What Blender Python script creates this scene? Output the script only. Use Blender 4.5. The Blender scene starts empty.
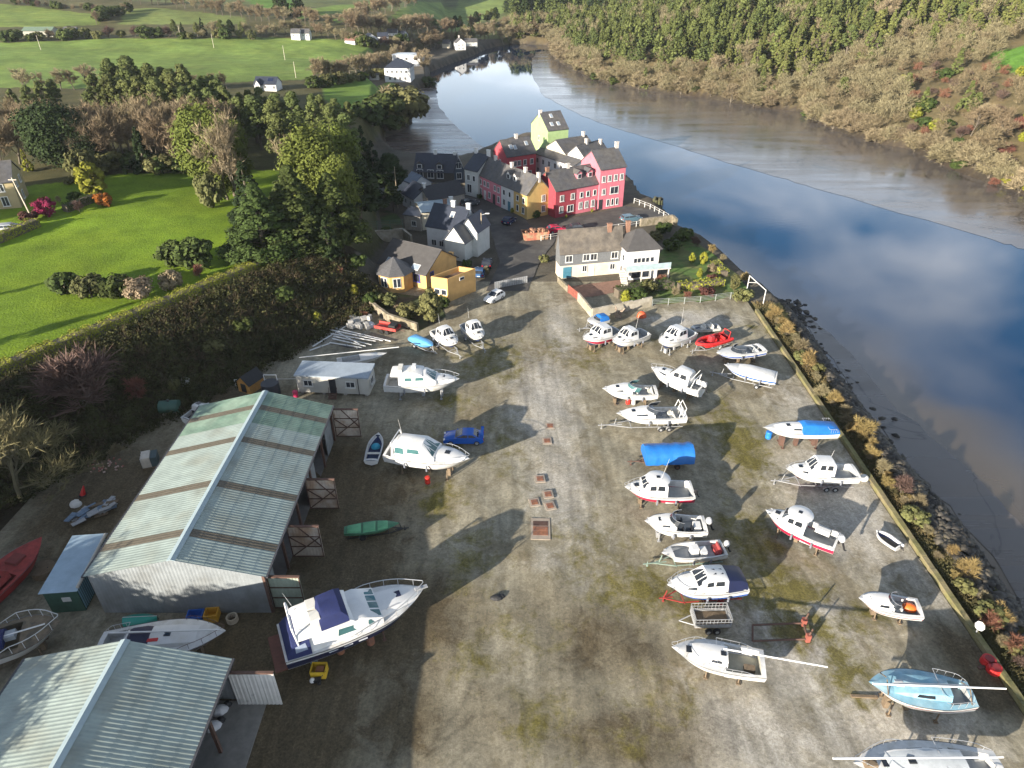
import bpy, math, random
import numpy as np
from mathutils import Vector, Matrix
random.seed(7); RNG = np.random.default_rng(7)
C = bpy.context.scene.collection
SC = bpy.context.scene
R = math.radians
# ---------------------------------------------------------------- camera
CAM_H, FPX, PITCH = 48.0, 683.0, R(32.5)
def P(px, py, z=0.0):
    """where the sight line through a pixel of the photograph meets the level z"""
    u = (px-512)/FPX; v = (py-384)/FPX
    c, s = math.cos(PITCH), math.sin(PITCH)
    d = (u, c-v*s, -s-v*c)
    t = (z-CAM_H)/d[2]
    return (d[0]*t, d[1]*t)
cam = bpy.data.cameras.new('camera'); camo = bpy.data.objects.new('camera', cam); C.objects.link(camo)
camo.location = (0, 0, CAM_H); camo.rotation_euler = (R(90)-PITCH, 0, 0)
cam.sensor_width = 36; cam.lens = 36*FPX/1024; cam.clip_end = 20000; cam.clip_start = 0.5
SC.camera = camo
# ---------------------------------------------------------------- light
SUN_AZ, SUN_EL = R(44), R(14)      # shadows run this far right of straight ahead
sd = Vector((math.sin(SUN_AZ)*math.cos(SUN_EL), math.cos(SUN_AZ)*math.cos(SUN_EL), -math.sin(SUN_EL)))
sl = bpy.data.lights.new('sun', 'SUN'); sl.energy = 5.0; sl.angle = R(0.55); sl.color = (1.0, 0.90, 0.76)
so = bpy.data.objects.new('sun', sl); C.objects.link(so); so.rotation_euler = sd.to_track_quat('-Z', 'Y').to_euler()
so.location = (-40, -40, 60)
def world():
    w = bpy.data.worlds.new('World'); SC.world = w; w.use_nodes = True
    nt = w.node_tree; nt.nodes.clear(); N = nt.nodes.new; Lk = nt.links.new
    out = N('ShaderNodeOutputWorld'); bg = N('ShaderNodeBackground'); bg.inputs['Strength'].default_value = 0.066
    sky = N('ShaderNodeTexSky'); sky.sky_type = 'NISHITA'; sky.sun_disc = False
    sky.sun_elevation = SUN_EL; sky.sun_rotation = SUN_AZ+math.pi
    sky.altitude = 50; sky.air_density = 1.0; sky.dust_density = 0.6; sky.ozone_density = 2.5
    tc = N('ShaderNodeTexCoord'); sep = N('ShaderNodeSeparateXYZ'); Lk(tc.outputs['Generated'], sep.inputs[0])
    mx = N('ShaderNodeMath'); mx.operation = 'MAXIMUM'; Lk(sep.outputs['Z'], mx.inputs[0]); mx.inputs[1].default_value = 0.0
    ad = N('ShaderNodeMath'); ad.operation = 'ADD'; Lk(mx.outputs[0], ad.inputs[0]); ad.inputs[1].default_value = 0.16
    dx = N('ShaderNodeMath'); dx.operation = 'DIVIDE'; Lk(sep.outputs['X'], dx.inputs[0]); Lk(ad.outputs[0], dx.inputs[1])
    dy = N('ShaderNodeMath'); dy.operation = 'DIVIDE'; Lk(sep.outputs['Y'], dy.inputs[0]); Lk(ad.outputs[0], dy.inputs[1])
    cb = N('ShaderNodeCombineXYZ'); Lk(dx.outputs[0], cb.inputs[0]); Lk(dy.outputs[0], cb.inputs[1]); cb.inputs[2].default_value = 3.7
    no = N('ShaderNodeTexNoise'); no.inputs['Scale'].default_value = 0.95; no.inputs['Detail'].default_value = 5; no.inputs['Roughness'].default_value = 0.5
    no.inputs['Distortion'].default_value = 0.4
    Lk(cb.outputs[0], no.inputs['Vector'])
    rp = N('ShaderNodeValToRGB'); rp.color_ramp.elements[0].position = 0.44; rp.color_ramp.elements[1].position = 0.60
    Lk(no.outputs['Fac'], rp.inputs[0])
    # haze-white low sky, more cloud there
    lo = N('ShaderNodeMapRange'); lo.inputs['From Min'].default_value = 0.06; lo.inputs['From Max'].default_value = 0.30
    lo.inputs['To Min'].default_value = 0.85; lo.inputs['To Max'].default_value = 0.0; Lk(sep.outputs['Z'], lo.inputs['Value'])
    m2 = N('ShaderNodeMath'); m2.operation = 'MULTIPLY'; Lk(rp.outputs[0], m2.inputs[0]); m2.inputs[1].default_value = 0.8
    m3 = N('ShaderNodeMath'); m3.operation = 'MAXIMUM'; Lk(m2.outputs[0], m3.inputs[0])
    m4 = N('ShaderNodeMath'); m4.operation = 'MULTIPLY'; Lk(lo.outputs[0], m4.inputs[0]); m4.inputs[1].default_value = 0.85; Lk(m4.outputs[0], m3.inputs[1])
    mix = N('ShaderNodeMix'); mix.data_type = 'RGBA'; Lk(m3.outputs[0], mix.inputs['Factor'])
    hs = N('ShaderNodeHueSaturation'); hs.inputs['Saturation'].default_value = 1.22; hs.inputs['Value'].default_value = 1.0; Lk(sky.outputs[0], hs.inputs['Color']); Lk(hs.outputs[0], mix.inputs['A'])
    # clouds: bright low down, thinner and dimmer overhead
    cz = N('ShaderNodeMapRange'); cz.inputs['From Min'].default_value = 0.12; cz.inputs['From Max'].default_value = 0.65; cz.inputs['To Min'].default_value = 1.4; cz.inputs['To Max'].default_value = 0.2; Lk(sep.outputs['Z'], cz.inputs['Value'])
    cs = N('ShaderNodeVectorMath'); cs.operation = 'SCALE'; cs.inputs[0].default_value = (10.5, 11.0, 11.8); Lk(cz.outputs[0], cs.inputs['Scale']); Lk(cs.outputs[0], mix.inputs['B'])
    Lk(mix.outputs['Result'], bg.inputs['Color']); Lk(bg.outputs[0], out.inputs['Surface'])
world()
vs = SC.view_settings; vs.view_transform = 'Standard'; vs.look = 'None'; vs.exposure = 1.55; vs.gamma = 1; vs.use_curve_mapping = False
SC.render.engine = 'CYCLES'; SC.cycles.use_denoising = True; SC.cycles.max_bounces = 5; SC.cycles.diffuse_bounces = 2; SC.cycles.glossy_bounces = 3
SC.cycles.transmission_bounces = 3; SC.cycles.transparent_max_bounces = 6
SC.cycles.caustics_reflective = False; SC.cycles.caustics_refractive = False
# ---------------------------------------------------------------- materials
MATS = {}
def mat(name, col, rough=0.6, var=0.18, scale=1.5, bump=0.0, bscale=30.0, metal=0.0, col2=None, spec=0.5, rnd=0.0, thr=None, coord='Object', tint=None):
    """plain procedural surface: colour broken up by two noises, optional second colour in patches, optional per-object variation"""
    if name in MATS: return MATS[name]
    m = bpy.data.materials.new(name); m.use_nodes = True; nt = m.node_tree; N = nt.nodes.new; Lk = nt.links.new
    b = nt.nodes['Principled BSDF']; b.inputs['Roughness'].default_value = rough; b.inputs['Metallic'].default_value = metal
    b.inputs['Specular IOR Level'].default_value = spec
    if coord == 'World':
        g = N('ShaderNodeNewGeometry'); co = g.outputs['Position']
    else:
        g = N('ShaderNodeTexCoord'); co = g.outputs['Object']
    n1 = N('ShaderNodeTexNoise'); n1.inputs['Scale'].default_value = scale; n1.inputs['Detail'].default_value = 6; n1.inputs['Roughness'].default_value = 0.65
    Lk(co, n1.inputs['Vector'])
    mr = N('ShaderNodeMapRange'); mr.inputs['From Min'].default_value = 0.3; mr.inputs['From Max'].default_value = 0.7
    mr.inputs['To Min'].default_value = 1-var; mr.inputs['To Max'].default_value = 1+var; Lk(n1.outputs['Fac'], mr.inputs['Value'])
    mul = N('ShaderNodeVectorMath'); mul.operation = 'SCALE'
    c = (*col, 1)
    if col2 is not None:
        n2 = N('ShaderNodeTexNoise'); n2.inputs['Scale'].default_value = scale*0.45; n2.inputs['Detail'].default_value = 5; Lk(co, n2.inputs['Vector'])
        rr = N('ShaderNodeMapRange'); a0 = thr if thr is not None else 0.5
        rr.inputs['From Min'].default_value = a0-0.07; rr.inputs['From Max'].default_value = a0+0.09; Lk(n2.outputs['Fac'], rr.inputs['Value'])
        mx = N('ShaderNodeMix'); mx.data_type = 'RGBA'; Lk(rr.outputs[0], mx.inputs['Factor'])
        mx.inputs['A'].default_value = c; mx.inputs['B'].default_value = (*col2, 1); Lk(mx.outputs['Result'], mul.inputs[0])
    else:
        mul.inputs[0].default_value = col
    Lk(mr.outputs[0], mul.inputs['Scale']); cur = mul.outputs[0]
    if rnd:
        oi = N('ShaderNodeObjectInfo'); hs = N('ShaderNodeHueSaturation')
        h = N('ShaderNodeMapRange'); h.inputs['To Min'].default_value = 0.5-rnd*0.035; h.inputs['To Max'].default_value = 0.5+rnd*0.05; Lk(oi.outputs['Random'], h.inputs['Value'])
        mm = N('ShaderNodeMath'); mm.operation = 'MULTIPLY'; Lk(oi.outputs['Random'], mm.inputs[0]); mm.inputs[1].default_value = 7.31
        fr = N('ShaderNodeMath'); fr.operation = 'FRACT'; Lk(mm.outputs[0], fr.inputs[0])
        v = N('ShaderNodeMapRange'); v.inputs['To Min'].default_value = 1-rnd*0.55; v.inputs['To Max'].default_value = 1+rnd*0.6; Lk(fr.outputs[0], v.inputs['Value'])
        Lk(h.outputs[0], hs.inputs['Hue']); Lk(v.outputs[0], hs.inputs['Value']); Lk(cur, hs.inputs['Color']); cur = hs.outputs[0]
    Lk(cur, b.inputs['Base Color'])
    if bump:
        n3 = N('ShaderNodeTexNoise'); n3.inputs['Scale'].default_value = bscale; n3.inputs['Detail'].default_value = 4; Lk(co, n3.inputs['Vector'])
        bp = N('ShaderNodeBump'); bp.inputs['Strength'].default_value = bump; bp.inputs['Distance'].default_value = 0.05; Lk(n3.outputs['Fac'], bp.inputs['Height']); Lk(bp.outputs[0], b.inputs['Normal'])
    MATS[name] = m; return m
def glass(name='dark_glass', col=(0.02, 0.03, 0.035), rough=0.06): return mat(name, col, rough, var=0.3, scale=2, spec=0.6)
# ---------------------------------------------------------------- mesh builder
class MB:
    def __init__(s): s.v = []; s.f = []; s.m = []
    def add(s, vs, fs, m=0):
        o = len(s.v); s.v += [tuple(p) for p in vs]; s.f += [tuple(i+o for i in f) for f in fs]
        s.m += ([m]*len(fs) if isinstance(m, int) else list(m)); return s
    def hexa(s, p, m=0):  # 8 points: bottom loop of four, top loop of four
        return s.add(p, [(3,2,1,0),(4,5,6,7),(0,1,5,4),(1,2,6,5),(2,3,7,6),(3,0,4,7)], m)
    def box(s, cx, cy, cz, sx, sy, sz, rz=0.0, m=0, top=1.0):
        c, n = math.cos(rz), math.sin(rz); pts = []
        for k, dz in ((1.0, -sz/2), (top, sz/2)):
            for dx, dy in ((-1,-1),(1,-1),(1,1),(-1,1)):
                x, y = dx*sx/2*k, dy*sy/2*k
                pts.append((cx+x*c-y*n, cy+x*n+y*c, cz+dz))
        return s.hexa(pts, m)
    def tube(s, p, q, r0, r1=None, n=6, m=0, cap=True):
        r1 = r0 if r1 is None else r1
        p = Vector(p); q = Vector(q); d = q-p
        if d.length < 1e-6: return s
        d.normalize(); a = d.orthogonal().normalized(); b = d.cross(a); vs = []
        for c, r in ((p, r0), (q, r1)):
            for i in range(n):
                t = 2*math.pi*i/n; vs.append(c+(a*math.cos(t)+b*math.sin(t))*r)
        fs = [(i, (i+1) % n, n+(i+1) % n, n+i) for i in range(n)]
        if cap: fs += [tuple(range(n-1, -1, -1)), tuple(range(n, 2*n))]
        return s.add(vs, fs, m)
    def path(s, pts, r, n=5, m=0):
        for a, b in zip(pts[:-1], pts[1:]): s.tube(a, b, r, r, n, m)
        return s
    def loft(s, rings, m=0, closed=True, caps=(False, False), flip=False):
        n = len(rings[0]); vs = [p for r in rings for p in r]; fs = []; ms = []
        for j in range(len(rings)-1):
            for i in range(n if closed else n-1):
                k = (i+1) % n; q = (j*n+i, j*n+k, (j+1)*n+k, (j+1)*n+i)
                fs.append(q[::-1] if flip else q); ms.append(m[i] if isinstance(m, (list, tuple)) else m)
        m0 = m if isinstance(m, int) else m[-1]
        if caps[0]: fs.append(tuple(range(n))[::-1] if not flip else tuple(range(n))); ms.append(m0)
        if caps[1]:
            t = tuple(range((len(rings)-1)*n, len(rings)*n)); fs.append(t if not flip else t[::-1]); ms.append(m0)
        return s.add(vs, fs, ms)
    def prism(s, poly, z0, z1, m=0):
        n = len(poly); return s.loft([[(x, y, z0) for x, y in poly], [(x, y, z1) for x, y in poly]], m, True, (True, True))
    def slab(s, q, t, m=0):  # quad thickened along its normal
        q = [Vector(p) for p in q]; nrm = (q[1]-q[0]).cross(q[3]-q[0]); nrm = nrm.normalized()*t if nrm.length > 1e-9 else Vector((0, 0, t))
        return s.hexa([*q, *[p+nrm for p in q]], m)
    def dome(s, c, rx, ry, rz, nu=10, nv=5, m=0, low=0.0):
        rings = []
        for j in range(nv+1):
            a = low+(math.pi/2-low)*j/nv; k = max(math.cos(a), 0.02)
            rings.append([(c[0]+rx*k*math.cos(2*math.pi*i/nu), c[1]+ry*k*math.sin(2*math.pi*i/nu), c[2]+rz*math.sin(a)) for i in range(nu)])
        return s.loft(rings, m, True, (True, True))
    def build(s, name, mats, parent=None, smooth=None, loc=None):
        me = bpy.data.meshes.new(name); me.from_pydata(s.v, [], s.f)
        for m in (mats if isinstance(mats, (list, tuple)) else [mats]): me.materials.append(m)
        if len(me.polygons) == len(s.m): me.polygons.foreach_set('material_index', s.m)
        me.validate(); me.update()
        if smooth is not None:
            me.polygons.foreach_set('use_smooth', [True]*len(me.polygons)); me.set_sharp_from_angle(angle=R(smooth))
        o = bpy.data.objects.new(name, me); C.objects.link(o)
        if parent is not None: o.parent = parent
        if loc is not None: o.location = loc
        return o
def tag(o, label=None, cat=None, group=None, kind=None):
    if label: o['label'] = label
    if cat: o['category'] = cat
    if group: o['group'] = group
    if kind: o['kind'] = kind
    return o
def thing(name, label, cat, loc, rz=0.0, group=None):
    o = bpy.data.objects.new(name, None); C.objects.link(o); o.location = loc; o.rotation_euler = (0, 0, rz)
    o.empty_display_size = 0.3
    return tag(o, label, cat, group)
def structure(name, mb, mats, smooth=None):
    return tag(mb.build(name, mats, smooth=smooth), kind='structure')
def dup(root, loc, rz, label=None, group=None, scale=None):
    r = root.copy(); C.objects.link(r); r.location = loc; r.rotation_euler = (0, 0, rz)
    if scale is not None: r.scale = scale if isinstance(scale, tuple) else (scale,)*3
    if label: r['label'] = label
    if group: r['group'] = group
    for ch in list(root.children):
        c = ch.copy(); C.objects.link(c); c.parent = r
        for g in ch.children:
            d = g.copy(); C.objects.link(d); d.parent = c
    return r
def np_mesh(name, verts, faces, mats, attrs=None, smooth=False):
    """fast mesh from arrays; faces (n,3) or (n,4)"""
    me = bpy.data.meshes.new(name); k = faces.shape[1]
    me.vertices.add(len(verts)); me.vertices.foreach_set('co', np.ascontiguousarray(verts, dtype=np.float32).ravel())
    me.loops.add(faces.size); me.loops.foreach_set('vertex_index', np.ascontiguousarray(faces, dtype=np.int32).ravel())
    me.polygons.add(len(faces)); me.polygons.foreach_set('loop_start', np.arange(0, faces.size, k, dtype=np.int32))
    me.polygons.foreach_set('loop_total', np.full(len(faces), k, dtype=np.int32))
    for m in mats: me.materials.append(m)
    me.update(calc_edges=True)
    if smooth: me.polygons.foreach_set('use_smooth', np.ones(len(faces), dtype=bool))
    for an, (ty, arr) in (attrs or {}).items():
        a = me.attributes.new(an, ty, 'POINT')
        if ty == 'FLOAT': a.data.foreach_set('value', np.ascontiguousarray(arr, dtype=np.float32).ravel())
        else: a.data.foreach_set('color', np.ascontiguousarray(arr, dtype=np.float32).ravel())
    return me
# ---------------------------------------------------------------- lie of the land
def seg_dist(px, py, poly, closed=False):
    """distance to a polyline, and the sign of the side (left of travel positive)"""
    pts = list(poly)+([poly[0]] if closed else [])
    best = np.full(px.shape, 1e9); side = np.zeros(px.shape); along = np.zeros(px.shape)
    for (x0, y0), (x1, y1) in zip(pts[:-1], pts[1:]):
        dx, dy = x1-x0, y1-y0; L2 = dx*dx+dy*dy
        t = np.clip(((px-x0)*dx+(py-y0)*dy)/L2, 0, 1)
        d = np.hypot(px-x0-t*dx, py-y0-t*dy); s = np.sign(dx*(py-y0)-dy*(px-x0))
        u = d < best-1e-9; best = np.where(u, d, best); side = np.where(u, s, side)
    return best, side
def inside(px, py, poly):
    r = np.zeros(px.shape, bool); n = len(poly)
    for i in range(n):
        (x0, y0), (x1, y1) = poly[i], poly[(i+1) % n]
        if y0 == y1: continue
        c = ((y0 > py) != (y1 > py)) & (px < (x1-x0)*(py-y0)/(y1-y0)+x0); r ^= c
    return r
def ss(x): x = np.clip(x, 0, 1); return x*x*(3-2*x)
WZ = -3.5
def W(l, z=WZ): return [P(a, b, z) for a, b in l]
LEFT_SHORE = [(46.5, -40), (47, 20)] + W([(1024,603),(993,556),(955,511),(918,473),(880,423),(850,385),(826,350),(800,318),(778,297),(757,283),(735,262),(715,247),(690,236),(676,222),(668,210),(650,203),
     (634,190),(625,182),(600,163),(575,150),(560,143),(540,140),(520,143),(495,152),(470,163),(450,168),(425,165),(400,160),(388,150),(384,138),(403,131),(412,124),(414,110),(408,98),(420,89),(432,84),(430,72),(455,62),(472,56),(484,50),(498,46),(512,44)])
RIGHT_SHORE = W([(545,44.5),(556,50),(553,56),(560,62),(580,74),(605,84),(640,90),(700,98),(760,108),(795,112),(830,130),(880,145),(905,149),(930,162),(970,178),(1024,196),(1150,240)]) + [(150,120), (150, -40)]
RIVER = LEFT_SHORE+RIGHT_SHORE
HILL_EDGE = [(-110,-20),(-84,26),(-58,66),(-31.5,106),(-30,125),(-36,150),(-41,172),(-45,200),(-46,230),(-52,270),(-62,300),(-75,330),(-70,380),(-55,420),(-45,470),(-60,640)]
BANK_W = 13.0
def height(x, y, noise=True):
    x = np.asarray(x, float); y = np.asarray(y, float)
    d, s = seg_dist(x, y, HILL_EDGE); d = d*s
    z = 6.4*ss((d+BANK_W*np.where(y > 110, 0.45, 1.0))/(BANK_W*np.where(y > 110, 0.45, 1.0)-1.0)) + 0.055*np.clip(d, 0, 60) + 0.03*np.clip(d-60, 0, 400)
    z = z + np.where(d > -5, 0.05*np.clip(y-330, 0, 170)*ss((d+5)/30), 0) + 0.035*np.clip(y-500, 0, 3000)*ss((y-500)/60)
    dr, _ = seg_dist(x, y, RIGHT_SHORE)
    inr = inside(x, y, RIVER)
    right = (x > 0.42*y*0+20) & (~inr) & (dr < 1e8)
    mid = np.interp(y, [0, 100, 130, 150, 260, 400, 480], [95, 95, 80, 75, 55, 10, 0])
    rt = (x > mid) & ~inr
    hr = -1.6+0.30*np.clip(dr-1, 0, 80)+0.12*np.clip(dr-93, 0, 300)
    z = np.where(rt & (y < 480), hr, z)
    z = np.where(rt & (y >= 480), np.maximum(z, hr*0.6), z)
    if noise:
        far = np.clip((np.hypot(x, y)-60)/100, 0, 1)
        z = z+far*0.5*(np.sin(x*0.06+1.3)*np.sin(y*0.047)+0.4*np.sin(x*0.19)*np.cos(y*0.16+.4))*ss((z-2)/5)
    # river bed and its banks
    dl, _ = seg_dist(x, y, RIVER, True)
    bank = np.where(x > 30, 5.5, 2.2)
    out = WZ-0.5+(z-WZ+0.5)*ss((dl+0.4)/bank)
    z = np.where(inr, WZ-0.4-1.6*ss(dl/8), np.minimum(z, out))
    return z
def gz(x, y): return float(height(np.array([x]), np.array([y]))[0])
def land(px, py, z0=8.0):
    """the point of the ground seen through a pixel"""
    lo = None; u = (px-512)/FPX; v = (py-384)/FPX; c, s = math.cos(PITCH), math.sin(PITCH)
    d = np.array([u, c-v*s, -s-v*c]); t = np.linspace(20, 900, 1800)/max(d[1], 0.2)
    X, Y, Z = d[0]*t, d[1]*t, CAM_H+d[2]*t; h = height(X, Y)
    i = np.argmax(Z < h)
    if i == 0: i = len(t)-1
    a, b = Z[i-1]-h[i-1], Z[i]-h[i]; k = a/(a-b+1e-9)
    return float(X[i-1]+(X[i]-X[i-1])*k), float(Y[i-1]+(Y[i]-Y[i-1])*k), float(h[i-1]+(h[i]-h[i-1])*k)
# ---- colour zones of the ground
LAWN = [(-200,60),(-58.5,66.5),(-31.5,107),(-30,122),(-36,150),(-52,152),(-66,148),(-80,142),(-100,126),(-200,114)]
def poly_land(l): return [land(a, b)[:2] for a, b in l]
FIELDS = [  # outline through the photograph, laid on the slope; colour
    ([(-60,90),(-60,50),(0,43),(110,38),(200,39),(256,37),(350,41),(372,50),(372,56),(330,70),(300,80),(240,82),(110,88)], (0.155,0.225,0.05)),
    ([(325,84),(390,81),(398,88),(395,112),(345,112),(322,98)], (0.13,0.215,0.035)),
    ([(-60,28),(-60,0),(40,7),(100,14),(100,25),(30,27)], (0.15,0.205,0.045)),
    ([(125,9),(160,8),(245,17),(245,24),(120,25)], (0.14,0.175,0.05)),
    ([(300,10),(372,2),(372,11),(330,14),(296,20)], (0.15,0.225,0.05)),
    ([(330,20),(355,14),(360,18),(340,23)], (0.15,0.225,0.05)),
    ([(385,22),(420,1),(505,-14),(505,12),(470,26),(400,27)], (0.16,0.22,0.06)),
    ([(505,-30),(560,-30),(690,-30),(690,-2),(560,2),(508,2)], (0.12,0.18,0.05)),
    ([(230,-6),(300,-20),(300,8),(260,8)], (0.09,0.17,0.03)),
    ([(988,53),(1100,40),(1100,75),(1000,71)], (0.085,0.19,0.03))]
def make_land():
    th = np.tan(np.radians(np.linspace(-62, 62, 420)))
    r = np.concatenate([np.linspace(2, 22, 12), np.geomspace(23, 640, 520), np.geomspace(680, 9000, 22)])
    TH, RR = np.meshgrid(th, r); X = TH*RR*0.9; Y = RR.copy()
    X = X.ravel(); Y = Y.ravel(); Z = height(X, Y)
    Z = np.where(Y > 900, np.minimum(Z, 30+0*Z), Z)
    # the yard and the village lie on their own sheets
    flat = np.abs(Z) < 0.02
    Z = np.where(flat & (Y < 107.5), -0.3, np.where(flat, -0.06, Z))
    col = np.zeros((len(X), 4)); col[:] = (0.10, 0.085, 0.05, 1)
    col[:, :3] = (0.085, 0.082, 0.035)
    d, s = seg_dist(X, Y, HILL_EDGE); d = d*s
    bank = (d < 0.5) & (d > -17) & (Y < 112); col[bank, :3] = (0.035, 0.028, 0.016)
    lawn = inside(X, Y, LAWN); col[lawn, :3] = (0.13, 0.205, 0.016)
    low = (d <= -5) & (X < 60); col[low & (Y > 100), :3] = (0.10, 0.09, 0.07)
    right = X > np.interp(Y, [0, 100, 130, 150, 260, 400, 480], [95, 95, 80, 75, 55, 10, 0])
    col[right, :3] = (0.115, 0.095, 0.05)
    far = (Y > 480) & ~right; col[far, :3] = (0.10, 0.12, 0.045)
    for o, c in FIELDS:
        k = inside(X, Y, poly_land(o)); col[k, :3] = c
    dl, _ = seg_dist(X, Y, RIVER, True); inr = inside(X, Y, RIVER)
    rock = (dl < 6.2) & (Z < -0.35) & (X > 30) & (Y < 130); col[rock, :3] = (0.028, 0.025, 0.02)
    col[(Z < -1.6) & ~rock, :3] = (0.05, 0.042, 0.032)
    col[inr, :3] = (0.10, 0.085, 0.06)
    n = len(th); i = np.arange(len(r)-1)[:, None]*n+np.arange(n-1)[None, :]
    F = np.stack([i, i+1, i+n+1, i+n], -1).reshape(-1, 4)
    m = bpy.data.materials.new('ground'); m.use_nodes = True; nt = m.node_tree; N = nt.nodes.new; Lk = nt.links.new
    b = nt.nodes['Principled BSDF']; b.inputs['Roughness'].default_value = 0.95; b.inputs['Specular IOR Level'].default_value = 0.15
    at = N('ShaderNodeAttribute'); at.attribute_name = 'zone'; g = N('ShaderNodeNewGeometry')
    cur = at.outputs['Color']
    for sc, a, de in ((0.035, 0.26, 3), (0.22, 0.24, 6), (2.4, 0.22, 6)):
        no = N('ShaderNodeTexNoise'); no.inputs['Scale'].default_value = sc; no.inputs['Detail'].default_value = de; no.inputs['Roughness'].default_value = 0.65; Lk(g.outputs['Position'], no.inputs['Vector'])
        mr = N('ShaderNodeMapRange'); mr.inputs['From Min'].default_value = 0.3; mr.inputs['From Max'].default_value = 0.7
        mr.inputs['To Min'].default_value = 1-a; mr.inputs['To Max'].default_value = 1+a; Lk(no.outputs['Fac'], mr.inputs['Value'])
        v = N('ShaderNodeVectorMath'); v.operation = 'SCALE'; Lk(cur, v.inputs[0]); Lk(mr.outputs[0], v.inputs['Scale']); cur = v.outputs[0]
    # yellowish worn streaks in the grass
    no = N('ShaderNodeTexNoise'); no.inputs['Scale'].default_value = 0.11; no.inputs['Detail'].default_value = 7; Lk(g.outputs['Position'], no.inputs['Vector'])
    mr = N('ShaderNodeMapRange'); mr.inputs['From Min'].default_value = 0.45; mr.inputs['From Max'].default_value = 0.75; mr.inputs['To Max'].default_value = 0.25; Lk(no.outputs['Fac'], mr.inputs['Value'])
    v2 = N('ShaderNodeVectorMath'); v2.operation = 'MULTIPLY'; Lk(cur, v2.inputs[0]); v2.inputs[1].default_value = (1.6, 1.1, 0.9)
    mx = N('ShaderNodeMix'); mx.data_type = 'RGBA'; Lk(mr.outputs[0], mx.inputs['Factor']); Lk(cur, mx.inputs['A']); Lk(v2.outputs[0], mx.inputs['B'])
    Lk(mx.outputs['Result'], b.inputs['Base Color'])
    n3 = N('ShaderNodeTexNoise'); n3.inputs['Scale'].default_value = 4.0; n3.inputs['Detail'].default_value = 6; Lk(g.outputs['Position'], n3.inputs['Vector'])
    bp = N('ShaderNodeBump'); bp.inputs['Strength'].default_value = 0.4; bp.inputs['Distance'].default_value = 0.2; Lk(n3.outputs['Fac'], bp.inputs['Height']); Lk(bp.outputs[0], b.inputs['Normal'])
    me = np_mesh('ground', np.stack([X, Y, Z], 1), F, [m], {'zone': ('FLOAT_COLOR', col)}, smooth=True)
    o = bpy.data.objects.new('ground', me); C.objects.link(o); o['kind'] = 'structure'
make_land()
# ---------------------------------------------------------------- water
def make_water():
    xs = np.concatenate([np.arange(-70, 130, 2.0), np.arange(130, 320, 8.0)]); ys = np.concatenate([np.arange(-40, 200, 2.0), np.arange(200, 520, 5.0)])
    X, Y = np.meshgrid(xs, ys); n = len(xs); X = X.ravel(); Y = Y.ravel()
    dn, _ = seg_dist(X, Y, LEFT_SHORE[:17])
    wob = 1.5*np.sin(Y*0.21)+1.0*np.sin(Y*0.53+1)
    sh = 1-ss((dn-7-wob)/np.where(Y < 75, 11, 8)); sh = sh*np.interp(Y, [-40, 75, 105], [1, 1, 0.15])
    m = bpy.data.materials.new('river_water'); m.use_nodes = True; nt = m.node_tree; N = nt.nodes.new; Lk = nt.links.new
    b = nt.nodes['Principled BSDF']; b.inputs['Roughness'].default_value = 0.03; b.inputs['IOR'].default_value = 1.75
    at = N('ShaderNodeAttribute'); at.attribute_name = 'shallow'
    mx = N('ShaderNodeMix'); mx.data_type = 'RGBA'; Lk(at.outputs['Fac'], mx.inputs['Factor'])
    mx.inputs['A'].default_value = (0.004, 0.018, 0.05, 1); mx.inputs['B'].default_value = (0.06, 0.045, 0.028, 1); Lk(mx.outputs['Result'], b.inputs['Base Color'])
    g = N('ShaderNodeNewGeometry'); mp = N('ShaderNodeMapping'); mp.inputs['Scale'].default_value = (0.6, 1.6, 1); Lk(g.outputs['Position'], mp.inputs['Vector'])
    no = N('ShaderNodeTexNoise'); no.inputs['Scale'].default_value = 0.9; no.inputs['Detail'].default_value = 4; Lk(mp.outputs[0], no.inputs['Vector'])
    n2 = N('ShaderNodeTexNoise'); n2.inputs['Scale'].default_value = 0.03; n2.inputs['Detail'].default_value = 2; Lk(g.outputs['Position'], n2.inputs['Vector'])
    mr = N('ShaderNodeMapRange'); mr.inputs['From Min'].default_value = 0.42; mr.inputs['From Max'].default_value = 0.66; mr.inputs['To Min'].default_value = 0.01; mr.inputs['To Max'].default_value = 0.06; Lk(n2.outputs['Fac'], mr.inputs['Value'])
    bp = N('ShaderNodeBump'); bp.inputs['Distance'].default_value = 0.1; Lk(mr.outputs[0], bp.inputs['Strength']); Lk(no.outputs['Fac'], bp.inputs['Height']); Lk(bp.outputs[0], b.inputs['Normal'])
    i = np.arange(len(ys)-1)[:, None]*n+np.arange(n-1)[None, :]
    F = np.stack([i, i+1, i+n+1, i+n], -1).reshape(-1, 4)
    me = np_mesh('river', np.stack([X, Y, np.full(len(X), WZ)], 1), F, [m], {'shallow': ('FLOAT', sh)}, smooth=True)
    o = bpy.data.objects.new('river', me); C.objects.link(o); o['kind'] = 'structure'
make_water()
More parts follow.
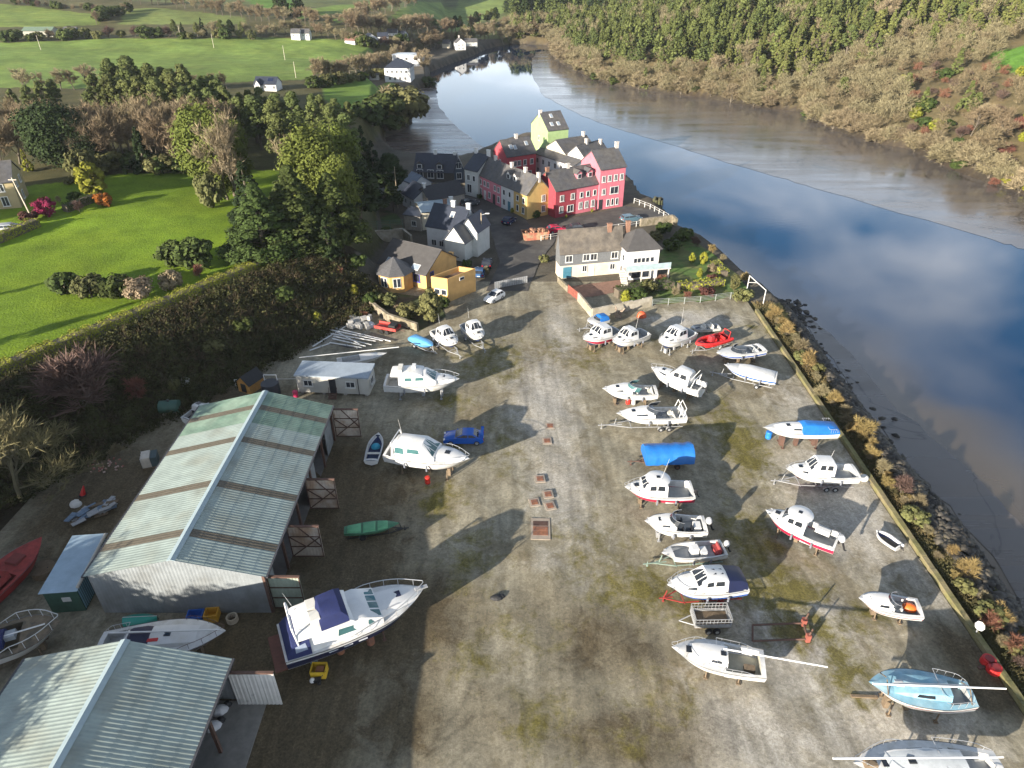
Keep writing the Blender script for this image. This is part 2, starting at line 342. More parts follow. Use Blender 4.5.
# ---------------------------------------------------------------- mudflats: sheets just proud of the water
def mud_mat(name, c1, c2, ro, chan=0.25):
    m = bpy.data.materials.new(name); m.use_nodes = True; nt = m.node_tree; N = nt.nodes.new; Lk = nt.links.new
    b = nt.nodes['Principled BSDF']; b.inputs['IOR'].default_value = 1.6
    g = N('ShaderNodeNewGeometry')
    mp = N('ShaderNodeMapping'); mp.inputs['Rotation'].default_value = (0, 0, 1.03); mp.inputs['Scale'].default_value = (0.22, 1.6, 1); Lk(g.outputs['Position'], mp.inputs['Vector'])
    n1 = N('ShaderNodeTexNoise'); n1.inputs['Scale'].default_value = 0.16; n1.inputs['Detail'].default_value = 7; n1.inputs['Roughness'].default_value = 0.6; Lk(mp.outputs[0], n1.inputs['Vector'])
    mx = N('ShaderNodeMix'); mx.data_type = 'RGBA'; Lk(n1.outputs['Fac'], mx.inputs['Factor']); mx.inputs['A'].default_value = (*c1, 1); mx.inputs['B'].default_value = (*c2, 1)
    # drainage runnels
    wv = N('ShaderNodeTexNoise'); wv.inputs['Scale'].default_value = 0.05; wv.inputs['Detail'].default_value = 5; wv.inputs['Distortion'].default_value = 1.2; Lk(g.outputs['Position'], wv.inputs['Vector'])
    ab = N('ShaderNodeMath'); ab.operation = 'SUBTRACT'; Lk(wv.outputs['Fac'], ab.inputs[0]); ab.inputs[1].default_value = 0.5
    aa = N('ShaderNodeMath'); aa.operation = 'ABSOLUTE'; Lk(ab.outputs[0], aa.inputs[0])
    mr = N('ShaderNodeMapRange'); mr.inputs['From Min'].default_value = 0.0; mr.inputs['From Max'].default_value = 0.012; mr.inputs['To Min'].default_value = chan; mr.inputs['To Max'].default_value = 1; Lk(aa.outputs[0], mr.inputs['Value'])
    v = N('ShaderNodeVectorMath'); v.operation = 'SCALE'; Lk(mx.outputs['Result'], v.inputs[0]); Lk(mr.outputs[0], v.inputs['Scale'])
    Lk(v.outputs[0], b.inputs['Base Color'])
    m2 = N('ShaderNodeMapRange'); m2.inputs['From Min'].default_value = 0.35; m2.inputs['From Max'].default_value = 0.65; m2.inputs['To Min'].default_value = ro*0.6; m2.inputs['To Max'].default_value = ro*1.5; Lk(n1.outputs['Fac'], m2.inputs['Value']); Lk(m2.outputs[0], b.inputs['Roughness'])
    bp = N('ShaderNodeBump'); bp.inputs['Strength'].default_value = 0.05; bp.inputs['Distance'].default_value = 0.12; Lk(n1.outputs['Fac'], bp.inputs['Height']); Lk(bp.outputs[0], b.inputs['Normal'])
    return m
def sheet(name, outline, z, m, sub=0):
    import bmesh
    bm = bmesh.new(); f = bm.faces.new([bm.verts.new((x, y, z)) for x, y in outline]); bmesh.ops.triangulate(bm, faces=[f])
    bm.normal_update()
    for f in bm.faces:
        if f.normal.z < 0: f.normal_flip()
    me = bpy.data.meshes.new(name); bm.to_mesh(me); bm.free(); me.materials.append(m)
    o = bpy.data.objects.new(name, me); C.objects.link(o); o['kind'] = 'structure'; return o
def wob(l, a=0.6, n=4, seed=1):
    rr = random.Random(seed); o = []
    for (x0, y0), (x1, y1) in zip(l, l[1:]+l[:1]):
        for k in range(n):
            t = k/n; o.append((x0+(x1-x0)*t+(rr.uniform(-a, a) if k else 0), y0+(y1-y0)*t+(rr.uniform(-a, a) if k else 0)))
    return o
sheet('mudflat', wob(W([(536,52),(531,62),(534,80),(545,97),(582,116),(622,130),(662,142),(767,174),(828,192),(988,238),(1024,249),(1180,297)], -3.46), .55, 6, 5)[:-5]+[(170,135)]+
      W([(1150,225),(1024,192),(970,174),(930,158),(905,145),(880,141),(830,126),(795,108),(760,104),(700,94),(640,87),(605,81),(580,71),(560,60),(553,55),(552,50)], -3.46), -3.46, mud_mat('wet_mud', (0.085,0.072,0.062), (0.155,0.138,0.125), 0.16, 0.45))
sheet('creek_mud', wob(W([(437,82),(436,92),(438,104),(446,116),(458,128),(474,140),(497,156),(470,170),(420,172),(380,160),(376,134),(400,128),(410,118),(408,96),(420,86)], -3.455), 0.5, 3), -3.455, mud_mat('creek_mud', (0.11,0.08,0.065), (0.20,0.17,0.155), 0.28, 0.4))
sheet('shore_mud', wob([(44,-20),(44,30)]+W([(1000,566),(955,513),(918,475),(880,425),(850,387),(826,352),(800,320),(790,308)], -3.452)+W([(812,318),(850,352),(890,402),(943,447),(985,486),(1018,520),(1090,640)], -3.452)+[(62,-20)], 0.45, 4), -3.452, mud_mat('shore_mud', (0.075,0.062,0.052), (0.125,0.108,0.095), 0.3, 0.4))
# ---------------------------------------------------------------- the gravel yard and the roads
def make_yard():
    xs = np.arange(-50, 38.01, 0.25); ys = np.arange(8, 108.01, 0.25); X, Y = np.meshgrid(xs, ys); n = len(xs); X = X.ravel(); Y = Y.ravel()
    def blobs(l):
        a = np.zeros(len(X))
        for px, py, rx, ry, w in l:
            cx, cy = P(px, py); a = np.maximum(a, w*np.exp(-(((X-cx)/rx)**2+((Y-cy)/ry)**2)))
        return a
    pale = blobs([(560,330,3,14,.8),(545,400,6,16,.9),(560,480,5,12,.8),(590,560,6,9,.5),(530,640,5,5,.35),(800,640,8,8,.9),(840,500,8,14,.9),(930,560,7,12,.8),(900,735,9,6,.9),(760,740,9,7,.8),(690,320,10,4,.9),(620,700,6,5,.3),(320,335,8,5,.8),(800,400,6,8,.7),(545,560,3,3,.6),(440,385,3,3,.5),(520,260,3,9,.9),(330,372,7,4,.4),(700,690,9,5,.5)])
    moss = blobs([(740,440,4,10,.9),(755,540,4,6,.8),(780,590,5,4,1),(800,630,5,2.5,.9),(850,670,4,4,.8),(640,590,6,4,.8),(700,420,6,6,.5),(440,500,3,4,.8),(590,360,5,7,.55),(450,440,3,4,.6),(450,400,4,3,.8),(470,660,3,3,.6),(540,720,3,4,.7),(620,740,5,2,.5),(490,360,7,8,.75),(600,560,6,7,.55),(560,350,4,8,.5),(470,560,4,6,.6),(500,440,5,8,.5),(660,700,5,4,.5),(520,640,6,4,.5),(645,570,3,2,.8),(760,330,3,3,.6),(860,620,4,3,.7),(640,340,14,4,.4),(700,610,4,3,.7)])
    brown = blobs([(600,640,7,6,.75),(640,740,9,4,.75),(540,600,5,5,.55),(480,720,6,6,.5),(300,500,14,14,1.1),(380,620,10,9,1.0),(280,720,9,8,1.1),(350,560,8,8,1.0),(250,640,8,6,1.1),(400,720,5,5,.8),(400,470,7,9,.7),(100,500,10,12,1),(330,680,9,7,.8),(960,650,3,4,.9),(590,700,10,3,.5),(420,350,6,5,.5),(230,400,10,6,.8),(990,690,3,3,1.)])  # brown earth; the blobs round the sheds also deepen their shade by colour
    tr = np.zeros(len(X))
    for l in ([(512,288),(520,330),(530,400),(560,480),(575,560),(560,640),(520,768)],[(520,288),(545,330),(570,380),(600,450),(600,560),(580,660),(600,768)],[(510,290),(500,330),(470,380),(480,470),(500,560),(470,680),(400,768)],[(520,288),(560,350),(600,400),(740,450),(760,530),(800,620)],[(540,300),(620,350),(730,385),(760,440)],[(620,768),(680,700),(820,655),(850,560)],[(430,768),(520,690),(640,650),(660,600)],[(480,768),(560,660),(590,540),(560,420),(530,300)],[(300,345),(400,350),(470,365),(520,330)]):
        w = [P(*q) for q in l]; w = [w[0]]+[tuple(0.25*a+0.75*b for a, b in zip(p, q)) if e else tuple(0.75*a+0.25*b for a, b in zip(p, q)) for p, q in zip(w, w[1:]) for e in (0, 1)]+[w[-1]]
        dd, _ = seg_dist(X, Y, w); tr = np.maximum(tr, np.exp(-((dd-0.78)/0.2)**2)+0.3*np.exp(-(dd/2.2)**2))
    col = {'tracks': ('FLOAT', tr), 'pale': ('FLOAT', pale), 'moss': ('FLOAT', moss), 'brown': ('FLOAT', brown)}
    m = bpy.data.materials.new('yard_gravel'); m.use_nodes = True; nt = m.node_tree; N = nt.nodes.new; Lk = nt.links.new
    b = nt.nodes['Principled BSDF']; b.inputs['Specular IOR Level'].default_value = 0.25
    g = N('ShaderNodeNewGeometry'); pos = g.outputs['Position']
    def noise(sc, de=6, ro=0.6, di=0.0):
        no = N('ShaderNodeTexNoise'); no.inputs['Scale'].default_value = sc; no.inputs['Detail'].default_value = de; no.inputs['Roughness'].default_value = ro; no.inputs['Distortion'].default_value = di; Lk(pos, no.inputs['Vector']); return no.outputs['Fac']
    def rng(src, a, b_, lo=0.0, hi=1.0):
        mr = N('ShaderNodeMapRange'); mr.inputs['From Min'].default_value = a; mr.inputs['From Max'].default_value = b_; mr.inputs['To Min'].default_value = lo; mr.inputs['To Max'].default_value = hi; Lk(src, mr.inputs['Value']); return mr.outputs[0]
    def mth(op, a, c):
        x = N('ShaderNodeMath'); x.operation = op
        for k, q in enumerate((a, c)):
            if isinstance(q, (int, float)): x.inputs[k].default_value = q
            else: Lk(q, x.inputs[k])
        return x.outputs[0]
    def mixc(f, a, c):
        x = N('ShaderNodeMix'); x.data_type = 'RGBA'; Lk(f, x.inputs['Factor'])
        for k, q in (('A', a), ('B', c)):
            if isinstance(q, tuple): x.inputs[k].default_value = (*q, 1)
            else: Lk(q, x.inputs[k])
        return x.outputs['Result']
    def attr(nm):
        a = N('ShaderNodeAttribute'); a.attribute_name = nm; return a.outputs['Fac']
    big = noise(0.10, 5, 0.55, 0.5); med = noise(0.42, 7, 0.68, 0.8); fine = noise(5.5, 6, 0.75); grit = noise(16.0, 3, 0.8); mid2 = noise(1.3, 6, 0.7, 0.6)
    tm = N('ShaderNodeMapping'); tm.inputs['Scale'].default_value = (1.1, 0.10, 1); tm.inputs['Rotation'].default_value = (0, 0, 0.06); Lk(pos, tm.inputs['Vector']); tn = N('ShaderNodeTexNoise'); tn.inputs['Scale'].default_value = 1.0; tn.inputs['Detail'].default_value = 5; tn.inputs['Distortion'].default_value = 0.5; Lk(tm.outputs[0], tn.inputs['Vector']); track = tn.outputs['Fac']
    base = mixc(rng(med, 0.35, 0.65), (0.178,0.155,0.105), (0.305,0.28,0.21))
    base = mixc(rng(big, 0.50, 0.68, 0, 0.6), base, (0.12,0.092,0.048))
    pf = rng(mth('ADD', attr('pale'), mth('MULTIPLY', mth('SUBTRACT', med, 0.5), 1.2)), 0.38, 0.85)
    base = mixc(pf, base, mixc(rng(fine, 0.3, 0.7), (0.31,0.285,0.24), (0.41,0.39,0.345)))
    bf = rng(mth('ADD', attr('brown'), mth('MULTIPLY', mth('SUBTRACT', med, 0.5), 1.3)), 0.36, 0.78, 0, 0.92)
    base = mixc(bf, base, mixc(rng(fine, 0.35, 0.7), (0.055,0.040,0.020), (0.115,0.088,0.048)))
    mf = rng(mth('ADD', attr('moss'), mth('MULTIPLY', mth('SUBTRACT', noise(0.55, 8, 0.7, 0.5), 0.5), 2.2)), 0.36, 0.85, 0, 0.92)
    base = mixc(mf, base, mixc(rng(fine, 0.3, 0.7), (0.075,0.065,0.012), (0.165,0.14,0.03)))
    # dead leaves and stones
    vo = N('ShaderNodeTexVoronoi'); vo.inputs['Scale'].default_value = 5.0; Lk(pos, vo.inputs['Vector'])
    st = N('ShaderNodeSeparateColor'); Lk(vo.outputs['Color'], st.inputs[0])
    sc = mth('MULTIPLY', rng(mid2, 0.3, 0.7, 0.82, 1.18), rng(st.outputs[0], 0, 1, 0.86, 1.14)); sc = mth('MULTIPLY', sc, rng(fine, 0.25, 0.75, 0.83, 1.17)); sc = mth('MULTIPLY', sc, rng(track, 0.3, 0.7, 0.8, 1.2)); tk = mth('MULTIPLY', attr('tracks'), rng(med, 0.36, 0.6)); sc = mth('MULTIPLY', sc, mth('SUBTRACT', 1.0, mth('MULTIPLY', tk, 0.24))); sc = mth('MULTIPLY', sc, rng(grit, 0.25, 0.75, 0.84, 1.18))
    v = N('ShaderNodeVectorMath'); v.operation = 'SCALE'; Lk(base, v.inputs[0]); Lk(sc, v.inputs['Scale'])
    Lk(v.outputs[0], b.inputs['Base Color']); Lk(rng(big, 0.3, 0.7, 0.72, 0.95), b.inputs['Roughness'])
    bp = N('ShaderNodeBump'); bp.inputs['Strength'].default_value = 0.55; bp.inputs['Distance'].default_value = 0.06
    Lk(mth('ADD', mth('MULTIPLY', fine, 0.8), mth('MULTIPLY', grit, 0.5)), bp.inputs['Height']); Lk(bp.outputs[0], b.inputs['Normal'])
    Z = 0.05*np.sin(X*0.37)*np.sin(Y*0.29+1)+0.03*np.sin(X*0.9+Y*0.7); Z = Z*np.clip((37-X)/4, 0, 1)
    Z = np.where(Y > 100, Z*np.clip((106-Y)/6, 0, 1), Z)
    i = np.arange(len(ys)-1)[:, None]*n+np.arange(n-1)[None, :]; F = np.stack([i, i+1, i+n+1, i+n], -1).reshape(-1, 4)
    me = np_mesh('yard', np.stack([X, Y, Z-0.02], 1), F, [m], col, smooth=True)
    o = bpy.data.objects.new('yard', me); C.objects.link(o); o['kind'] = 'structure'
make_yard()
ASPH = mat('asphalt', (0.060,0.056,0.052), 0.85, 0.3, 0.5, 0.3, 20, col2=(0.10,0.092,0.08), thr=0.56, coord='World')
PAVE = mat('pavement', (0.20,0.18,0.15), 0.9, 0.22, 0.8, coord='World')
def px_sheet(name, l, z, m, a=0.25): return sheet(name, wob([P(x, y, z) for x, y in l], a, 3, len(l)), z, m)
px_sheet('village_road', [(486,291),(500,262),(494,240),(489,224),(463,206),(430,190),(400,188),(383,194),(376,186),(392,180),(440,181),(470,188),(490,198),(520,215),(536,230),(560,234),(548,250),(536,270),(528,291)], 0.036, ASPH)
px_sheet('car_park', [(536,230),(556,221),(600,212),(625,206),(655,210),(668,217),(650,222),(600,234),(560,239)], 0.042, ASPH, 0.1)
# ---------------------------------------------------------------- drain covers set in concrete
CONC = mat('concrete', (0.30,0.25,0.20), 0.9, 0.2, 1.2, 0.2); RUST = mat('rust', (0.19,0.085,0.055), 0.85, 0.35, 3, col2=(0.22,0.09,0.045)); 
CONC_D = mat('concrete_dirty', (0.27,0.24,0.19), 0.92, 0.28, 0.9, 0.3, col2=(0.17,0.15,0.09))
for k, (px, py) in enumerate([(550,426),(547,441),(540,479),(548,494.5),(534.5,502.5),(550,506)]):
    x, y = P(px, py)
    t = thing('drain_cover', ['rusty square drain cover in the row, farthest up the yard', 'rusty drain cover just below the farthest one in the yard', 'single rusty drain cover above the cluster of three', 'rusty drain cover at the top of the cluster of three',
        'rusty drain cover at the left of the cluster of three', 'rusty drain cover at the right bottom of the cluster of three'][k], 'drain cover', (x, y, 0.02), 0.05*k, 'drain covers in the yard')
    MB().box(0, 0, 0, 1.05, 1.2, 0.07).build('concrete_surround', CONC, t); MB().box(0, 0, 0.045, 0.66, 0.72, 0.03).build('lid', RUST, t)
x, y = P(540.5, 529); t = thing('drain_hatch', 'large rusty double hatch in a concrete slab', 'drain cover', (x, y, 0.02), -0.03)
MB().box(0, 0, 0, 1.9, 2.9, 0.07).build('concrete_surround', CONC, t)
for q in (-0.62, 0.0, 0.7): MB().box(0, q, 0.045, 1.45, 0.55 if q != .7 else .62, 0.03).build('lid', RUST if q < .6 else mat('rust_dark', (0.075,0.04,0.03), 0.9), t)
# ---------------------------------------------------------------- houses
def zof(base, top):
    """height of a point straight above the ground point seen at base that shows at row top"""
    Y = P(*base)[1]; v = (top-384)/FPX; c, s = math.cos(PITCH), math.sin(PITCH); return CAM_H+Y*(-s-v*c)/(c-v*s)
WHITE = mat('white_paint', (0.58,0.58,0.56), 0.55, 0.08, 2); PANE = glass('window_pane', (0.025,0.03,0.04), 0.08)
SLATE = mat('slate', (0.074,0.073,0.077), 0.7, 0.3, 1.2, 0.5, 9, col2=(0.085,0.08,0.075)); SLATE_B = mat('slate_blue', (0.026,0.032,0.048), 0.5, 0.25, 1.2, 0.5, 9)
SLATE_G = mat('slate_weathered', (0.135,0.115,0.092), 0.85, 0.35, 1.0, 0.6, 8, col2=(0.095,0.083,0.07)); TILE_G = mat('tile_grey', (0.06,0.057,0.056), 0.8, 0.2, 1.2, 0.5, 9)
def render_mat(n, c): return mat('render_'+n, c, 0.85, 0.1, 0.9, 0.15, 12, col2=tuple(x*0.86 for x in c), thr=0.58)
CHIM = mat('chimney_render', (0.5,0.46,0.42), 0.85, 0.2); POT = mat('terracotta', (0.40,0.16,0.09), 0.8, 0.2); BRICKC = mat('chimney_brick', (0.22,0.12,0.08), 0.9, 0.3, 5)
GUT = mat('gutter', (0.05,0.05,0.055), 0.5)
def put_window(t, face, L, D, u, z, w, h, pane=PANE, frame=WHITE, name='window', bars=1):
    """a framed window on wall face f(ront) b(ack) l(eft) r(ight); u along the wall from its left end seen from outside"""
    def tr(a, o, zz):  # a along wall, o outward
        return {'f': (a, -o, zz), 'b': (L-a, D+o, zz), 'l': (-o, D-a, zz), 'r': (L+o, a, zz)}[face]
    m = MB(); f = 0.07
    def bar(a0, a1, z0, z1, o0, o1, mb):
        mb.hexa([tr(a0,o0,z0), tr(a1,o0,z0), tr(a1,o1,z0), tr(a0,o1,z0), tr(a0,o0,z1), tr(a1,o0,z1), tr(a1,o1,z1), tr(a0,o1,z1)])
    a0, a1, z0, z1 = u-w/2, u+w/2, z, z+h
    bar(a0-f, a0+f*.6, z0-f, z1+f, 0.002, 0.09, m); bar(a1-f*.6, a1+f, z0-f, z1+f, 0.002, 0.09, m)
    bar(a0+f*.6, a1-f*.6, z1-f*.6, z1+f, 0.002, 0.09, m); bar(a0-f*2, a1+f*2, z0-f*1.6, z0-f*.2, -0.05, 0.16, m); bar(a0+f*.6, a1-f*.6, z0-f*.2, z0+f*.6, 0.002, 0.09, m)
    if bars and w > 0.7: bar(u-0.03, u+0.03, z0+f*.6, z1-f*.6, 0.03, 0.08, m)
    fr = m.build(name, frame, t); g = MB(); bar(a0+f*.5, a1-f*.5, z0+f*.5, z1-f*.5, 0.004, 0.05, g); g.build('pane', pane, fr); return fr
def put_door(t, face, L, D, u, w, h, dm):
    def tr(a, o, zz): return {'f': (a, -o, zz), 'b': (L-a, D+o, zz), 'l': (-o, D-a, zz), 'r': (L+o, a, zz)}[face]
    m = MB(); a0, a1 = u-w/2, u+w/2
    m.hexa([tr(a0,.002,.02), tr(a1,.002,.02), tr(a1,.07,.02), tr(a0,.07,.02), tr(a0,.002,h), tr(a1,.002,h), tr(a1,.07,h), tr(a0,.07,h)])
    d = m.build('door', dm, t); q = MB(); a = a1-0.12
    q.hexa([tr(a-.03,.07,1.0), tr(a+.03,.07,1.0), tr(a+.03,.12,1.0), tr(a-.03,.12,1.0), tr(a-.03,.07,1.12), tr(a+.03,.07,1.12), tr(a+.03,.12,1.12), tr(a-.03,.12,1.12)]); q.build('handle', GUT, d)
def house(name, label, A, B, D, he, hr, wall, roof=SLATE, ridge='along', wins=(), doors=(), chim=(), sky=(), dorm=(), group=None, z0=0.0, cat='house', over=0.22, hip=0.0, lower=None, barge=None):
    """gabled or hipped house; A and B are the two ends of the front wall, the first on the left seen from outside"""
    A = Vector(A); B = Vector(B); L = (B-A).length; rz = math.atan2(B.y-A.y, B.x-A.x)
    t = thing(name, label, cat, (A.x, A.y, z0), rz, group); w = MB()
    fp = [(0,0),(L,0),(L,D),(0,D)]
    if lower:  # lower storey of another finish
        w.prism(fp, -0.6, lower[0]); w.build('lower_wall', lower[1], t); w = MB(); e = 0.05
        fp = [(-e,-e),(L+e,-e),(L+e,D+e),(-e,D+e)]; w.prism(fp, lower[0], he)
    else: w.prism(fp, -0.6, he)
    x0, y0, x1, y1 = fp[0][0], fp[0][1], fp[2][0], fp[2][1]
    if not hip:
        if ridge == 'along':
            w.add([(x0,y0,he),(x0,y1,he),(x0,D/2,hr),(x1,y0,he),(x1,y1,he),(x1,D/2,hr)], [(0,2,1),(3,4,5),(0,3,5,2),(1,2,5,4)])
        else:
            w.add([(x0,y0,he),(x1,y0,he),(L/2,y0,hr),(x0,y1,he),(x1,y1,he),(L/2,y1,hr)], [(0,1,2),(3,5,4),(0,2,5,3),(1,4,5,2)])
    w.build('wall', wall, t); r = MB(); th = 0.14
    if hip:
        o = over; q = [(-o,-o,he),(L+o,-o,he),(L+o,D+o,he),(-o,D+o,he)]
        a, b = ((hip, D/2, hr), (L-hip, D/2, hr)) if L >= D else ((L/2, hip, hr), (L/2, D-hip, hr))
        if L >= D: fs = [(0,1,5,4),(1,2,5),(2,3,4,5),(3,0,4)]
        else: fs = [(0,1,4),(1,2,5,4),(2,3,5),(3,0,4,5)]
        r.add([*q, a, b], fs+[(3,2,1,0)])
        r.hexa([(-o,-o,he-.12),(L+o,-o,he-.12),(L+o,D+o,he-.12),(-o,D+o,he-.12),(-o,-o,he-.004),(L+o,-o,he-.004),(L+o,D+o,he-.004),(-o,D+o,he-.004)])
    elif ridge == 'along':
        k = (hr-he)/(D/2); o = over; e = he-k*o
        for s in (0, 1):
            ya, yb = (-o, D/2) if s == 0 else (D+o, D/2)
            q = [(-o*.8,ya,e),(L+o*.8,ya,e),(L+o*.8,yb,hr),(-o*.8,yb,hr)]
            if s: q = q[::-1]
            r.slab([(x,y,z+0.01) for x,y,z in q], th)
        r.tube((-o*.8,D/2,hr+th), (L+o*.8,D/2,hr+th), 0.11, n=6)
    else:
        k = (hr-he)/(L/2); o = over; e = he-k*o
        r.slab([(-o,D+o,e+.01),(-o,-o,e+.01),(L/2,-o,hr+.01),(L/2,D+o,hr+.01)], th); r.slab([(L+o,-o,e+.01),(L+o,D+o,e+.01),(L/2,D+o,hr+.01),(L/2,-o,hr+.01)], th)
        r.tube((L/2,-o,hr+th), (L/2,D+o,hr+th), 0.11, n=6)
    ro = r.build('roof', roof, t)
    def rz_at(x, y):
        if hip: return hr
        return he+(hr-he)*(1-abs(y-D/2)/(D/2)) if ridge == 'along' else he+(hr-he)*(1-abs(x-L/2)/(L/2))
    g = MB()
    if ridge == 'along' and not hip:
        for yy in (-over-.05, D+over+.05): MB().tube((-.1,yy,he-k*over+.05), (L+.1,yy,he-k*over+.05), 0.07, n=5).build('gutter', GUT, ro)
    for c in chim:
        x, y, h = c[0]*L, c[1]*D, c[2]; m = MB(); z = rz_at(x, y); h *= .8; m.box(x, y, z+h/2-.5, .75, .5, h+1.0); m.box(x, y, z+h+.03, .88, .62, .12)
        cm = c[3] if len(c) > 3 else CHIM; ch = m.build('chimney', cm, ro); p = MB()
        for q in (-.25, .25): p.tube((x+q,y,z+h+.1), (x+q,y,z+h+.5), .12, .1, 7)
        p.build('chimney_pot', POT, ch) if False else None
    for x, f in sky:  # skylights on the front slope
        x *= L; y = D/2*f; z = rz_at(x, y)+th*1.3; n = Vector((0, -(hr-he), D/2)).normalized(); u = Vector((0, D/2, hr-he)).normalized(); c = Vector((x,y,z))
        q = [c+Vector((dx,0,0))+u*dy for dx, dy in ((-.42,-.6),(.42,-.6),(.42,.6),(-.42,.6))]
        fr = MB().slab(q, .08).build('skylight', WHITE, ro); q = [c+Vector((dx,0,0))+u*dy+n*.085 for dx, dy in ((-.32,-.5),(.32,-.5),(.32,.5),(-.32,.5))]; MB().slab(q, .02).build('pane', mat('skylight_pane', (0.25,0.3,0.36), .1), fr)
    for x, w_, f in dorm:
        x *= L; yf = D/2*f; zb = rz_at(x, yf); h = 1.25; m = MB(); yb = min(D/2, yf+(h+.6)*(D/2)/(hr-he))
        m.add([(x-w_/2,yf,zb-.1),(x+w_/2,yf,zb-.1),(x+w_/2,yf,zb+h),(x-w_/2,yf,zb+h),(x,yf,zb+h+.6),(x-w_/2,yb,zb+h),(x+w_/2,yb,zb+h),(x,yb,zb+h+.6)], [(0,1,2,4,3),(3,0,5),(1,6,2),(3,5,7,4),(2,4,7,6)])
        d = m.build('dormer', wall, t); q = MB(); q.slab([(x-w_/2-.15,yb,zb+h-.13),(x-w_/2-.15,yf-.15,zb+h-.13),(x,yf-.15,zb+h+.62),(x,yb,zb+h+.62)], .09); q.slab([(x+w_/2+.15,yf-.15,zb+h-.13),(x+w_/2+.15,yb,zb+h-.13),(x,yb,zb+h+.62),(x,yf-.15,zb+h+.62)], .09)
        q.build('dormer_roof', roof, d); v = MB(); v.box(x, yf-.03, zb+.68, w_*.72, .06, 1.0); v.build('frame', WHITE, d); v = MB(); v.box(x, yf-.05, zb+.68, w_*.55, .06, .8); v.build('pane', PANE, d)
    for wn in wins:
        face, u, z, ww, hh = wn[:5]; Lf = L if face in 'fb' else D
        put_window(t, face, L, D, u*Lf, z, ww, hh, *wn[5:])
    for face, u, ww, hh, dm in doors: put_door(t, face, L, D, u*(L if face in 'fb' else D), ww, hh, dm)
    return t, L, D
def row(us, z, w, h, face='f'): return [(face, u, z, w, h) for u in us]
ROSE = render_mat('rose', (0.52,0.145,0.185)); CRIM = render_mat('crimson', (0.27,0.035,0.05)); CREAM = render_mat('cream', (0.55,0.50,0.39)); YEL = render_mat('yellow', (0.50,0.34,0.12))
OCH = render_mat('ochre', (0.55,0.33,0.12)); GRN = render_mat('green', (0.29,0.40,0.18)); WHT = render_mat('white', (0.58,0.58,0.57)); STONE = mat('stone_dark', (0.075,0.068,0.06), .9, .3, 3, .4); RED2 = render_mat('red', (0.38,0.06,0.075)); PNK = render_mat('pale_pink', (0.58,0.20,0.24)); GREYW = render_mat('grey_white', (0.52,0.53,0.5))
DOORB = mat('door_blue', (0.05,0.16,0.22), .5); DOORR = mat('door_red', (0.25,0.03,0.03), .5); DOORD = mat('door_dark', (0.03,0.03,0.035), .5)
V2 = lambda p: Vector(p)
VG = 'painted houses on the village quay'
# three storeys, end of the row by the water
he = zof((598,210), 169.5); A, B = P(598,210), P(622.5,206); D = (V2(P(583,160.5,he))-V2(A)).length; hr = he+2.9
house('terraced_house', 'tall three storey pink house with grey roof beside the water', A, B, D, he, hr, ROSE, SLATE, wins=row([.15,.38,.62,.86], he*.68, .75, 1.25)+row([.18], he*.37, .75, 1.2)+[('f',.6,he*.36,2.0,1.5)]+row([.38,.56,.74], he*.07, .6, 1.4), doors=[('f',.08,.9,2.2,DOORD)], chim=[(.98,.5,1.6)], group=VG)
# red terrace to its left
A0, A1, A2 = P(555,218), P(575.5,213.7), P(598,209.2); he2 = zof((555,218), 191); D2 = 7.6
house('terraced_house', 'dark red terraced house with arched bay beside the yellow gable', A0, A1, D2, he2, he2+3.0, CRIM, SLATE, wins=row([.3,.82], he2*.58, .85, 1.2)+[('f',.28,.9,.85,1.3),('f',.72,.75,1.5,1.4)], chim=[(.05,.5,1.1,BRICKC)], group=VG)
house('terraced_house', 'rose terraced house with two dormers next to the tall pink house', A1, A2, D2, he2, he2+3.0, ROSE, SLATE, wins=row([.22,.5,.8], he2*.58, .7, 1.1)+row([.2,.46,.74], .9, .75, 1.4), dorm=[(.25,1.3,.35),(.72,1.3,.35)], chim=[(0.02,.5,1.2)], doors=[('f',.95,.8,2.1,DOORD)], group=VG)
# yellow, white and pink row facing the street
Bb = P(551,215); hy = zof((551,215), 190.8); E0, E1, E2, E3 = P(478,173.5,hy), P(501,184,hy), P(513.7,189,hy), P(527.3,194.8,hy); D3 = (V2(Bb)-V2(E3)).length; hyr = hy+3.1
house('terraced_house', 'yellow end house with its plain gable towards the car park', E2, E3, D3, hy, hyr, YEL, SLATE, wins=row([.3,.75], hy*.6, .7, 1.1)+row([.3,.72], .9, .7, 1.3)+[('r',.72,hy*.6,.8,1.3),('r',.72,.9,.8,1.3)], chim=[(.97,.5,1.1),(.03,.5,1.2)], group=VG)
house('terraced_house', 'white house with two dormers in the row beside the yellow house', E1, E2, D3, hy, hyr, WHT, SLATE, wins=row([.25,.7], hy*.6, .7, 1.1)+row([.25], .9, .8, 1.3), dorm=[(.28,1.2,.35),(.78,1.2,.35)], doors=[('f',.65,.9,2.1,DOORB)], group=VG)
house('terraced_house', 'long pink house in the street row left of the white one', E0, E1, D3, hy, hyr, PNK, SLATE, wins=row([.12,.3,.45,.75,.9], hy*.6, .75, 1.1)+row([.12,.5,.9], .9, .8, 1.3), doors=[('f',.3,.9,2.1,WHITE),('f',.7,1.0,2.2,DOORD)], chim=[(.3,.5,1.2),(.98,.5,1.2)], group=VG)
F0 = P(466,195,0); F1 = P(477,194.5,0)
house('terraced_house', 'small house with slate roof and arched window at the street corner', P(464.5,168.5,6.0), P(477.5,171.5,6.0), 8.0, 6.0, 8.6, GREYW, SLATE_B, wins=[('f',.3,3.6,.8,1.2),('f',.72,3.6,.7,1.2),('f',.35,.8,1.3,1.9)], chim=[(.03,.5,1.6,WHITE),(.97,.5,1.6,WHITE)], group=VG)
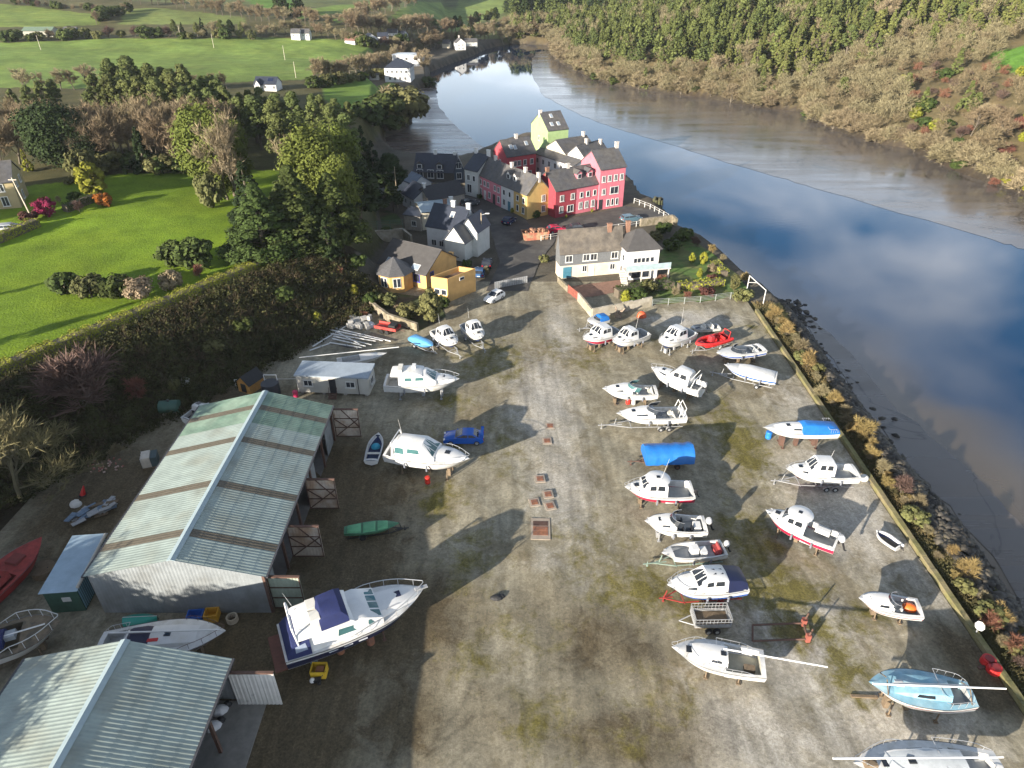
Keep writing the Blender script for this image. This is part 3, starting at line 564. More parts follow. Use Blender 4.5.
# red house behind, green tower, white houses in the court
house('terraced_house', 'red house with skylights standing behind the street row', P(506.9,156.8,6.2), P(536,152.6,6.2), 6.8, 6.2, 9.2, RED2, SLATE, wins=row([.28,.42,.62,.85], 3.7, .8, 1.2)+row([.2,.5,.8], .8, .8, 1.3)+[('l',.5,3.6,.8,1.2)], sky=[(.25,.5),(.38,.45),(.8,.6)], chim=[(.55,.5,1.3)], group=VG)
hg = 9.8; G0, G1 = P(548,131,hg), P(568.5,128.8,hg); DG = (V2(P(532.5,123.5,hg))-V2(G0)).length
house('tower_house', 'tall pale green tower house with steep grey roof behind the white houses', G0, G1, DG, hg, hg+3.4, GRN, SLATE, over=.12, sky=[(.3,.3),(.62,.3),(.45,.75)], chim=[(.03,.5,.8)], wins=[('l',.5,6.6,.7,1.1),('l',.5,3.4,.7,1.1)], group=VG)
house('terraced_house', 'white gabled house nearest the green tower in the court', P(546,147,6.4), P(566,154.5,6.4), 9.0, 6.4, 8.8, CREAM, SLATE, 'across', wins=[('f',.5,4.4,.7,1.8),('f',.5,1.0,1.0,1.5)], chim=[(.5,.9,1.4)], group=VG)
house('terraced_house', 'white gabled house between the pink house and the court', P(566.5,155,6.2), P(586,160,6.2), 8.5, 6.2, 8.8, WHT, SLATE, 'across', wins=[('f',.62,4.2,.7,1.9),('f',.3,1.0,1.0,1.5)], chim=[(.5,.4,1.4),(.62,.9,1.4)], group=VG)
house('terraced_house', 'long low white house with rows of small windows in the court', P(534,153,5.2), P(574,166,5.2), 4.6, 5.2, 6.0, WHT, SLATE, wins=row([.1,.25,.4,.55,.7,.85], 3.2, .8, 1.2)+row([.12,.3,.5,.7], .8, .8, 1.3), doors=[('f',.6,.9,2.0,DOORD)], group=VG)
# balcony of the low white house is its own slab on posts
# dark stone terrace by the creek
hd = zof((414.7,181.3), 171); Q0, Q1 = P(414.7,181.3), P(454,182.8)
house('terraced_house', 'dark stone terrace with two white dormers and black roof by the creek', Q0, Q1, 7.5, hd, hd+3.2, STONE, SLATE_B, wins=row([.15,.42,.66], 1.0, 1.5, 1.9), dorm=[(.14,1.7,.12),(.64,1.7,.12)], chim=[(.48,.5,1.3,WHITE),(.97,.5,.8,WHITE)], group='dark houses by the creek')
house('terraced_house', 'narrow dark house with pale trim at the end of the stone terrace', P(454.6,182.6), P(464,182.2), 8.0, hd+.3, hd+2.9, mat('blue_grey_wall', (0.07,0.09,0.12), .8, .2), SLATE_B, 'across', wins=[('f',.5,3.4,1.1,1.3),('f',.5,.9,1.1,1.4)], chim=[(.1,.9,1.6,WHITE)], group='dark houses by the creek')
# black roofed cottages along the lane
house('cottage', 'white cottage with a black roof in shadow at the bend of the lane', P(403,205), P(415,212), 6.0, 2.8, 4.8, WHT, SLATE_B, wins=[('f',.3,.9,.9,1.1),('f',.7,.9,.9,1.1),('r',.5,.9,.9,1.1)], chim=[(.9,.5,1.0)])
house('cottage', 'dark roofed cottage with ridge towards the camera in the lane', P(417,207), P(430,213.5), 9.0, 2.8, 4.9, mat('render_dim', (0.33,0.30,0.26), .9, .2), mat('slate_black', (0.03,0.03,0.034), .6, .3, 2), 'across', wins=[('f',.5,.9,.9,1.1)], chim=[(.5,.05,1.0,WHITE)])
house('cottage', 'small house with blue grey roof among the black roofs of the lane', P(404,193), P(413,197.5), 5.0, 2.6, 4.4, WHT, mat('slate_steel', (0.10,0.14,0.20), .5, .2), wins=[('f',.4,.9,.9,1.1)])
house('cottage', 'low shed roofed cottage below the tree at the lane', P(378,192), P(395,200), 5.0, 2.4, 3.8, WHT, SLATE_B, wins=[('f',.5,.8,.8,1.0)])
house('outbuilding', 'long outbuilding with pale blue metal roof behind the white house', P(423,230), P(457,226), 6.5, 3.6, 4.5, CREAM, mat('metal_roof', (0.33,0.40,0.44), .45, .12, 1.5), wins=[('f',.3,1.0,.9,1.1)], chim=[(.95,.4,1.2,WHITE),(.75,.3,1.2,BRICKC)], cat='outbuilding')
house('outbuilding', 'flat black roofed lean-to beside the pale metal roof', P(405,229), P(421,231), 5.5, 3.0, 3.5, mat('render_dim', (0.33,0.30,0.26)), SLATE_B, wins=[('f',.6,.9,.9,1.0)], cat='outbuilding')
# white house with slate roofs
h = 4.6; A, B = P(428,249), P(462,255)
t, L, D = house('house', 'white house with blue slate roof and two front gables', A, B, 7.0, h, h+3.1, WHT, SLATE_B, wins=[('f',.2,1.0,1.0,1.1),('f',.42,1.0,.9,1.1),('l',.4,1.0,.8,1.1)], sky=[(.62,.6)], chim=[(.55,.5,1.3,WHITE),(.98,.5,1.2,WHITE)])
def wing(t, x0, x1, y0, y1, he, hr, wall, roof, nm='wing'):
    m = MB(); xm = (x0+x1)/2; m.prism([(x0,y0),(x1,y0),(x1,y1),(x0,y1)], -.6, he); m.add([(x0,y0,he),(x1,y0,he),(xm,y0,hr),(x0,y1,he),(x1,y1,he),(xm,y1,hr)], [(0,1,2),(3,5,4),(0,2,5,3),(1,4,5,2)])
    w = m.build(nm, wall, t); r = MB(); o = .25; k = (hr-he)/(xm-x0); e = he-k*o
    r.slab([(x0-o,y1,e+.01),(x0-o,y0-o,e+.01),(xm,y0-o,hr+.01),(xm,y1,hr+.01)], .14); r.slab([(x1+o,y0-o,e+.01),(x1+o,y1,e+.01),(xm,y1,hr+.01),(xm,y0-o,hr+.01)], .14); r.build('wing_roof', roof, w); return w
wing(t, L*.72, L*1.28, -2.6, 4.0, 3.6, 6.2, GREYW, SLATE_B); wing(t, L*.96, L*1.42, .4, 5.5, 4.8, 7.1, GREYW, SLATE_B)
# ochre house: long roof, round bay, flat roofed block
h = zof((381,277), 262); A, B = P(381,277), P(427,289.5); D = (V2(P(459.7,258,h))-V2(B)).length
BLUEW = mat('blue_frame', (0.06,0.06,0.28), .5)
t, L, D = house('house', 'ochre house with long grey roof, round bay and flat roofed block', A, B, D, h, h+2.7, OCH, TILE_G, over=.35, sky=[(.17,.12),(.24,.12),(.72,.12),(.79,.12)], wins=[('f',.2,1.0,1.0,1.2,PANE,BLUEW),('f',.8,1.0,1.3,1.3,PANE,BLUEW),('r',.18,1.0,.9,1.6,PANE,BLUEW),('f',.08,1.0,.8,1.2)], chim=[(.92,.96,.7,OCH)])
m = MB(); bx, rad = L*.47, 3.0; ring = [(bx+rad*math.cos(a), -1.6+rad*math.sin(a)) for a in [math.pi/8+i*math.pi/4 for i in range(8)]]
m.prism(ring, -.5, 3.0); by = m.build('bay', OCH, t); r = MB(); ro = [(bx+(x-bx)*1.13, -1.6+(y+1.6)*1.13) for x, y in ring]
r.add([(x,y,2.95) for x, y in ro]+[(bx,-1.6,5.3)], [(i,(i+1) % 8,8) for i in range(8)]+[tuple(range(7,-1,-1))]); r.build('bay_roof', mat('bay_slate', (0.075,0.075,0.078), .6, .3, 3), by)
for i in (3,4,5,6):
    a = i*math.pi/4+math.pi/4; ca, sa = math.cos(a), math.sin(a); q = MB(); rr = rad*math.cos(math.pi/8)
    q.box(bx+ca*(rr+.03), -1.6+sa*(rr+.03), 1.75, .08, 1.3, 1.7, a); f = q.build('window', WHITE, by); q = MB()
    for s in (-.32, .32): q.box(bx+ca*(rr+.06)-sa*s, -1.6+sa*(rr+.06)+ca*s, 1.75, .08, .48, 1.45, a)
    q.build('pane', PANE, f)
hb = zof((448.5,302), 281); b0, b1 = V2(P(448.5,302)), V2(P(476,291)); bl = V2(P(431,278.5,hb)); inv = Matrix.Rotation(-t.rotation_euler.z, 2)
T2 = lambda p: inv @ (V2(p)-Vector((t.location.x, t.location.y)))
c0, c1, c3 = T2(b0), T2(b1), T2(bl); c2 = c1+c3-c0; m = MB(); m.prism([c0,c1,c2,c3], -.5, hb-.55); cc = (c0+c2)/2; k = .92
outer = [c0,c1,c2,c3]; inn = [cc+(p-cc)*k for p in outer]
for i in range(4):
    j = (i+1) % 4; p, q, s, u = outer[i], outer[j], inn[j], inn[i]
    m.hexa([(*p,hb-.55),(*q,hb-.55),(*s,hb-.55),(*u,hb-.55),(*p,hb+.35),(*q,hb+.35),(*s,hb+.35),(*u,hb+.35)])
bk = m.build('flat_roofed_block', OCH, t); MB().prism(inn, hb-.54, hb-.48).build('terrace', mat('terrace_brown', (0.12,0.075,0.05), .9), bk)
for f_, z_, (p, q) in ((.35,1.0,(c3,c0)),(.75,1.0,(c3,c0)),(.5,2.6,(c0,c1))):
    d = (q-p).normalized(); n = Vector((d.y,-d.x)); c = p+(q-p)*f_+n*.03; an = math.atan2(d.y,d.x)
    w_ = MB().box(c.x, c.y, z_+.6, 1.0, .08, 1.0 if z_ < 2 else .55, an).build('window', WHITE, bk); MB().box(c.x+n.x*.03, c.y+n.y*.03, z_+.6, .8, .08, .8 if z_ < 2 else .38, an).build('pane', PANE, w_)
# slate hung house with a hipped wing at the river side
h = zof((559.5,278.5), 252); A, B = P(559.5,278.5), P(620,273); back = V2(P(546.5,249.5,h)); D = (back-V2(A)).length
lw = h*.47; SHUNG = mat('slate_hung', (0.12,0.125,0.13), .8, .18, 3, .4, 14)
t, L, D = house('house', 'long house with slate hung upper floor and white hipped wing', A, B, D, h, h+3.2, SHUNG, SLATE_G, lower=(lw, render_mat('cream_pale', (0.55,0.48,0.38))), chim=[(.8,.42,1.5,BRICKC),(1.12,.62,1.8,BRICKC)],
    wins=row([.14,.42,.54,.88], h*.6, 1.15, 1.15)+[('f',.40,.9,.8,1.1),('f',.86,.9,.9,1.0)], doors=[('f',.12,1.5,2.0,DOORB),('f',.52,.9,2.1,WHITE)])
cq = V2(P(634.5,280.5)); T3 = lambda p: Matrix.Rotation(-t.rotation_euler.z, 2) @ (V2(p)-Vector((t.location.x, t.location.y)))
q0 = T3(cq); x0, x1, y0, y1 = L*.985, L*1.50, q0.y+.4, D*.98; hw = h+.45
m = MB(); m.prism([(x0,y0),(x1,y0),(x1,y1),(x0,y1)], -.5, hw); wg = m.build('hipped_wing', WHT, t); r = MB(); o = .45; xm, ym = (x0+x1)/2, (y0+y1)/2
r.add([(x0-o,y0-o,hw),(x1+o,y0-o,hw),(x1+o,y1+o,hw),(x0-o,y1+o,hw),(xm-.6,ym,hw+2.7),(xm+.6,ym,hw+2.7)], [(0,1,5,4),(1,2,5),(2,3,4,5),(3,0,4),(3,2,1,0)]); r.build('hipped_roof', TILE_G, wg)
for (xa, n_) in ((.25,1),(.5,3),(.78,1)):
    for k in range(n_):
        xx = x0+(x1-x0)*xa+(k-(n_-1)/2)*.75; f = MB().box(xx, y0-.03, h*.72, .7, .08, .95).build('window', WHITE, wg); MB().box(xx, y0-.06, h*.72, .52, .08, .75).build('pane', PANE, f)
for zz, yy in ((h*.72,.3),(h*.72,.65),(1.3,.4)):
    f = MB().box(x0-.03, y0+(y1-y0)*yy, zz, .08, .9, 1.1).build('window', WHITE, wg); MB().box(x0-.06, y0+(y1-y0)*yy, zz, .08, .7, .9).build('pane', PANE, f)
f = MB().box(x0+(x1-x0)*.45, y0-.04, 1.25, 3.4, .08, 2.1).build('patio_door', WHITE, wg); MB().box(x0+(x1-x0)*.45, y0-.07, 1.25, 3.1, .08, 1.8).build('pane', PANE, f)
m = MB(); m.box((x0+x1)/2+.3, y0-1.0, lw+.1, x1-x0+2.4, 2.0, .16)
for a in (.02,.35,.68,1.0): m.box(x0-.6+(x1-x0+1.8)*a, y0-1.85, lw/2, .18, .18, lw+.1)
bal = m.build('balcony', mat('balcony_concrete', (0.5,0.47,0.42), .8), wg); MB().box((x0+x1)/2+.3, y0-1.95, lw+.7, x1-x0+2.3, .05, 1.0).build('glass_balustrade', mat('balustrade_glass', (0.30,0.38,0.40), .1), bal)
m = MB()
for k in range(8): m.box(x0-1.2+.0*k, y0-3.2+k*.32, .15+k*.3, 1.1, .32, .3+.0*k)
m.build('outside_stair', mat('balcony_concrete', (0.5,0.47,0.42)), wg)
# ---------------------------------------------------------------- houses far off
def farhouse(name, label, px, py, w, d, he, hr, rz, wall, roof, wins=(), hip=0, chim=(), cat='house', group=None, **k):
    x, y, z = land(px, py); c, s = math.cos(rz), math.sin(rz); f_ = 1.0 if py > 60 else .62; w *= f_; d *= f_; he *= f_; hr *= f_; wins = [(q[0], q[1], q[2]*f_, q[3]*f_, q[4]*f_) for q in wins]; return house(name, label, (x-c*w/2, y-s*w/2), (x+c*w/2, y+s*w/2), d, he, hr, wall, roof, z0=z-.1, wins=wins, hip=hip, chim=chim, cat=cat, group=group, **k)
FG = 'houses far up the valley'; NAVY_P = mat('solar_navy', (0.015,0.022,0.05), .15, .1)
t, _, _ = farhouse('house', 'white bungalow with dark roof and solar panel at the edge of the pines', 266, 91, 7.4, 5, 2.2, 4.0, -.1, WHT, SLATE_B, row([.5,.9], .8, .8, .9))
wing(t, .6, 2.4, -1.2, 2.2, 2.2, 3.6, WHT, SLATE_B); MB().slab([(4.4,.9,3.0),(6.2,.9,3.0),(6.2,1.9,3.75),(4.4,1.9,3.75)], .05).build('solar_panel', NAVY_P, t)
farhouse('boathouse', 'white two storey boathouse with black hipped roof beside the creek', 398, 82, 11, 10, 5.6, 8.6, -.05, WHT, SLATE_B, row([.12,.3,.48,.66,.84], 3.6, .9, 1.0)+row([.2,.4,.6,.8], .9, 1.0, 1.2)+row([.2,.5,.8], 3.6, .9, 1.0, 'r'), hip=4.2)
farhouse('outbuilding', 'flat roofed white building behind the boathouse', 407, 66, 14, 9, 5.0, 5.4, -.1, WHT, mat('flat_roof', (0.45,0.5,0.55), .6), row([.2,.5,.8], 2.6, 1.2, 1.2), hip=4, cat='outbuilding')
farhouse('outbuilding', 'low grey lean-to left of the boathouse', 371, 80, 7, 4, 2.2, 2.9, 0, GREYW, SLATE, cat='outbuilding')
for k, (px, py, w, lab) in enumerate([(296,40,7,'left half of the white pair of houses on the green field'),(305.5,40,7,'right half of the white pair of houses on the green field')]):
    farhouse('house', lab, px, py, w, 7, 5.0, 7.6, 0, WHT, SLATE, row([.3,.7], 3.0, 1, 1.1), group=FG)
farhouse('house', 'white house with its gable to the sun among the hedges above the creek', 372, 43, 12, 8, 3.2, 6.8, .5, WHT, SLATE_B, row([.3,.7], 1, 1, 1.1), group=FG, ridge='across')
for k, (px, py, lab) in enumerate([(357,43,'small cream house left of the white gable above the creek'),(383,40,'white cottage between hedges above the creek'),(392,36,'farthest pale cottage in the row above the creek'),(350,44,'brown roofed cottage at the left of the row above the creek'),(400,38,'small white cottage at the right of the row above the creek')]):
    farhouse('cottage', lab, px, py, 9, 6, 2.8, 5.4, .3-.2*k, (CREAM if k == 0 else WHT), (SLATE, SLATE_B, SLATE, mat('roof_brown', (0.16,0.08,0.06), .8), SLATE_B)[k], row([.3,.7], 1, 1, 1.1), group=FG)
farhouse('house', 'white house with tall gable on the wooded point by the river', 461, 50, 9, 8, 6.0, 9.5, .3, WHT, SLATE, row([.3,.7], 3.6, 1, 1.2)+row([.3,.7], .9, 1, 1.2), ridge='across', chim=[(.5,.8,1.5)])
farhouse('cottage', 'low grey house half hidden by trees on the wooded point', 471, 46, 12, 8, 3.5, 6, .1, GREYW, SLATE)
farhouse('cottage', 'small pale house half hidden left of the point', 446, 48, 7, 6, 4, 6.5, -.2, CREAM, SLATE)
farhouse('farm_barn', 'long green roofed farm barn across the upper field', 38, 36, 22, 10, 3.6, 5.6, .02, mat('barn_wall', (0.30,0.30,0.25), .9), mat('barn_green', (0.12,0.17,0.12), .7), cat='barn')
farhouse('house', 'pale blue and white farmhouse beside the green barn', 70, 36, 10, 7, 3.4, 5.8, -.1, mat('render_sky', (0.30,0.50,0.55), .8), SLATE, row([.2,.5,.8], 1, 1, 1.1))
farhouse('cottage', 'white farm cottage between barn and pale blue farmhouse', 62, 38, 6, 5, 2.8, 4.8, 0, WHT, SLATE_B)
# cream house at the left edge behind the lawn
x, y, z = land(18, 210)
house('house', 'cream two storey house with white windows at the edge of the lawn', (x-9.5,y-2.8), (x,y+1.2), 8, 4.9, 7.4, render_mat('buff', (0.36,0.29,0.16)), SLATE, z0=z-.2, wins=row([.35,.8], 3.3, 1.0, 1.3)+row([.35,.8], .8, 1.0, 1.6)+[('r',.3,3.4,.9,1.2),('r',.7,3.4,.9,1.2),('r',.5,.9,1.0,1.4)])
# ---------------------------------------------------------------- boatyard sheds
RSHEET = mat('roof_sheet', (0.255,0.305,0.28), .5, .2, .6, col2=(0.225,0.25,0.215), thr=.54); RLIGHT = mat('rooflight_brown', (0.10,0.085,0.06), .6, .2, 2); RGREEN = mat('rooflight_green', (0.13,0.20,0.15), .45, .25, .8, col2=(0.18,0.25,0.19))
RIDGE = mat('ridge_cap', (0.28,0.35,0.37), .4, .08); CLAD = mat('wall_sheet', (0.21,0.23,0.24), .5, .18, .7, col2=(0.16,0.17,0.17), thr=.54); CLADG = mat('wall_dark', (0.20,0.21,0.21), .7, .2); STEEL = mat('rusty_steel', (0.10,0.055,0.04), .8, .3, 2)
DWHITE = mat('door_sheet', (0.52,0.46,0.39), .6, .2, 1.0, col2=(0.36,0.25,0.17), thr=.5); DGREEN = mat('door_green', (0.33,0.38,0.30), .6, .15)
def corr(y0, y1, x0, z0, x1, z1, amp=.014, per=.30, rows=6):
    """corrugated slope from ridge (x0,z0) to eave (x1,z1), sheets lapped in rows"""
    n = max(4, int((y1-y0)/per*4)); ys = [y0+(y1-y0)*i/n for i in range(n+1)]; m = MB()
    for k in range(rows):
        a, b = k/rows, (k+1)/rows+.006; za = z0+(z1-z0)*a; zb = z0+(z1-z0)*b+.012
        top = [(x0+(x1-x0)*a, y, za+amp*math.sin(2*math.pi*y/per)) for y in ys]; bot = [(x0+(x1-x0)*b, y, zb+amp*math.sin(2*math.pi*y/per)) for y in ys]
        m.loft([top, bot], 0, False, flip=(x1 > x0))
    return m
def shed(label, xl, xr, xm, y0, y1, he, hr, strips, greens):
    t = thing('boat_shed', label, 'shed', (xm, y0, 0)); L = y1-y0; a, b = xl-xm, xr-xm
    w = MB(); w.slab([(a+.1,0.05,-.3),(a+.1,L-.05,-.3),(a+.1,L-.05,he-.05),(a+.1,0.05,he-.05)][::-1], .1); w.build('side_wall', CLADG, t)
    def gable(y, m_):
        g = MB(); n = 96; xs = [a+.1+(b-a-.2)*i/n for i in range(n+1)]; top = lambda x: he-.06+(hr-he)*(1-(abs(x)/(abs(a) if x < 0 else b)))
        g.loft([[(x,y+.012*math.sin(x*2*math.pi/.3),0) for x in xs], [(x,y+.012*math.sin(x*2*math.pi/.3),top(x)) for x in xs]], 0, False); return g.build('gable_wall', m_, t)
    gable(.05, CLAD); gable(L-.05, CLAD)
    bounds = sorted([(s, e, RLIGHT, 'rooflight') for s, e in strips]+[(s, e, RGREEN, 'rooflight') for s, e in greens]); cur = 0; segs = []
    for s, e, m_, nm in bounds:
        if s > cur: segs.append((cur, s, RSHEET, 'roof'))
        segs.append((s, e, m_, nm)); cur = e
    if cur < L: segs.append((cur, L, RSHEET, 'roof'))
    roofs = {}
    for s, e, m_, nm in segs:
        for x1 in (a-.25, b+.25):
            z1 = hr-(hr-he)*abs(x1)/(abs(a) if x1 < 0 else b); o = corr(s-(.15 if s == 0 else 0), e+(.15 if e == L else 0), 0, hr, x1, z1)
            o.build(nm, m_, t)
    r = MB(); r.slab([(-.35,-.2,hr-.02),(0,-.2,hr+.1),(0,L+.2,hr+.1),(-.35,L+.2,hr-.02)][::-1], .05); r.slab([(0,-.2,hr+.1),(.35,-.2,hr-.02),(.35,L+.2,hr-.02),(0,L+.2,hr+.1)][::-1], .05); r.build('ridge_cap', RIDGE, t)
    MB().box(b+.32, L/2, he-.12, .16, L+.3, .16).build('gutter', GUT, t); MB().box(a-.32, L/2, he-.12, .16, L+.3, .16).build('gutter', GUT, t)
    f = MB(); n = 5
    for k in range(n+1): f.box(b-.1, .15+(L-.3)*k/n, he/2-.1, .22, .22, he-.2)
    f.box(b-.1, L/2, he-.3, .2, L-.2, .3); f.build('steel_frame', STEEL, t)
    return t, a, b, L
def leaf(t, x, y, w, h, m_, brace=True, sgn=1, ang=0.0, bracem=STEEL):
    """a door leaf swung straight out from the side wall, its braced back towards the camera"""
    m = MB(); n = 30; c, s = math.cos(ang), math.sin(ang); tr = lambda a, o, z: (x+a*c-o*s, y+a*s+o*c, z)
    xs = [w*i/n for i in range(n+1)]; m.loft([[tr(a,.05+.02*math.sin(a*21),.12) for a in xs], [tr(a,.05+.02*math.sin(a*21),h) for a in xs]], 0, False)
    m.hexa([tr(0,.08,.12),tr(w,.08,.12),tr(w,.12,.12),tr(0,.12,.12),tr(0,.08,h),tr(w,.08,h),tr(w,.12,h),tr(0,.12,h)])
    d = m.build('door', m_, t); q = MB(); r = .055
    if bracem is None: MB().box(*tr(w/2,.03,h+.02), w+.1, .22, .12, ang).build('top_rail', STEEL, d); return d
    q.box(*tr(w/2,.03,h+.02), w+.1, .22, .12, ang)
    for z in (.14, h*.36, h*.68, h-.03): q.tube(tr(0,-.03,z), tr(w,-.03,z), r, n=4)
    for a in (.03, w-.03): q.tube(tr(a,-.03,.1), tr(a,-.03,h), r, n=4)
    if brace: q.tube(tr(0,-.04,.14), tr(w,-.04,h*.68), r, n=4); q.tube(tr(0,-.04,h*.68), tr(w*.5,-.04,h*.36), r, n=4); q.tube(tr(w*.35,-.04,h-.03), tr(w,-.04,h*.36), r, n=4)
    q.build('brace', bracem, d); return d
Y0, Y1 = 38.8, 63.4
t, a, b, L = shed('long boat shed with brown rooflight strips and open doors on its right', -34.9, -20.4, -27.4, Y0, Y1, 4.7, 6.6, [(2.6,3.5),(8.9,9.8),(15.6,16.5),(21.3,22.2)], [(18.9,21.3),(22.2,24.6)])
for px, py, w, h, mm in ((336,437,2.9,3.9,DWHITE),(310,509,2.9,3.9,DWHITE),(293.5,557,2.9,3.9,DWHITE)):
    x, y = P(px, py); leaf(t, b-.05, y-Y0, w, h, mm)
leaf(t, b-.05, .5, 2.7, 3.9, DGREEN, False)
for s, e in ((.2,2.2),(13.5,16.5),(21.5,24.0)): w = MB().slab([(b-.25,s,0),(b-.25,e,0),(b-.25,e,4.5),(b-.25,s,4.5)], .08); w.build('side_cladding', CLADG, t)
MB().box((a+b)/2, L/2, .02, b-a-.4, L-.4, .06).build('shed_floor', mat('shed_floor', (0.16,0.15,0.14), .9), t)
t2, a, b, L = shed('near boat shed with plain pale green corrugated roof', -35.0, -20.5, -27.4, 10.8, 30.9, 4.7, 6.7, [], [])
x, y = P(233, 706); leaf(t2, b-.05, y-10.8, 3.3, 4.0, mat('door_white_marked', (0.60,0.59,0.56), .6, .1, 1.2, col2=(0.10,0.11,0.13), thr=.68), False, bracem=None); leaf(t2, b-.05, 12.3, 3.0, 4.0, DWHITE)
MB().box((a+b)/2+1.2, L/2, .02, b-a+1.6, L-.4, .06).build('shed_floor', mat('shed_floor2', (0.22,0.21,0.19), .9), t2)
# site cabin
A, B = P(299,394), P(370,397); t = thing('site_cabin', 'pale site cabin with blue grey roof and steps to its door', 'cabin', (*A, 0), math.atan2(B[1]-A[1], B[0]-A[0])); L = (V2(B)-V2(A)).length; D = 3.1
CAB = mat('cabin_panel', (0.45,0.44,0.40), .6, .1, 1, col2=(0.50,0.47,0.40), thr=.6)
MB().prism([(0,0),(L,0),(L,D),(0,D)], .35, 2.75).build('wall', CAB, t); r = MB(); r.box(L/2, D/2, 2.82, L+.3, D+.35, .14); r.slab([(-.15,-.17,2.9),(L+.15,-.17,2.9),(L+.15,D+.17,3.02),(-.15,D+.17,3.02)], .03); r.build('roof', mat('cabin_roof', (0.28,0.33,0.38), .5, .12), t)
for u, w_ in ((.16,1.1),(.75,1.1)): put_window(t, 'f', L, D, u*L, 1.35, w_, .8)
put_window(t, 'r', L, D, D*.5, 1.2, 1.0, .9); m = MB(); m.box(L*.5, -.03, 1.4, .85, .06, 2.05); m.build('door', DOORD, t)
m = MB(); [m.box(L*.5, -.3-.28*k, .42-.14*k, 1.0, .28, .1) for k in range(3)]; m.tube((L*.5-.5,-.9,0),(L*.5-.5,-.1,1.3),.03); m.tube((L*.5+.5,-.9,0),(L*.5+.5,-.1,1.3),.03); m.build('steps', STEEL, t)
m = MB(); [m.box(x_*L, D*.5, .17, .4, D*.9, .34) for x_ in (.05,.35,.65,.95)]; m.build('support', mat('block_grey', (0.3,0.29,0.27), .9), t); m = MB(); m.tube((L*.86,-.1,.3),(L*.86,-.1,2.7),.05); m.build('drainpipe', GUT, t)
# store beside the big shed: blue roof, green side, striped end
zr_ = 2.7; A, B = V2(P(41.5,592,zr_)), V2(P(75.5,589.5,zr_)); Cc = V2(P(111,536,zr_)); d1 = B-A; d2 = Cc-B
t = thing('storage_container', 'green storage container with blue tin roof beside the shed', 'container', (A.x, A.y, 0), math.atan2(d1.y, d1.x)); L, D = d1.length, d2.length
MB().prism([(0,0),(L,0),(L,D),(0,D)], .05, zr_-.1).build('wall', mat('container_green', (0.03,0.085,0.06), .6, .25, 2), t); m = MB()
for k in range(24): m.box(L+.02, .2+(D-.4)*k/23, zr_/2, .05, (D-.4)/48, zr_-.4)
m.build('ribbed_side', mat('container_blue', (0.17,0.33,0.42), .5), t); MB().slab([(-.2,-.2,zr_-.05),(L+.2,-.2,zr_-.05),(L+.2,D+.2,zr_+.12),(-.2,D+.2,zr_+.12)], .05).build('roof', mat('tin_blue', (0.30,0.40,0.48), .4, .15, .8), t); MB().box(L*.6, -.02, 1.6, .7, .03, .5).build('notice', WHITE, t)
m = MB(); m.tube((L+.15,.1,zr_+.12),(L+.15,D,zr_+.28),.14,n=7); m.build('gutter_pipe', mat('pipe_grey', (0.45,0.42,0.36), .7), t)
# ---------------------------------------------------------------- boats
GEL = mat('gelcoat', (0.62,0.62,0.61), .3, .07, 1.2, col2=(0.54,0.53,0.49), thr=.58); GELD = mat('deck_paint', (0.55,0.55,0.54), .5, .12, 2, col2=(0.43,0.42,0.39), thr=.58)
STRAKE = mat('rub_strake', (0.20,0.20,0.20), .7, .2); FEND = mat('fender_grey', (0.16,0.17,0.2), .5, .2); SOLE = mat('cockpit_sole', (0.36,0.37,0.37), .7, .15, 2); TEAK = mat('teak', (0.12,0.045,0.03), .7, .2, 3); TINT = glass('tinted_glass', (0.018,0.022,0.028), .05); AQUA = mat('green_glass', (0.05,0.12,0.125), .06, .2, 2)
ANTI_B = mat('antifoul_blue', (0.02,0.035,0.10), .8, .2); ANTI_R = mat('antifoul_red', (0.20,0.03,0.025), .85, .25); ANTI_K = mat('antifoul_black', (0.02,0.022,0.025), .8, .2); 
RAIL = mat('rail_steel', (0.62,0.62,0.62), .3, .05, metal=.6); ALU = mat('spar_alu', (0.66,0.66,0.65), .4, .08); BLK = mat('black_rubber', (0.015,0.015,0.016), .7, .2); NAVY = mat('navy', (0.006,0.010,0.042), .5, .12, 2)
CANV = mat('canvas_blue', (0.006,0.013,0.075), .8, .15, 2, .4, 4); TARP = mat('tarp_blue', (0.012,0.13,0.42), .5, .15, 2, .5, 4); STR_R = mat('stripe_red', (0.35,0.015,0.05), .4, .1); STR_B = mat('stripe_blue', (0.02,0.09,0.38), .4, .1)
GALV = mat('galvanised', (0.38,0.39,0.40), .5, .2, 3, metal=.4); WOOD = mat('timber', (0.15,0.11,0.07), .85, .25, 4); BARR_B = mat('barrel_blue', (0.02,0.17,0.55), .4, .1); BARR_R = mat('barrel_red', (0.55,0.03,0.02), .4, .1); ORNG = mat('orange', (0.75,0.14,0.02), .5, .1)
OBW = mat('outboard_grey', (0.40,0.41,0.42), .35, .1); OBK = mat('outboard_black', (0.02,0.02,0.022), .3, .1); REDP = mat('red_paint', (0.50,0.02,0.02), .5, .2); CUSH = mat('cushion', (0.62,0.60,0.54), .7, .1)
def lin(a, b, t): return a+(b-a)*t
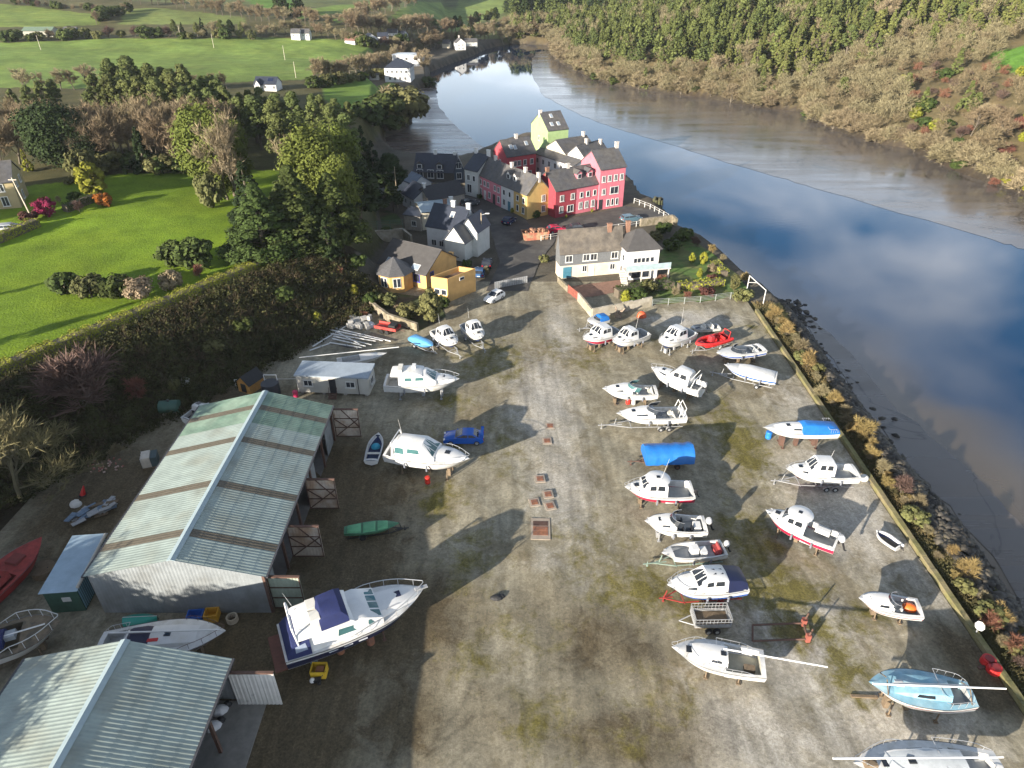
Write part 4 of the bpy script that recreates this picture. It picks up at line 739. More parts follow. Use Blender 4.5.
class Boat:
    def __init__(s, label, bow, stern, B, H, zr, cat='boat', group=None, hull=GEL, bottom=ANTI_B, stripe=None, band=(.6,.85), deck=GELD, fine=2.2, tr=.88, rake=.14, name='motor_boat', sheer=.2, pointed=False, trim=None):
        zt = zr+H*.9; a, b = Vector(P(*bow, zt+H*.1)), Vector(P(*stern, zt))
        s.L = L = (a-b).length; s.B, s.H, s.fine, s.tr, s.rake, s.sheer, s.pointed = B, H, fine*1.45, tr, rake, sheer, pointed
        c = (a+b)/2; s.rz = math.atan2(a.y-b.y, a.x-b.x); s.zr = zr; s.xy = c
        s.t = thing(name, label, cat, (c.x, c.y, zr), s.rz, group); s.deckm = deck
        N = 20; sec = []
        for k in range(N+1):
            t = k/N; hb = s.hb(t); zs = s.zs(t); kz = H*.55*max(0, (t-.55)/.45)**2.2; cz = lin(kz, zs, .36+.06*t); cb = hb*(.84-.30*t**3)
            if pointed: kz = max(kz, H*.45*max(0, (.3-t)/.3)**2); cz = lin(kz, zs, .4)
            x = lambda f: s.x(t)-rake*L*(1-f)*max(0, (t-.5)/.5)**2.4+(rake*.6*L*(1-f)*max(0, (.25-t)/.25)**1.6 if pointed else 0)
            pts = [(x(0), 0, kz)]
            for f in (0, band[0], band[1], .95, 1.0):
                bulge = 1 if f < .95 else 1.015
                pts.append((x(.4+.6*f), lin(cb, hb, f**.75)*bulge, lin(cz, zs, f)))
            sec.append(pts)
        rings = [[(p[0], -p[1], p[2]) for p in q[::-1]]+q[1:] for q in sec]
        m = MB(); st = 2 if stripe else 1; mm = [3, 1, st, 1, 0, 0, 1, st, 1, 3]
        # the stripe thins out towards the bow as the band narrows
        m.loft(rings, mm, False); r0 = rings[0]; n = len(r0); o = len(m.v); m.add(r0, [tuple(range(n))], 1)
        s.hull = m.build('hull', [bottom, hull, stripe or hull, trim or STRAKE], s.t, 35)
        if cat == 'boat' and L > 5.2 and name == 'motor_boat':
            for q in (.28, .55):
                for sd in (-1, 1): y = s.hb(q)*1.03+.09; MB().tube((s.x(q), sd*y, s.zs(q)*.45), (s.x(q), sd*y, s.zs(q)*.85), .1, n=7).build('fender', FEND, s.t)
            for q in (.06, .93):
                for sd in (-1, 1): MB().box(s.x(q), sd*s.hb(q)*.9, s.zs(q)+.06, .22, .06, .06).build('cleat', RAIL, s.t)
    def hb(s, t):
        B2 = s.B/2
        if s.pointed: return max(B2*(1-abs(2*t-.94)**2.3 if t < .47 else 1-((t-.47)/.53)**s.fine), .015)
        return max(B2*(s.tr+(1-s.tr)*math.sin(min(t/.45, 1)*math.pi/2)) if t < .45 else B2*(1-((t-.45)/.55)**s.fine), .015)
    def zs(s, t): return s.H*(.9-.04*math.sin(min(t*2, 1)*math.pi)+s.sheer*max(0, t-.25)**1.5)
    def x(s, t): return -s.L/2+s.L*t
    def zd(s, t): return s.zs(t)+.03
    def deck(s, cockpit=(.04,.45), floor=.35, side=.16, crown=.08, sole=SOLE, foredeck=None):
        m = MB(); N = 24; ts = sorted(set([k/N for k in range(N+1)]+([cockpit[0], cockpit[1], cockpit[0]+1e-4, cockpit[1]-1e-4] if cockpit else []))); rings = []
        for t in ts:
            hb = s.hb(t)*.985; z = s.zs(t)-.01; well = cockpit and cockpit[0] < t < cockpit[1]; gi = max(hb-side, hb*.3)
            if well: half = [(hb, z), (gi, z+.03), (gi-.02, s.H*floor), (gi*.5, s.H*floor), (0, s.H*floor)]
            else: half = [(hb, z), (gi, z+.03), (gi-.02, z+.035), (gi*.5, z+.035+crown*.8*min(1, hb)), (0, z+.035+crown*min(1, hb))]
            x = s.x(t); rings.append([(x, -a, b) for a, b in half]+[(x, a, b) for a, b in half[-2::-1]])
        vs = [p for r in rings for p in r]; n = 9; fs = []; ms = []
        for j in range(len(rings)-1):
            w = cockpit and cockpit[0] < (ts[j]+ts[j+1])/2 < cockpit[1]
            for i in range(8):
                fs.append((j*n+i, (j+1)*n+i, (j+1)*n+i+1, j*n+i+1)[::-1]); ms.append(1 if (w and 2 <= i <= 5) else 0)
        m.add(vs, fs, ms); return m.build('deck', [foredeck or s.deckm, sole], s.t, 40)
    def cabin(s, prof, wf=.78, top=.80, mat_=None, wins=(), screen=None, glassm=TINT, name='cabin', wmax=None, zoff=0.0, roofm=None, panes=3, crown=.1, parent=None, base=None):
        """loft along the boat; prof = [(t, height)]; wins = (t0, t1, low, high) on both sides; screen = profile segments that are glass"""
        parent = parent or s.t; m = MB(); rings = []; W_ = []
        tt = [p[0] for p in prof]; hh = [p[1] for p in prof]
        wid = lambda t: min(s.hb(t)*wf, wmax or 9)
        zb = (lambda t: s.zd(t)+zoff) if base is None else (lambda t: base)
        fr = (0, .5, .92, 1.0)
        def pt(t, side, f):
            h = float(np.interp(t, tt, hh)); w = wid(t); f2 = min(f, .92); wy = w*(1-(1-top)*f2/.92*min(1, h/max(hh)+.15)); return Vector((s.x(t), side*wy, zb(t)+h*f2))
        ext = []
        for t, h in prof:
            w = wid(t); k = min(1, h/max(hh)+.15); wt = w*(1-(1-top)*k)
            half = [(w, -.04), (w*(1-(1-top)*.5/.92*k), h*.5), (wt, h*.92), (wt*.86, h), (0, h+crown*min(1, wt)*k)]
            rings.append([(s.x(t), -a, zb(t)+b) for a, b in half]+[(s.x(t), a, zb(t)+b) for a, b in half[-2::-1]])
        m.loft(rings, [0,0,0,1,1,0,0,0], False, flip=True)
        n = 9; o = len(m.v); m.add(rings[0], [tuple(range(n))], 0); m.add(rings[-1], [tuple(range(n))[::-1]], 0)
        cb = m.build(name, [mat_ or GEL, roofm or mat_ or GEL], parent, 32)
        for t0, t1, lo, hi in wins:
            for sd in (-1, 1):
                q = [pt(t0+ (t1-t0)*.04, sd, lo), pt(t1, sd, lo), pt(t1-(t1-t0)*.10, sd, hi), pt(t0+(t1-t0)*.08, sd, hi)]
                if sd > 0: q = q[::-1]
                nn = (q[1]-q[0]).cross(q[3]-q[0]).normalized(); q = [p+nn*.006 for p in q]; MB().slab(q, .02).build('side_window', glassm, cb)
        for sg in (screen or ()):
            (ta, ha), (tb, hb_) = prof[sg], prof[sg+1]
            A = rings[sg]; Bq = rings[sg+1]
            for k in range(panes):
                u0, u1 = -1+2*k/panes+.05, -1+2*(k+1)/panes-.05
                def sp(Rr, u):
                    y = Rr[6 if u > 0 else 2]; c = Rr[4]; return Vector(c).lerp(Vector((y[0], y[1], y[2])), abs(u)*.93)
                a0, a1, b0, b1 = sp(A, u0), sp(A, u1), sp(Bq, u0), sp(Bq, u1)
                lo, hi = .08, .9
                q = [a0.lerp(b0, lo), a1.lerp(b1, lo), a1.lerp(b1, hi), a0.lerp(b0, hi)]; nn = (q[1]-q[0]).cross(q[3]-q[0]).normalized()
                if nn.z < 0: q = q[::-1]; nn = -nn
                MB().slab([p+nn*.012 for p in q], .02).build('windscreen', glassm, cb)
        return cb
    def hatch(s, t, y=0, w=.45, z=None, m_=TINT, l=None):
        z = s.zd(t)+.1 if z is None else z; MB().box(s.x(t), y, z+.02, l or w, w, .05).build('hatch', m_, s.t)
    def windscreen(s, t, h=.45, wf=.8, back=.18, m_=TINT, zoff=.0):
        pts = []; n = 9
        for k in range(n):
            a = -math.pi/2*.95+math.pi*.95*k/(n-1); tt = t-back*(1-math.cos(a)); pts.append((s.x(tt), math.sin(a)*s.hb(t-back*.5)*wf, s.zd(tt)+zoff))
        m = MB(); top = [(x-h*.6, y*.9, z+h) for x, y, z in pts]; off = [(x+.015, y, z) for x, y, z in pts]; 
        for i in range(n-1): m.slab([pts[i], pts[i+1], top[i+1], top[i]], .015)
        w = m.build('windscreen', m_, s.t); f = MB(); f.path(top, .022, 4); f.build('screen_frame', RAIL, w); return w
    def rail(s, t0=.55, h=.5, both=True, inset=.06, t1=.985, r=.02, m_=RAIL, n=8, name='bow_rail'):
        m = MB(); pl = []
        for k in range(n+1):
            t = lin(t0, t1, k/n); hh = h*min(1, .25+2.5*k/n); pl.append((s.x(t)+(.12 if k == n else 0), s.hb(t)*.96-inset if s.hb(t) > .2 else .1, s.zd(t)+hh))
        for sd in (-1, 1):
            q = [(x, y*sd, z) for x, y, z in pl]; m.path(q, r, 4)
            for k in range(1, n+1, 2): t = lin(t0, t1, k/n); m.tube((s.x(t), q[k][1], s.zd(t)-.02), q[k], r*.8, n=4)
        m.tube((pl[-1][0], -pl[-1][1], pl[-1][2]), pl[-1], r, n=4); return m.build(name, m_, s.t)
    def outboard(s, y=0, m_=OBW, sc=1.0, tilt=.35):
        x0 = s.x(0); z0 = s.zs(0); m = MB(); c, n = math.cos(tilt), math.sin(tilt)
        tr = lambda dx, dz: (x0-.28*sc-(dx*c+dz*-n)*sc+0, z0+(.1+dz*c+dx*n)*sc)
        rings = []
        for dz, hx, hy in ((.0,.17,.15),(.12,.24,.19),(.38,.25,.2),(.55,.17,.14)):
            ring = []
            for a in range(8):
                an = 2*math.pi*(a+.5)/8; xx, zz = tr(hx*math.cos(an)*1.05, dz); ring.append((xx, y+hy*math.sin(an)*sc, zz))
            rings.append(ring)
        m.loft(rings, 0, True, (True, True)); o = m.build('outboard', m_, s.t, 50); q = MB()
        a, b = tr(.02, 0), tr(.06, -.75); q.tube((a[0], y, a[1]), (b[0], y, b[1]), .1*sc, .07*sc, 6); e = tr(.2, -.78); q.tube((b[0], y, b[1]), (e[0], y, e[1]), .09*sc, .05*sc, 6); q.box(x0-.08, y, z0-.05, .25, .22, .3); q.build('outboard_leg', OBK, o)
    def seats(s, l, m_=CUSH):
        for t, y, w in l: z = s.H*.35; m = MB(); m.box(s.x(t), y, z+.22, .45, w, .44); m.box(s.x(t)-.22, y, z+.55, .12, w, .5); m.build('seat', m_, s.t)
    def box(s, nm, t, y, z, l, w, h, m_): return MB().box(s.x(t), y, z, l, w, h, top=.94).build(nm, m_, s.t)
    def arch(s, t, h, wf=.85, r=.05, m_=GEL, lean=.3):
        m = MB(); w = s.hb(t)*wf; z = s.zd(t); m.path([(s.x(t), -w, z), (s.x(t)-lean, -w*.85, z+h), (s.x(t)-lean, w*.85, z+h), (s.x(t), w, z)], r, 6); m.build('radar_arch', m_, s.t)
    def whip(s, t, y, z, h, lean=-.15): MB().tube((s.x(t), y, z), (s.x(t)+lean*h, y, z+h), .018, .01, 4).build('aerial', GELD, s.t)
    def place(s, t, y=0, z=0):
        c, n = math.cos(s.rz), math.sin(s.rz); x = s.x(t); return (s.xy.x+x*c-y*n, s.xy.y+x*n+y*c, z)
    def cradle(s, label, m_=WOOD, ts=(.2,.5,.75), legs=True):
        t = thing('boat_cradle', label, 'cradle', (s.xy.x, s.xy.y, 0), s.rz, 'cradles and blocks under the boats'); zr = s.zr
        for q in ts:
            kz = s.H*.55*max(0, (q-.55)/.45)**2.2; m = MB(); m.box(s.x(q), 0, (zr+kz)/2-.01, .35, .5, zr+kz-.02); m.build('keel_block', m_, t)
        if legs:
            for q in (ts[0], ts[-1]):
                for sd in (-1, 1): y = s.hb(q)*.55*sd; z1 = zr+s.H*.22; m = MB(); m.tube((s.x(q), y*1.12, 0), (s.x(q), y, z1), .06, n=5); m.box(s.x(q), y*1.12, .04, .3, .3, .08); m.build('prop', m_, t)
        return t
    def trailer(s, label, m_=GALV, draw=1.6, axle=.32, tandem=False, wheelm=None):
        t = thing('boat_trailer', label, 'trailer', (s.xy.x, s.xy.y, 0), s.rz, 'trailers under the boats'); zr = s.zr; zf = min(.55, zr-.1); y = min(s.B*.34, .85)
        x0, x1 = s.x(.04), s.x(.80); m = MB()
        for sd in (-1, 1): m.tube((x0, y*sd, zf), (x1, y*sd*.8, zf), .055, n=4); m.tube((x1, y*sd*.8, zf), (s.x(1)+draw*.4, 0, zf), .055, n=4)
        m.tube((s.x(.9), 0, zf), (s.x(1)+draw, 0, zf), .06, n=4); m.tube((s.x(1)+.1, 0, zf), (s.x(1)-.1, 0, zf+.9), .045, n=4)
        for q in (.08,.3,.55,.78): m.tube((s.x(q), -y, zf), (s.x(q), y, zf), .045, n=4)
        for q in (.1,.4): 
            for sd in (-1, 1): m.tube((s.x(q), y*.7*sd, zf), (s.x(q), y*.7*sd, zr+s.H*.14), .04, n=4)
        m.build('frame', m_, t)
        for k in ((axle-.06, axle+.06) if tandem else (axle,)):
            for sd in (-1, 1):
                yy = (y+.18)*sd; w = MB().tube((s.x(k), yy-.1, .3), (s.x(k), yy+.1, .3), .3, n=14); w = w.build('wheel', BLK, t, 40); MB().tube((s.x(k), yy-.11, .3), (s.x(k), yy+.11, .3), .16, n=10).build('rim', m_, w)
                g = MB(); n = 6; r = .36; pr = [(s.x(k)+r*math.cos(a), .3+r*math.sin(a)) for a in [math.pi*i/n for i in range(n+1)]]
                g.loft([[(x, yy-.12, z) for x, z in pr], [(x, yy+.12, z) for x, z in pr]], 0, False); g.build('mudguard', m_, t)
        m = MB().tube((s.x(1)+draw-.4, 0, .08), (s.x(1)+draw-.4, 0, zf+.25), .04, n=5); m.tube((s.x(1)+draw-.4, -.05, .1), (s.x(1)+draw-.4, .05, .1), .1, n=8); m.build('jockey_wheel', m_, t); return t
def barrel(x, y, label, m_, h=.88, r=.29, name='barrel', cat='barrel', z=0, group=None):
    t = thing(name, label, cat, (x, y, z), 0, group); m = MB(); n = 14; rr = [r*.97, r, r*1.04, r, r, r*1.04, r, r*.97]; zz = [0,.02,.33,.36,.62,.65,.98,1]
    m.loft([[(q*math.cos(2*math.pi*i/n), q*math.sin(2*math.pi*i/n), k*h) for i in range(n)] for q, k in zip(rr, zz)], 0, True, (True, True)); m.build('drum', m_, t, 40)
    MB().tube((r*.5, 0, h), (r*.5, 0, h+.04), .05, n=8).build('bung', BLK, t); return t
MB_G = 'motor boats laid up in the yard'
# ---- the row at the far end, bows to the camera
def wheelhouse(b, wins=True, hatch=True, aft=.28, front=.62, h=1.35, cud=.9, wf=.86, gl=TINT, cuddy=.42, disc=0):
    b.deck((.03, aft+.02), .35)
    b.cabin([(front-.03,cuddy),(cud*.9,cuddy*.75),(cud,.06)], wf=.72, wins=[(front+.03, cud*.9, .35, .8)] if wins else [], name='foredeck_cabin')
    c = b.cabin([(aft,h*.9),(aft+.03,h),(front-.13,h),(front,h*.38)], wf=wf, top=.8, wins=[(aft+.04, aft+(front-aft)*.42, .48, .86), (aft+(front-aft)*.46, front-.1, .48, .86)], screen=(2,), glassm=gl, name='wheelhouse')
    if disc:
        tm = (aft+front-.1)/2; MB().dome((b.x(tm),0,b.zd(tm)+h-.02), b.L*(front-aft)*.50, min(b.hb(tm)*.92, 1.25), .2, 20, 4, low=-.5).build('round_roof', GEL, c, 60)
    if hatch: b.hatch((front+cud)/2, z=b.zd((front+cud)/2)+cuddy*.9)
    return c
b = Boat('white cabin cruiser with dark red band along its hull, by the garden wall', (583,339.5), (617,329), 2.9, 1.55, .55, group=MB_G, stripe=STR_R, band=(.08,.62)); wheelhouse(b, h=1.4, aft=.3, front=.66); b.rail(.6,.4); b.cradle('timber blocks under the cruiser with the dark red band')
b = Boat('small white boat with blue cover on its stern behind the red banded cruiser', (587,321), (607,317), 2.1, 1.0, .5, group=MB_G); b.deck((.04,.5)); b.cabin([(.03,.35),(.12,.6),(.4,.6),(.48,.3)], wf=1.0, top=.55, mat_=TARP, name='cover'); b.windscreen(.62,.35); b.trailer('small trailer under the blue covered boat by the wall')
b = Boat('white cabin cruiser with bare foredeck, second from the garden wall', (612.5,342), (645.5,331), 2.7, 1.5, .55, group=MB_G); wheelhouse(b, h=1.35, aft=.38, front=.7); b.whip(.4,.5,2.8,2.2); b.rail(.6,.35); b.cradle('timber blocks under the cruiser second from the garden wall')
b = Boat('white cruiser with tall aerial, standing alone left of the red inflatable', (659,343), (691,330), 2.9, 1.6, .55, group=MB_G); wheelhouse(b, h=1.4, aft=.32, front=.66); b.whip(.3,-.3,3.0,2.6,0); b.rail(.58,.42); b.cradle('steel blocks under the cruiser with the tall aerial', GALV)
b = Boat('flat white open boat lying behind the red inflatable', (690,327.5), (719,326), 1.9, .7, .3, group='small open boats'); b.deck((.05,.85), .3, .1); b.seats([(.3,0,1.2),(.55,0,1.1)]); b.cradle('low blocks under the flat white open boat', WOOD, (.2,.7), False)
# red inflatable
b = Boat('red rigid inflatable boat with red seats on a trailer', (697,344), (728,336), 2.3, .85, .6, group=None, hull=REDP, bottom=ANTI_R, deck=REDP, name='inflatable_boat'); b.deck((.05,.8), .35, .15, sole=REDP)
m = MB()
for sd in (-1, 1): m.path([(b.x(t), sd*(b.hb(t)*.95), b.zd(t)) for t in [k/12 for k in range(13)]], .24, 8)
m.build('tube', REDP, b.t, 60); b.seats([(.25,.35,.7),(.25,-.35,.7),(.48,0,.9),(.62,0,.7)], REDP); b.box('console',.55,0,1.0,.6,.8,1.0,mat('red_dim', (0.40,0.03,0.035), .5)); b.outboard(0,OBK); b.arch(.1,1.0,.7,.04,REDP); b.trailer('trailer under the red inflatable', GALV, 1.0)
b = Boat('white open speedboat with a blue stripe below the red inflatable', (716,353), (763,347), 2.5, 1.35, .55, group=MB_G, stripe=STR_B, band=(.2,.5), fine=1.9); b.deck((.05,.55), .4); b.windscreen(.68,.5,.85,.2); b.seats([(.2,.5,.8),(.2,-.5,.8),(.45,.5,.6)], mat('seat_grey', (0.33,0.35,0.36), .7)); b.cradle('blocks under the speedboat with the blue stripe')
b = Boat('white sports boat under a white cover on a trailer by the quay hedge', (724,364.5), (777,376), 2.7, 1.4, .65, group=MB_G, stripe=STR_B, band=(.3,.62), fine=1.9); b.deck((.05,.5), .5); b.cabin([(.04,.12),(.12,.30),(.5,.42),(.62,.30),(.72,.05)], wf=.98, top=.6, mat_=GELD, name='cover'); b.trailer('galvanised trailer under the covered sports boat')
b = Boat('white cruiser with windowed wheelhouse and slanting mast, bow towards the lane', (651,367), (703,387), 2.9, 1.65, .6, group=MB_G); wheelhouse(b, h=1.5, aft=.22, front=.6, wf=.8); b.rail(.55,.4); b.arch(.15,1.2); MB().tube((b.x(.2),.6,2.2),(b.x(.05),.9,4.2),.04,.03,5).build('mast', ALU, b.t); b.outboard(0); b.cradle('timber blocks under the cruiser with slanting mast')
b = Boat('white sports cruiser with dark side ports, topmost of the middle row', (602,388.5), (657,390), 2.6, 1.45, .5, group=MB_G, fine=1.9); b.deck((.05,.48), .4); b.cabin([(.46,.55),(.6,.5),(.8,.22),(.9,.04)], wf=.8, wins=[(.62,.76,.3,.8)], name='foredeck_cabin'); b.windscreen(.56,.55,.85,.22,AQUA,.3); b.hatch(.72,z=b.zd(.72)+.38); b.seats([(.12,0,1.7),(.4,.5,.6)]); b.cradle('blocks under the sports cruiser with dark ports')
b = Boat('white sports cruiser with radar arch on a long trailer above the blue tarpaulin', (616,413.5), (685,412), 2.7, 1.5, .65, group=MB_G, fine=1.9); b.deck((.05,.5), .4); b.cabin([(.46,.6),(.62,.5),(.82,.2),(.92,.04)], wf=.8, wins=[(.56,.74,.35,.8)], name='foredeck_cabin'); b.windscreen(.58,.55,.85,.22,TINT,.35); b.hatch(.75,z=b.zd(.75)+.35); b.arch(.12,1.2); b.arch(.06,1.1); b.seats([(.2,.6,.9),(.2,-.6,.9),(.45,-.5,.6)]); b.trailer('long galvanised trailer with twin axle under the radar arch cruiser', GALV, 2.0, .3, True)
for k, (px, py, mm, l) in enumerate([(628,403.5,BARR_R,'red drum between two white cruisers'),(633.5,404,mat('barrel_grey', (0.42,0.42,0.40), .5),'grey drum standing next to the red one')]): barrel(*P(px,py), l, mm)
# blue tarpaulin over a boat on a red trailer
b = Boat('boat wholly wrapped in a bright blue tarpaulin on a rusty red trailer', (644,452), (692,451), 2.4, 1.1, .7, group=None, bottom=ANTI_R, name='covered_boat'); b.deck((.05,.6), .4); m = MB(); rings = []
for k in range(13):
    t = k/12; w = 1.28+.05*math.sin(k*2.1); z = b.zs(.3); h = .95+.06*math.sin(k*1.9); sg = .07*math.sin(k*2.3); dr = .62+.12*math.sin(k*3.1)
    rings.append([(b.x(lin(.0,1.0,t)), y*w, zz) for y, zz in ((-1.03,z-dr),(-1.0,z+.1),(-.62,z+h*.72+sg*.5),(0,z+h+sg),(.62,z+h*.72-sg*.5),(1.0,z+.1),(1.03,z-dr-.1))])
m.loft(rings, 0, False, flip=True); m.add(rings[0], [tuple(range(7))], 0); m.add(rings[-1], [tuple(range(7))[::-1]], 0); m.build('tarpaulin', TARP, b.t, 40); b.trailer('rusty red trailer under the blue tarpaulin', STEEL, 1.7)
# ---- middle right row
b = Boat('white motor cruiser with round white roof and bright red band, below the tarpaulin', (624.5,487), (693,489), 3.0, 1.5, .55, group=MB_G, stripe=STR_R, band=(.05,.62)); wheelhouse(b, h=1.3, aft=.40, front=.76, wf=.86, cuddy=.35, disc=1); b.hatch(.53,0,.35,b.zd(.5)+1.46); b.rail(.62,.35); b.outboard(.6,OBK,.8); b.whip(.5,.4,2.9,2.6,-.2); b.cradle('timber blocks under the red banded cruiser with the round roof')
b = Boat('white cuddy boat with black seats and grey outboard in the middle row', (644.5,521), (706,524), 2.6, 1.4, .5, group=MB_G); b.deck((.05,.52), .38); b.cabin([(.5,.5),(.64,.45),(.84,.2),(.93,.04)], wf=.78, wins=[(.6,.74,.35,.8)], name='foredeck_cabin'); b.windscreen(.62,.5,.82,.2,TINT,.32); b.hatch(.74,z=b.zd(.74)+.33); b.seats([(.42,.5,.55),(.42,-.5,.55),(.28,.45,.5)], OBK); b.box('engine_cover',.14,0,.9,.7,1.0,.5,GEL); b.outboard(0,OBW,1.2); b.cradle('single axle stand under the black seated cuddy boat', GALV)
b = Boat('open white fishing boat with grey floor and white console', (661.5,553), (724,547), 2.2, 1.1, .45, group=MB_G); b.deck((.04,.82), .45, .14); b.box('console',.48,0,1.0,.7,.7,.9,GEL); b.box('seat_box',.34,.1,.8,.6,.8,.6,GEL); b.seats([(.12,0,1.2)], mat('seat_red', (0.30,0.05,0.05), .7)); b.outboard(0,OBW,1.1); b.trailer('green grey trailer poking out under the open fishing boat', mat('trailer_green', (0.20,0.27,0.23), .6), 1.6)
b = Boat('white cruiser with blue stern canopy and blue band on a red trailer', (667,585), (744,579), 2.9, 1.5, .6, group=MB_G, stripe=STR_B, band=(.05,.4)); b.deck((.04,.30), .38); b.cabin([(.6,.5),(.8,.3),(.93,.04)], wf=.74, wins=[(.64,.78,.35,.8)], name='foredeck_cabin'); c = b.cabin([(.27,1.1),(.30,1.2),(.52,1.2),(.66,.42)], wf=.8, wins=[(.32,.44,.5,.86),(.46,.55,.5,.86)], screen=(2,), name='wheelhouse')
for q in (.35,.44): b.hatch(q,0,.62,b.zd(q)+1.22,TINT,.5)
b.cabin([(.02,.5),(.1,.9),(.27,1.1)], wf=.92, top=.7, mat_=NAVY, name='canopy'); b.rail(.55,.45,h if False else True); b.trailer('red trailer under the blue canopied cruiser', mat('trailer_red_dull', (0.26,0.03,0.025), .6, .2), .5)
b = Boat('white half decked sailing boat with blue floats under its hull and mast laid along', (671.5,647), (765,664), 2.9, 1.3, .55, group=None, name='sailing_boat', fine=1.7, bottom=GEL); b.deck((.05,.42), .3, .22, sole=mat('sole_beige', (0.40,0.38,0.30), .8)); b.cabin([(.40,.45),(.55,.42),(.72,.28),(.82,.04)], wf=.62, wins=[(.46,.58,.35,.8)], name='coachroof'); b.hatch(.80,0,.6,b.zd(.8)+.1); b.hatch(.45,.1,.4,b.zd(.45)+.5); b.rail(.62,.4); b.rail(.12,.4,t1=.5,name='guard_rail')
MB().tube((b.x(.45),-.3,b.zd(.3)+.6),(b.x(-.62),-.1,b.zd(.1)+.75),.07,.06,8).build('mast', ALU, b.t)
MB().box(b.x(.16),.4,.8,.8,.5,.4).build('locker', WOOD, b.t); b.cradle('timber blocks under the half decked sailing boat', WOOD, (.25,.6))
for k, q in enumerate((.27,.72)): x, y, _ = b.place(q, -.95 if k == 0 else -.7); barrel(x, y, ['blue drum propping the stern of the sailing boat','blue drum propping the bow of the sailing boat'][k], BARR_B, .7, .3)
# ---- right hand column by the quay
b = Boat('white sailing yacht with light blue tarpaulin over its stern', (763,427.5), (836,428), 2.6, 1.25, 1.2, name='sailing_yacht', fine=1.8, bottom=GEL); b.deck((.06,.40), .4, .2); b.cabin([(.38,.45),(.6,.42),(.75,.25),(.84,.04)], wf=.62, wins=[(.5,.62,.3,.8)], name='coachroof'); b.hatch(.66,z=b.zd(.66)+.38)
b.cabin([(.0,.25),(.1,.6),(.44,.75),(.50,.35)], wf=1.02, top=.45, mat_=TARP, name='tarpaulin'); b.rail(.02,.6,t1=.14,name='stern_rail'); b.cradle('rusty brown cradle under the tarpaulined yacht', STEEL, (.25,.5,.7)); x, y, _ = b.place(.82,-1.3); barrel(x, y, 'blue drum lying by the bow of the tarpaulined yacht', BARR_B, .9, .35)
b = Boat('white fishing boat with square wheelhouse on a twin axle trailer', (785.5,469), (857,471), 2.7, 1.45, .7, group=MB_G, bottom=ANTI_R); b.deck((.04,.42), .42); b.cabin([(.68,.42),(.86,.32),(.95,.04)], wf=.76, wins=[(.72,.8,.35,.8)], name='foredeck_cabin'); b.cabin([(.36,1.3),(.38,1.42),(.6,1.42),(.70,.45)], wf=.72, top=.86, wins=[(.4,.48,.5,.88),(.5,.58,.5,.88)], screen=(2,), name='wheelhouse'); b.hatch(.8,0,.4,b.zd(.8)+.4); b.whip(.42,0,3.2,.8); b.rail(.62,.3); b.trailer('twin axle trailer under the square wheelhouse boat', GALV, 1.2, .36, True)
b = Boat('white cruiser with round roof, crimson band and grey outboard near the quay', (765.5,510), (838,541), 2.8, 1.5, .6, group=MB_G, stripe=STR_R, band=(.05,.62)); wheelhouse(b, h=1.3, aft=.42, front=.76, wf=.86, cuddy=.35, disc=1); b.hatch(.55,0,.35,b.zd(.5)+1.46); b.box('seat_box',.22,-.7,1.2,1.3,.5,.5,GEL); b.outboard(0,OBW,1.25); b.cradle('timber blocks under the crimson banded cruiser near the quay')
b = Boat('small white dinghy with black floor by the quay wall', (876,530), (900,547), 1.5, .5, .12, group='small open boats', name='dinghy', fine=1.8); b.deck((.06,.9), .25, .14, sole=BLK); b.outboard(-.2,GEL,.5)
b = Boat('small white day boat with orange bundle in its stern, near the quay wall', (858.5,598), (921,608), 2.3, 1.1, .45, group=MB_G, stripe=STR_R, band=(.3,.5), bottom=STR_B); b.deck((.05,.5), .35, .2); b.cabin([(.46,.45),(.64,.40),(.82,.2),(.92,.04)], wf=.72, wins=[(.54,.7,.3,.8)], name='foredeck_cabin'); b.windscreen(.56,.4,.75,.15,TINT,.25); b.hatch(.78,0,.35,b.zd(.78)+.2)
MB().dome((b.x(.15),-.2,.55),.6,.5,.45).build('bundle', ORNG, b.t, 60); b.seats([(.38,.4,.5)], SOLE); b.cradle('blocks under the small day boat with the orange bundle', WOOD, (.3,.7))
LBLUE = mat('deck_light_blue', (0.20,0.37,0.46), .6, .2, 1.5, col2=(0.30,0.42,0.47), thr=.52)
b = Boat('light blue decked sailing yacht with its mast laid on deck', (868.5,682), (973,694), 3.2, 1.45, 1.1, name='sailing_yacht', fine=1.9, stripe=STR_R, band=(.52,.62), deck=LBLUE, tr=.62, bottom=GEL); b.deck((.05,.26), .45, .35, foredeck=LBLUE); b.cabin([(.24,.5),(.5,.5),(.68,.3),(.78,.04)], wf=.6, mat_=LBLUE, wins=[(.4,.58,.3,.75)], name='coachroof'); b.rail(.02,.6,t1=.32,name='stern_rail'); b.hatch(.72,.05,.55,b.zd(.72)+.32,GELD)
m = MB(); m.tube((b.x(1.0),.5,b.zd(.9)+.5),(b.x(-.28),-.15,b.zd(0)+.75),.07,.06,8); m.build('mast', ALU, b.t); m = MB(); m.tube((b.x(.8),.25,b.zd(.7)+.55),(b.x(.08),-.2,b.zd(0)+.62),.06,n=6); m.build('boom', ALU, b.t); m = MB(); [m.tube((b.x(t),sd*.9,b.zd(t)-.02),(b.x(t),sd*.1,b.zd(t)+.62),.04,n=4) for t in (.06,.85) for sd in (-1,1)]; m.build('mast_crutch', WOOD, b.t)
b.cradle('timber props leaning under the light blue yacht', WOOD, (.3,.55,.75))
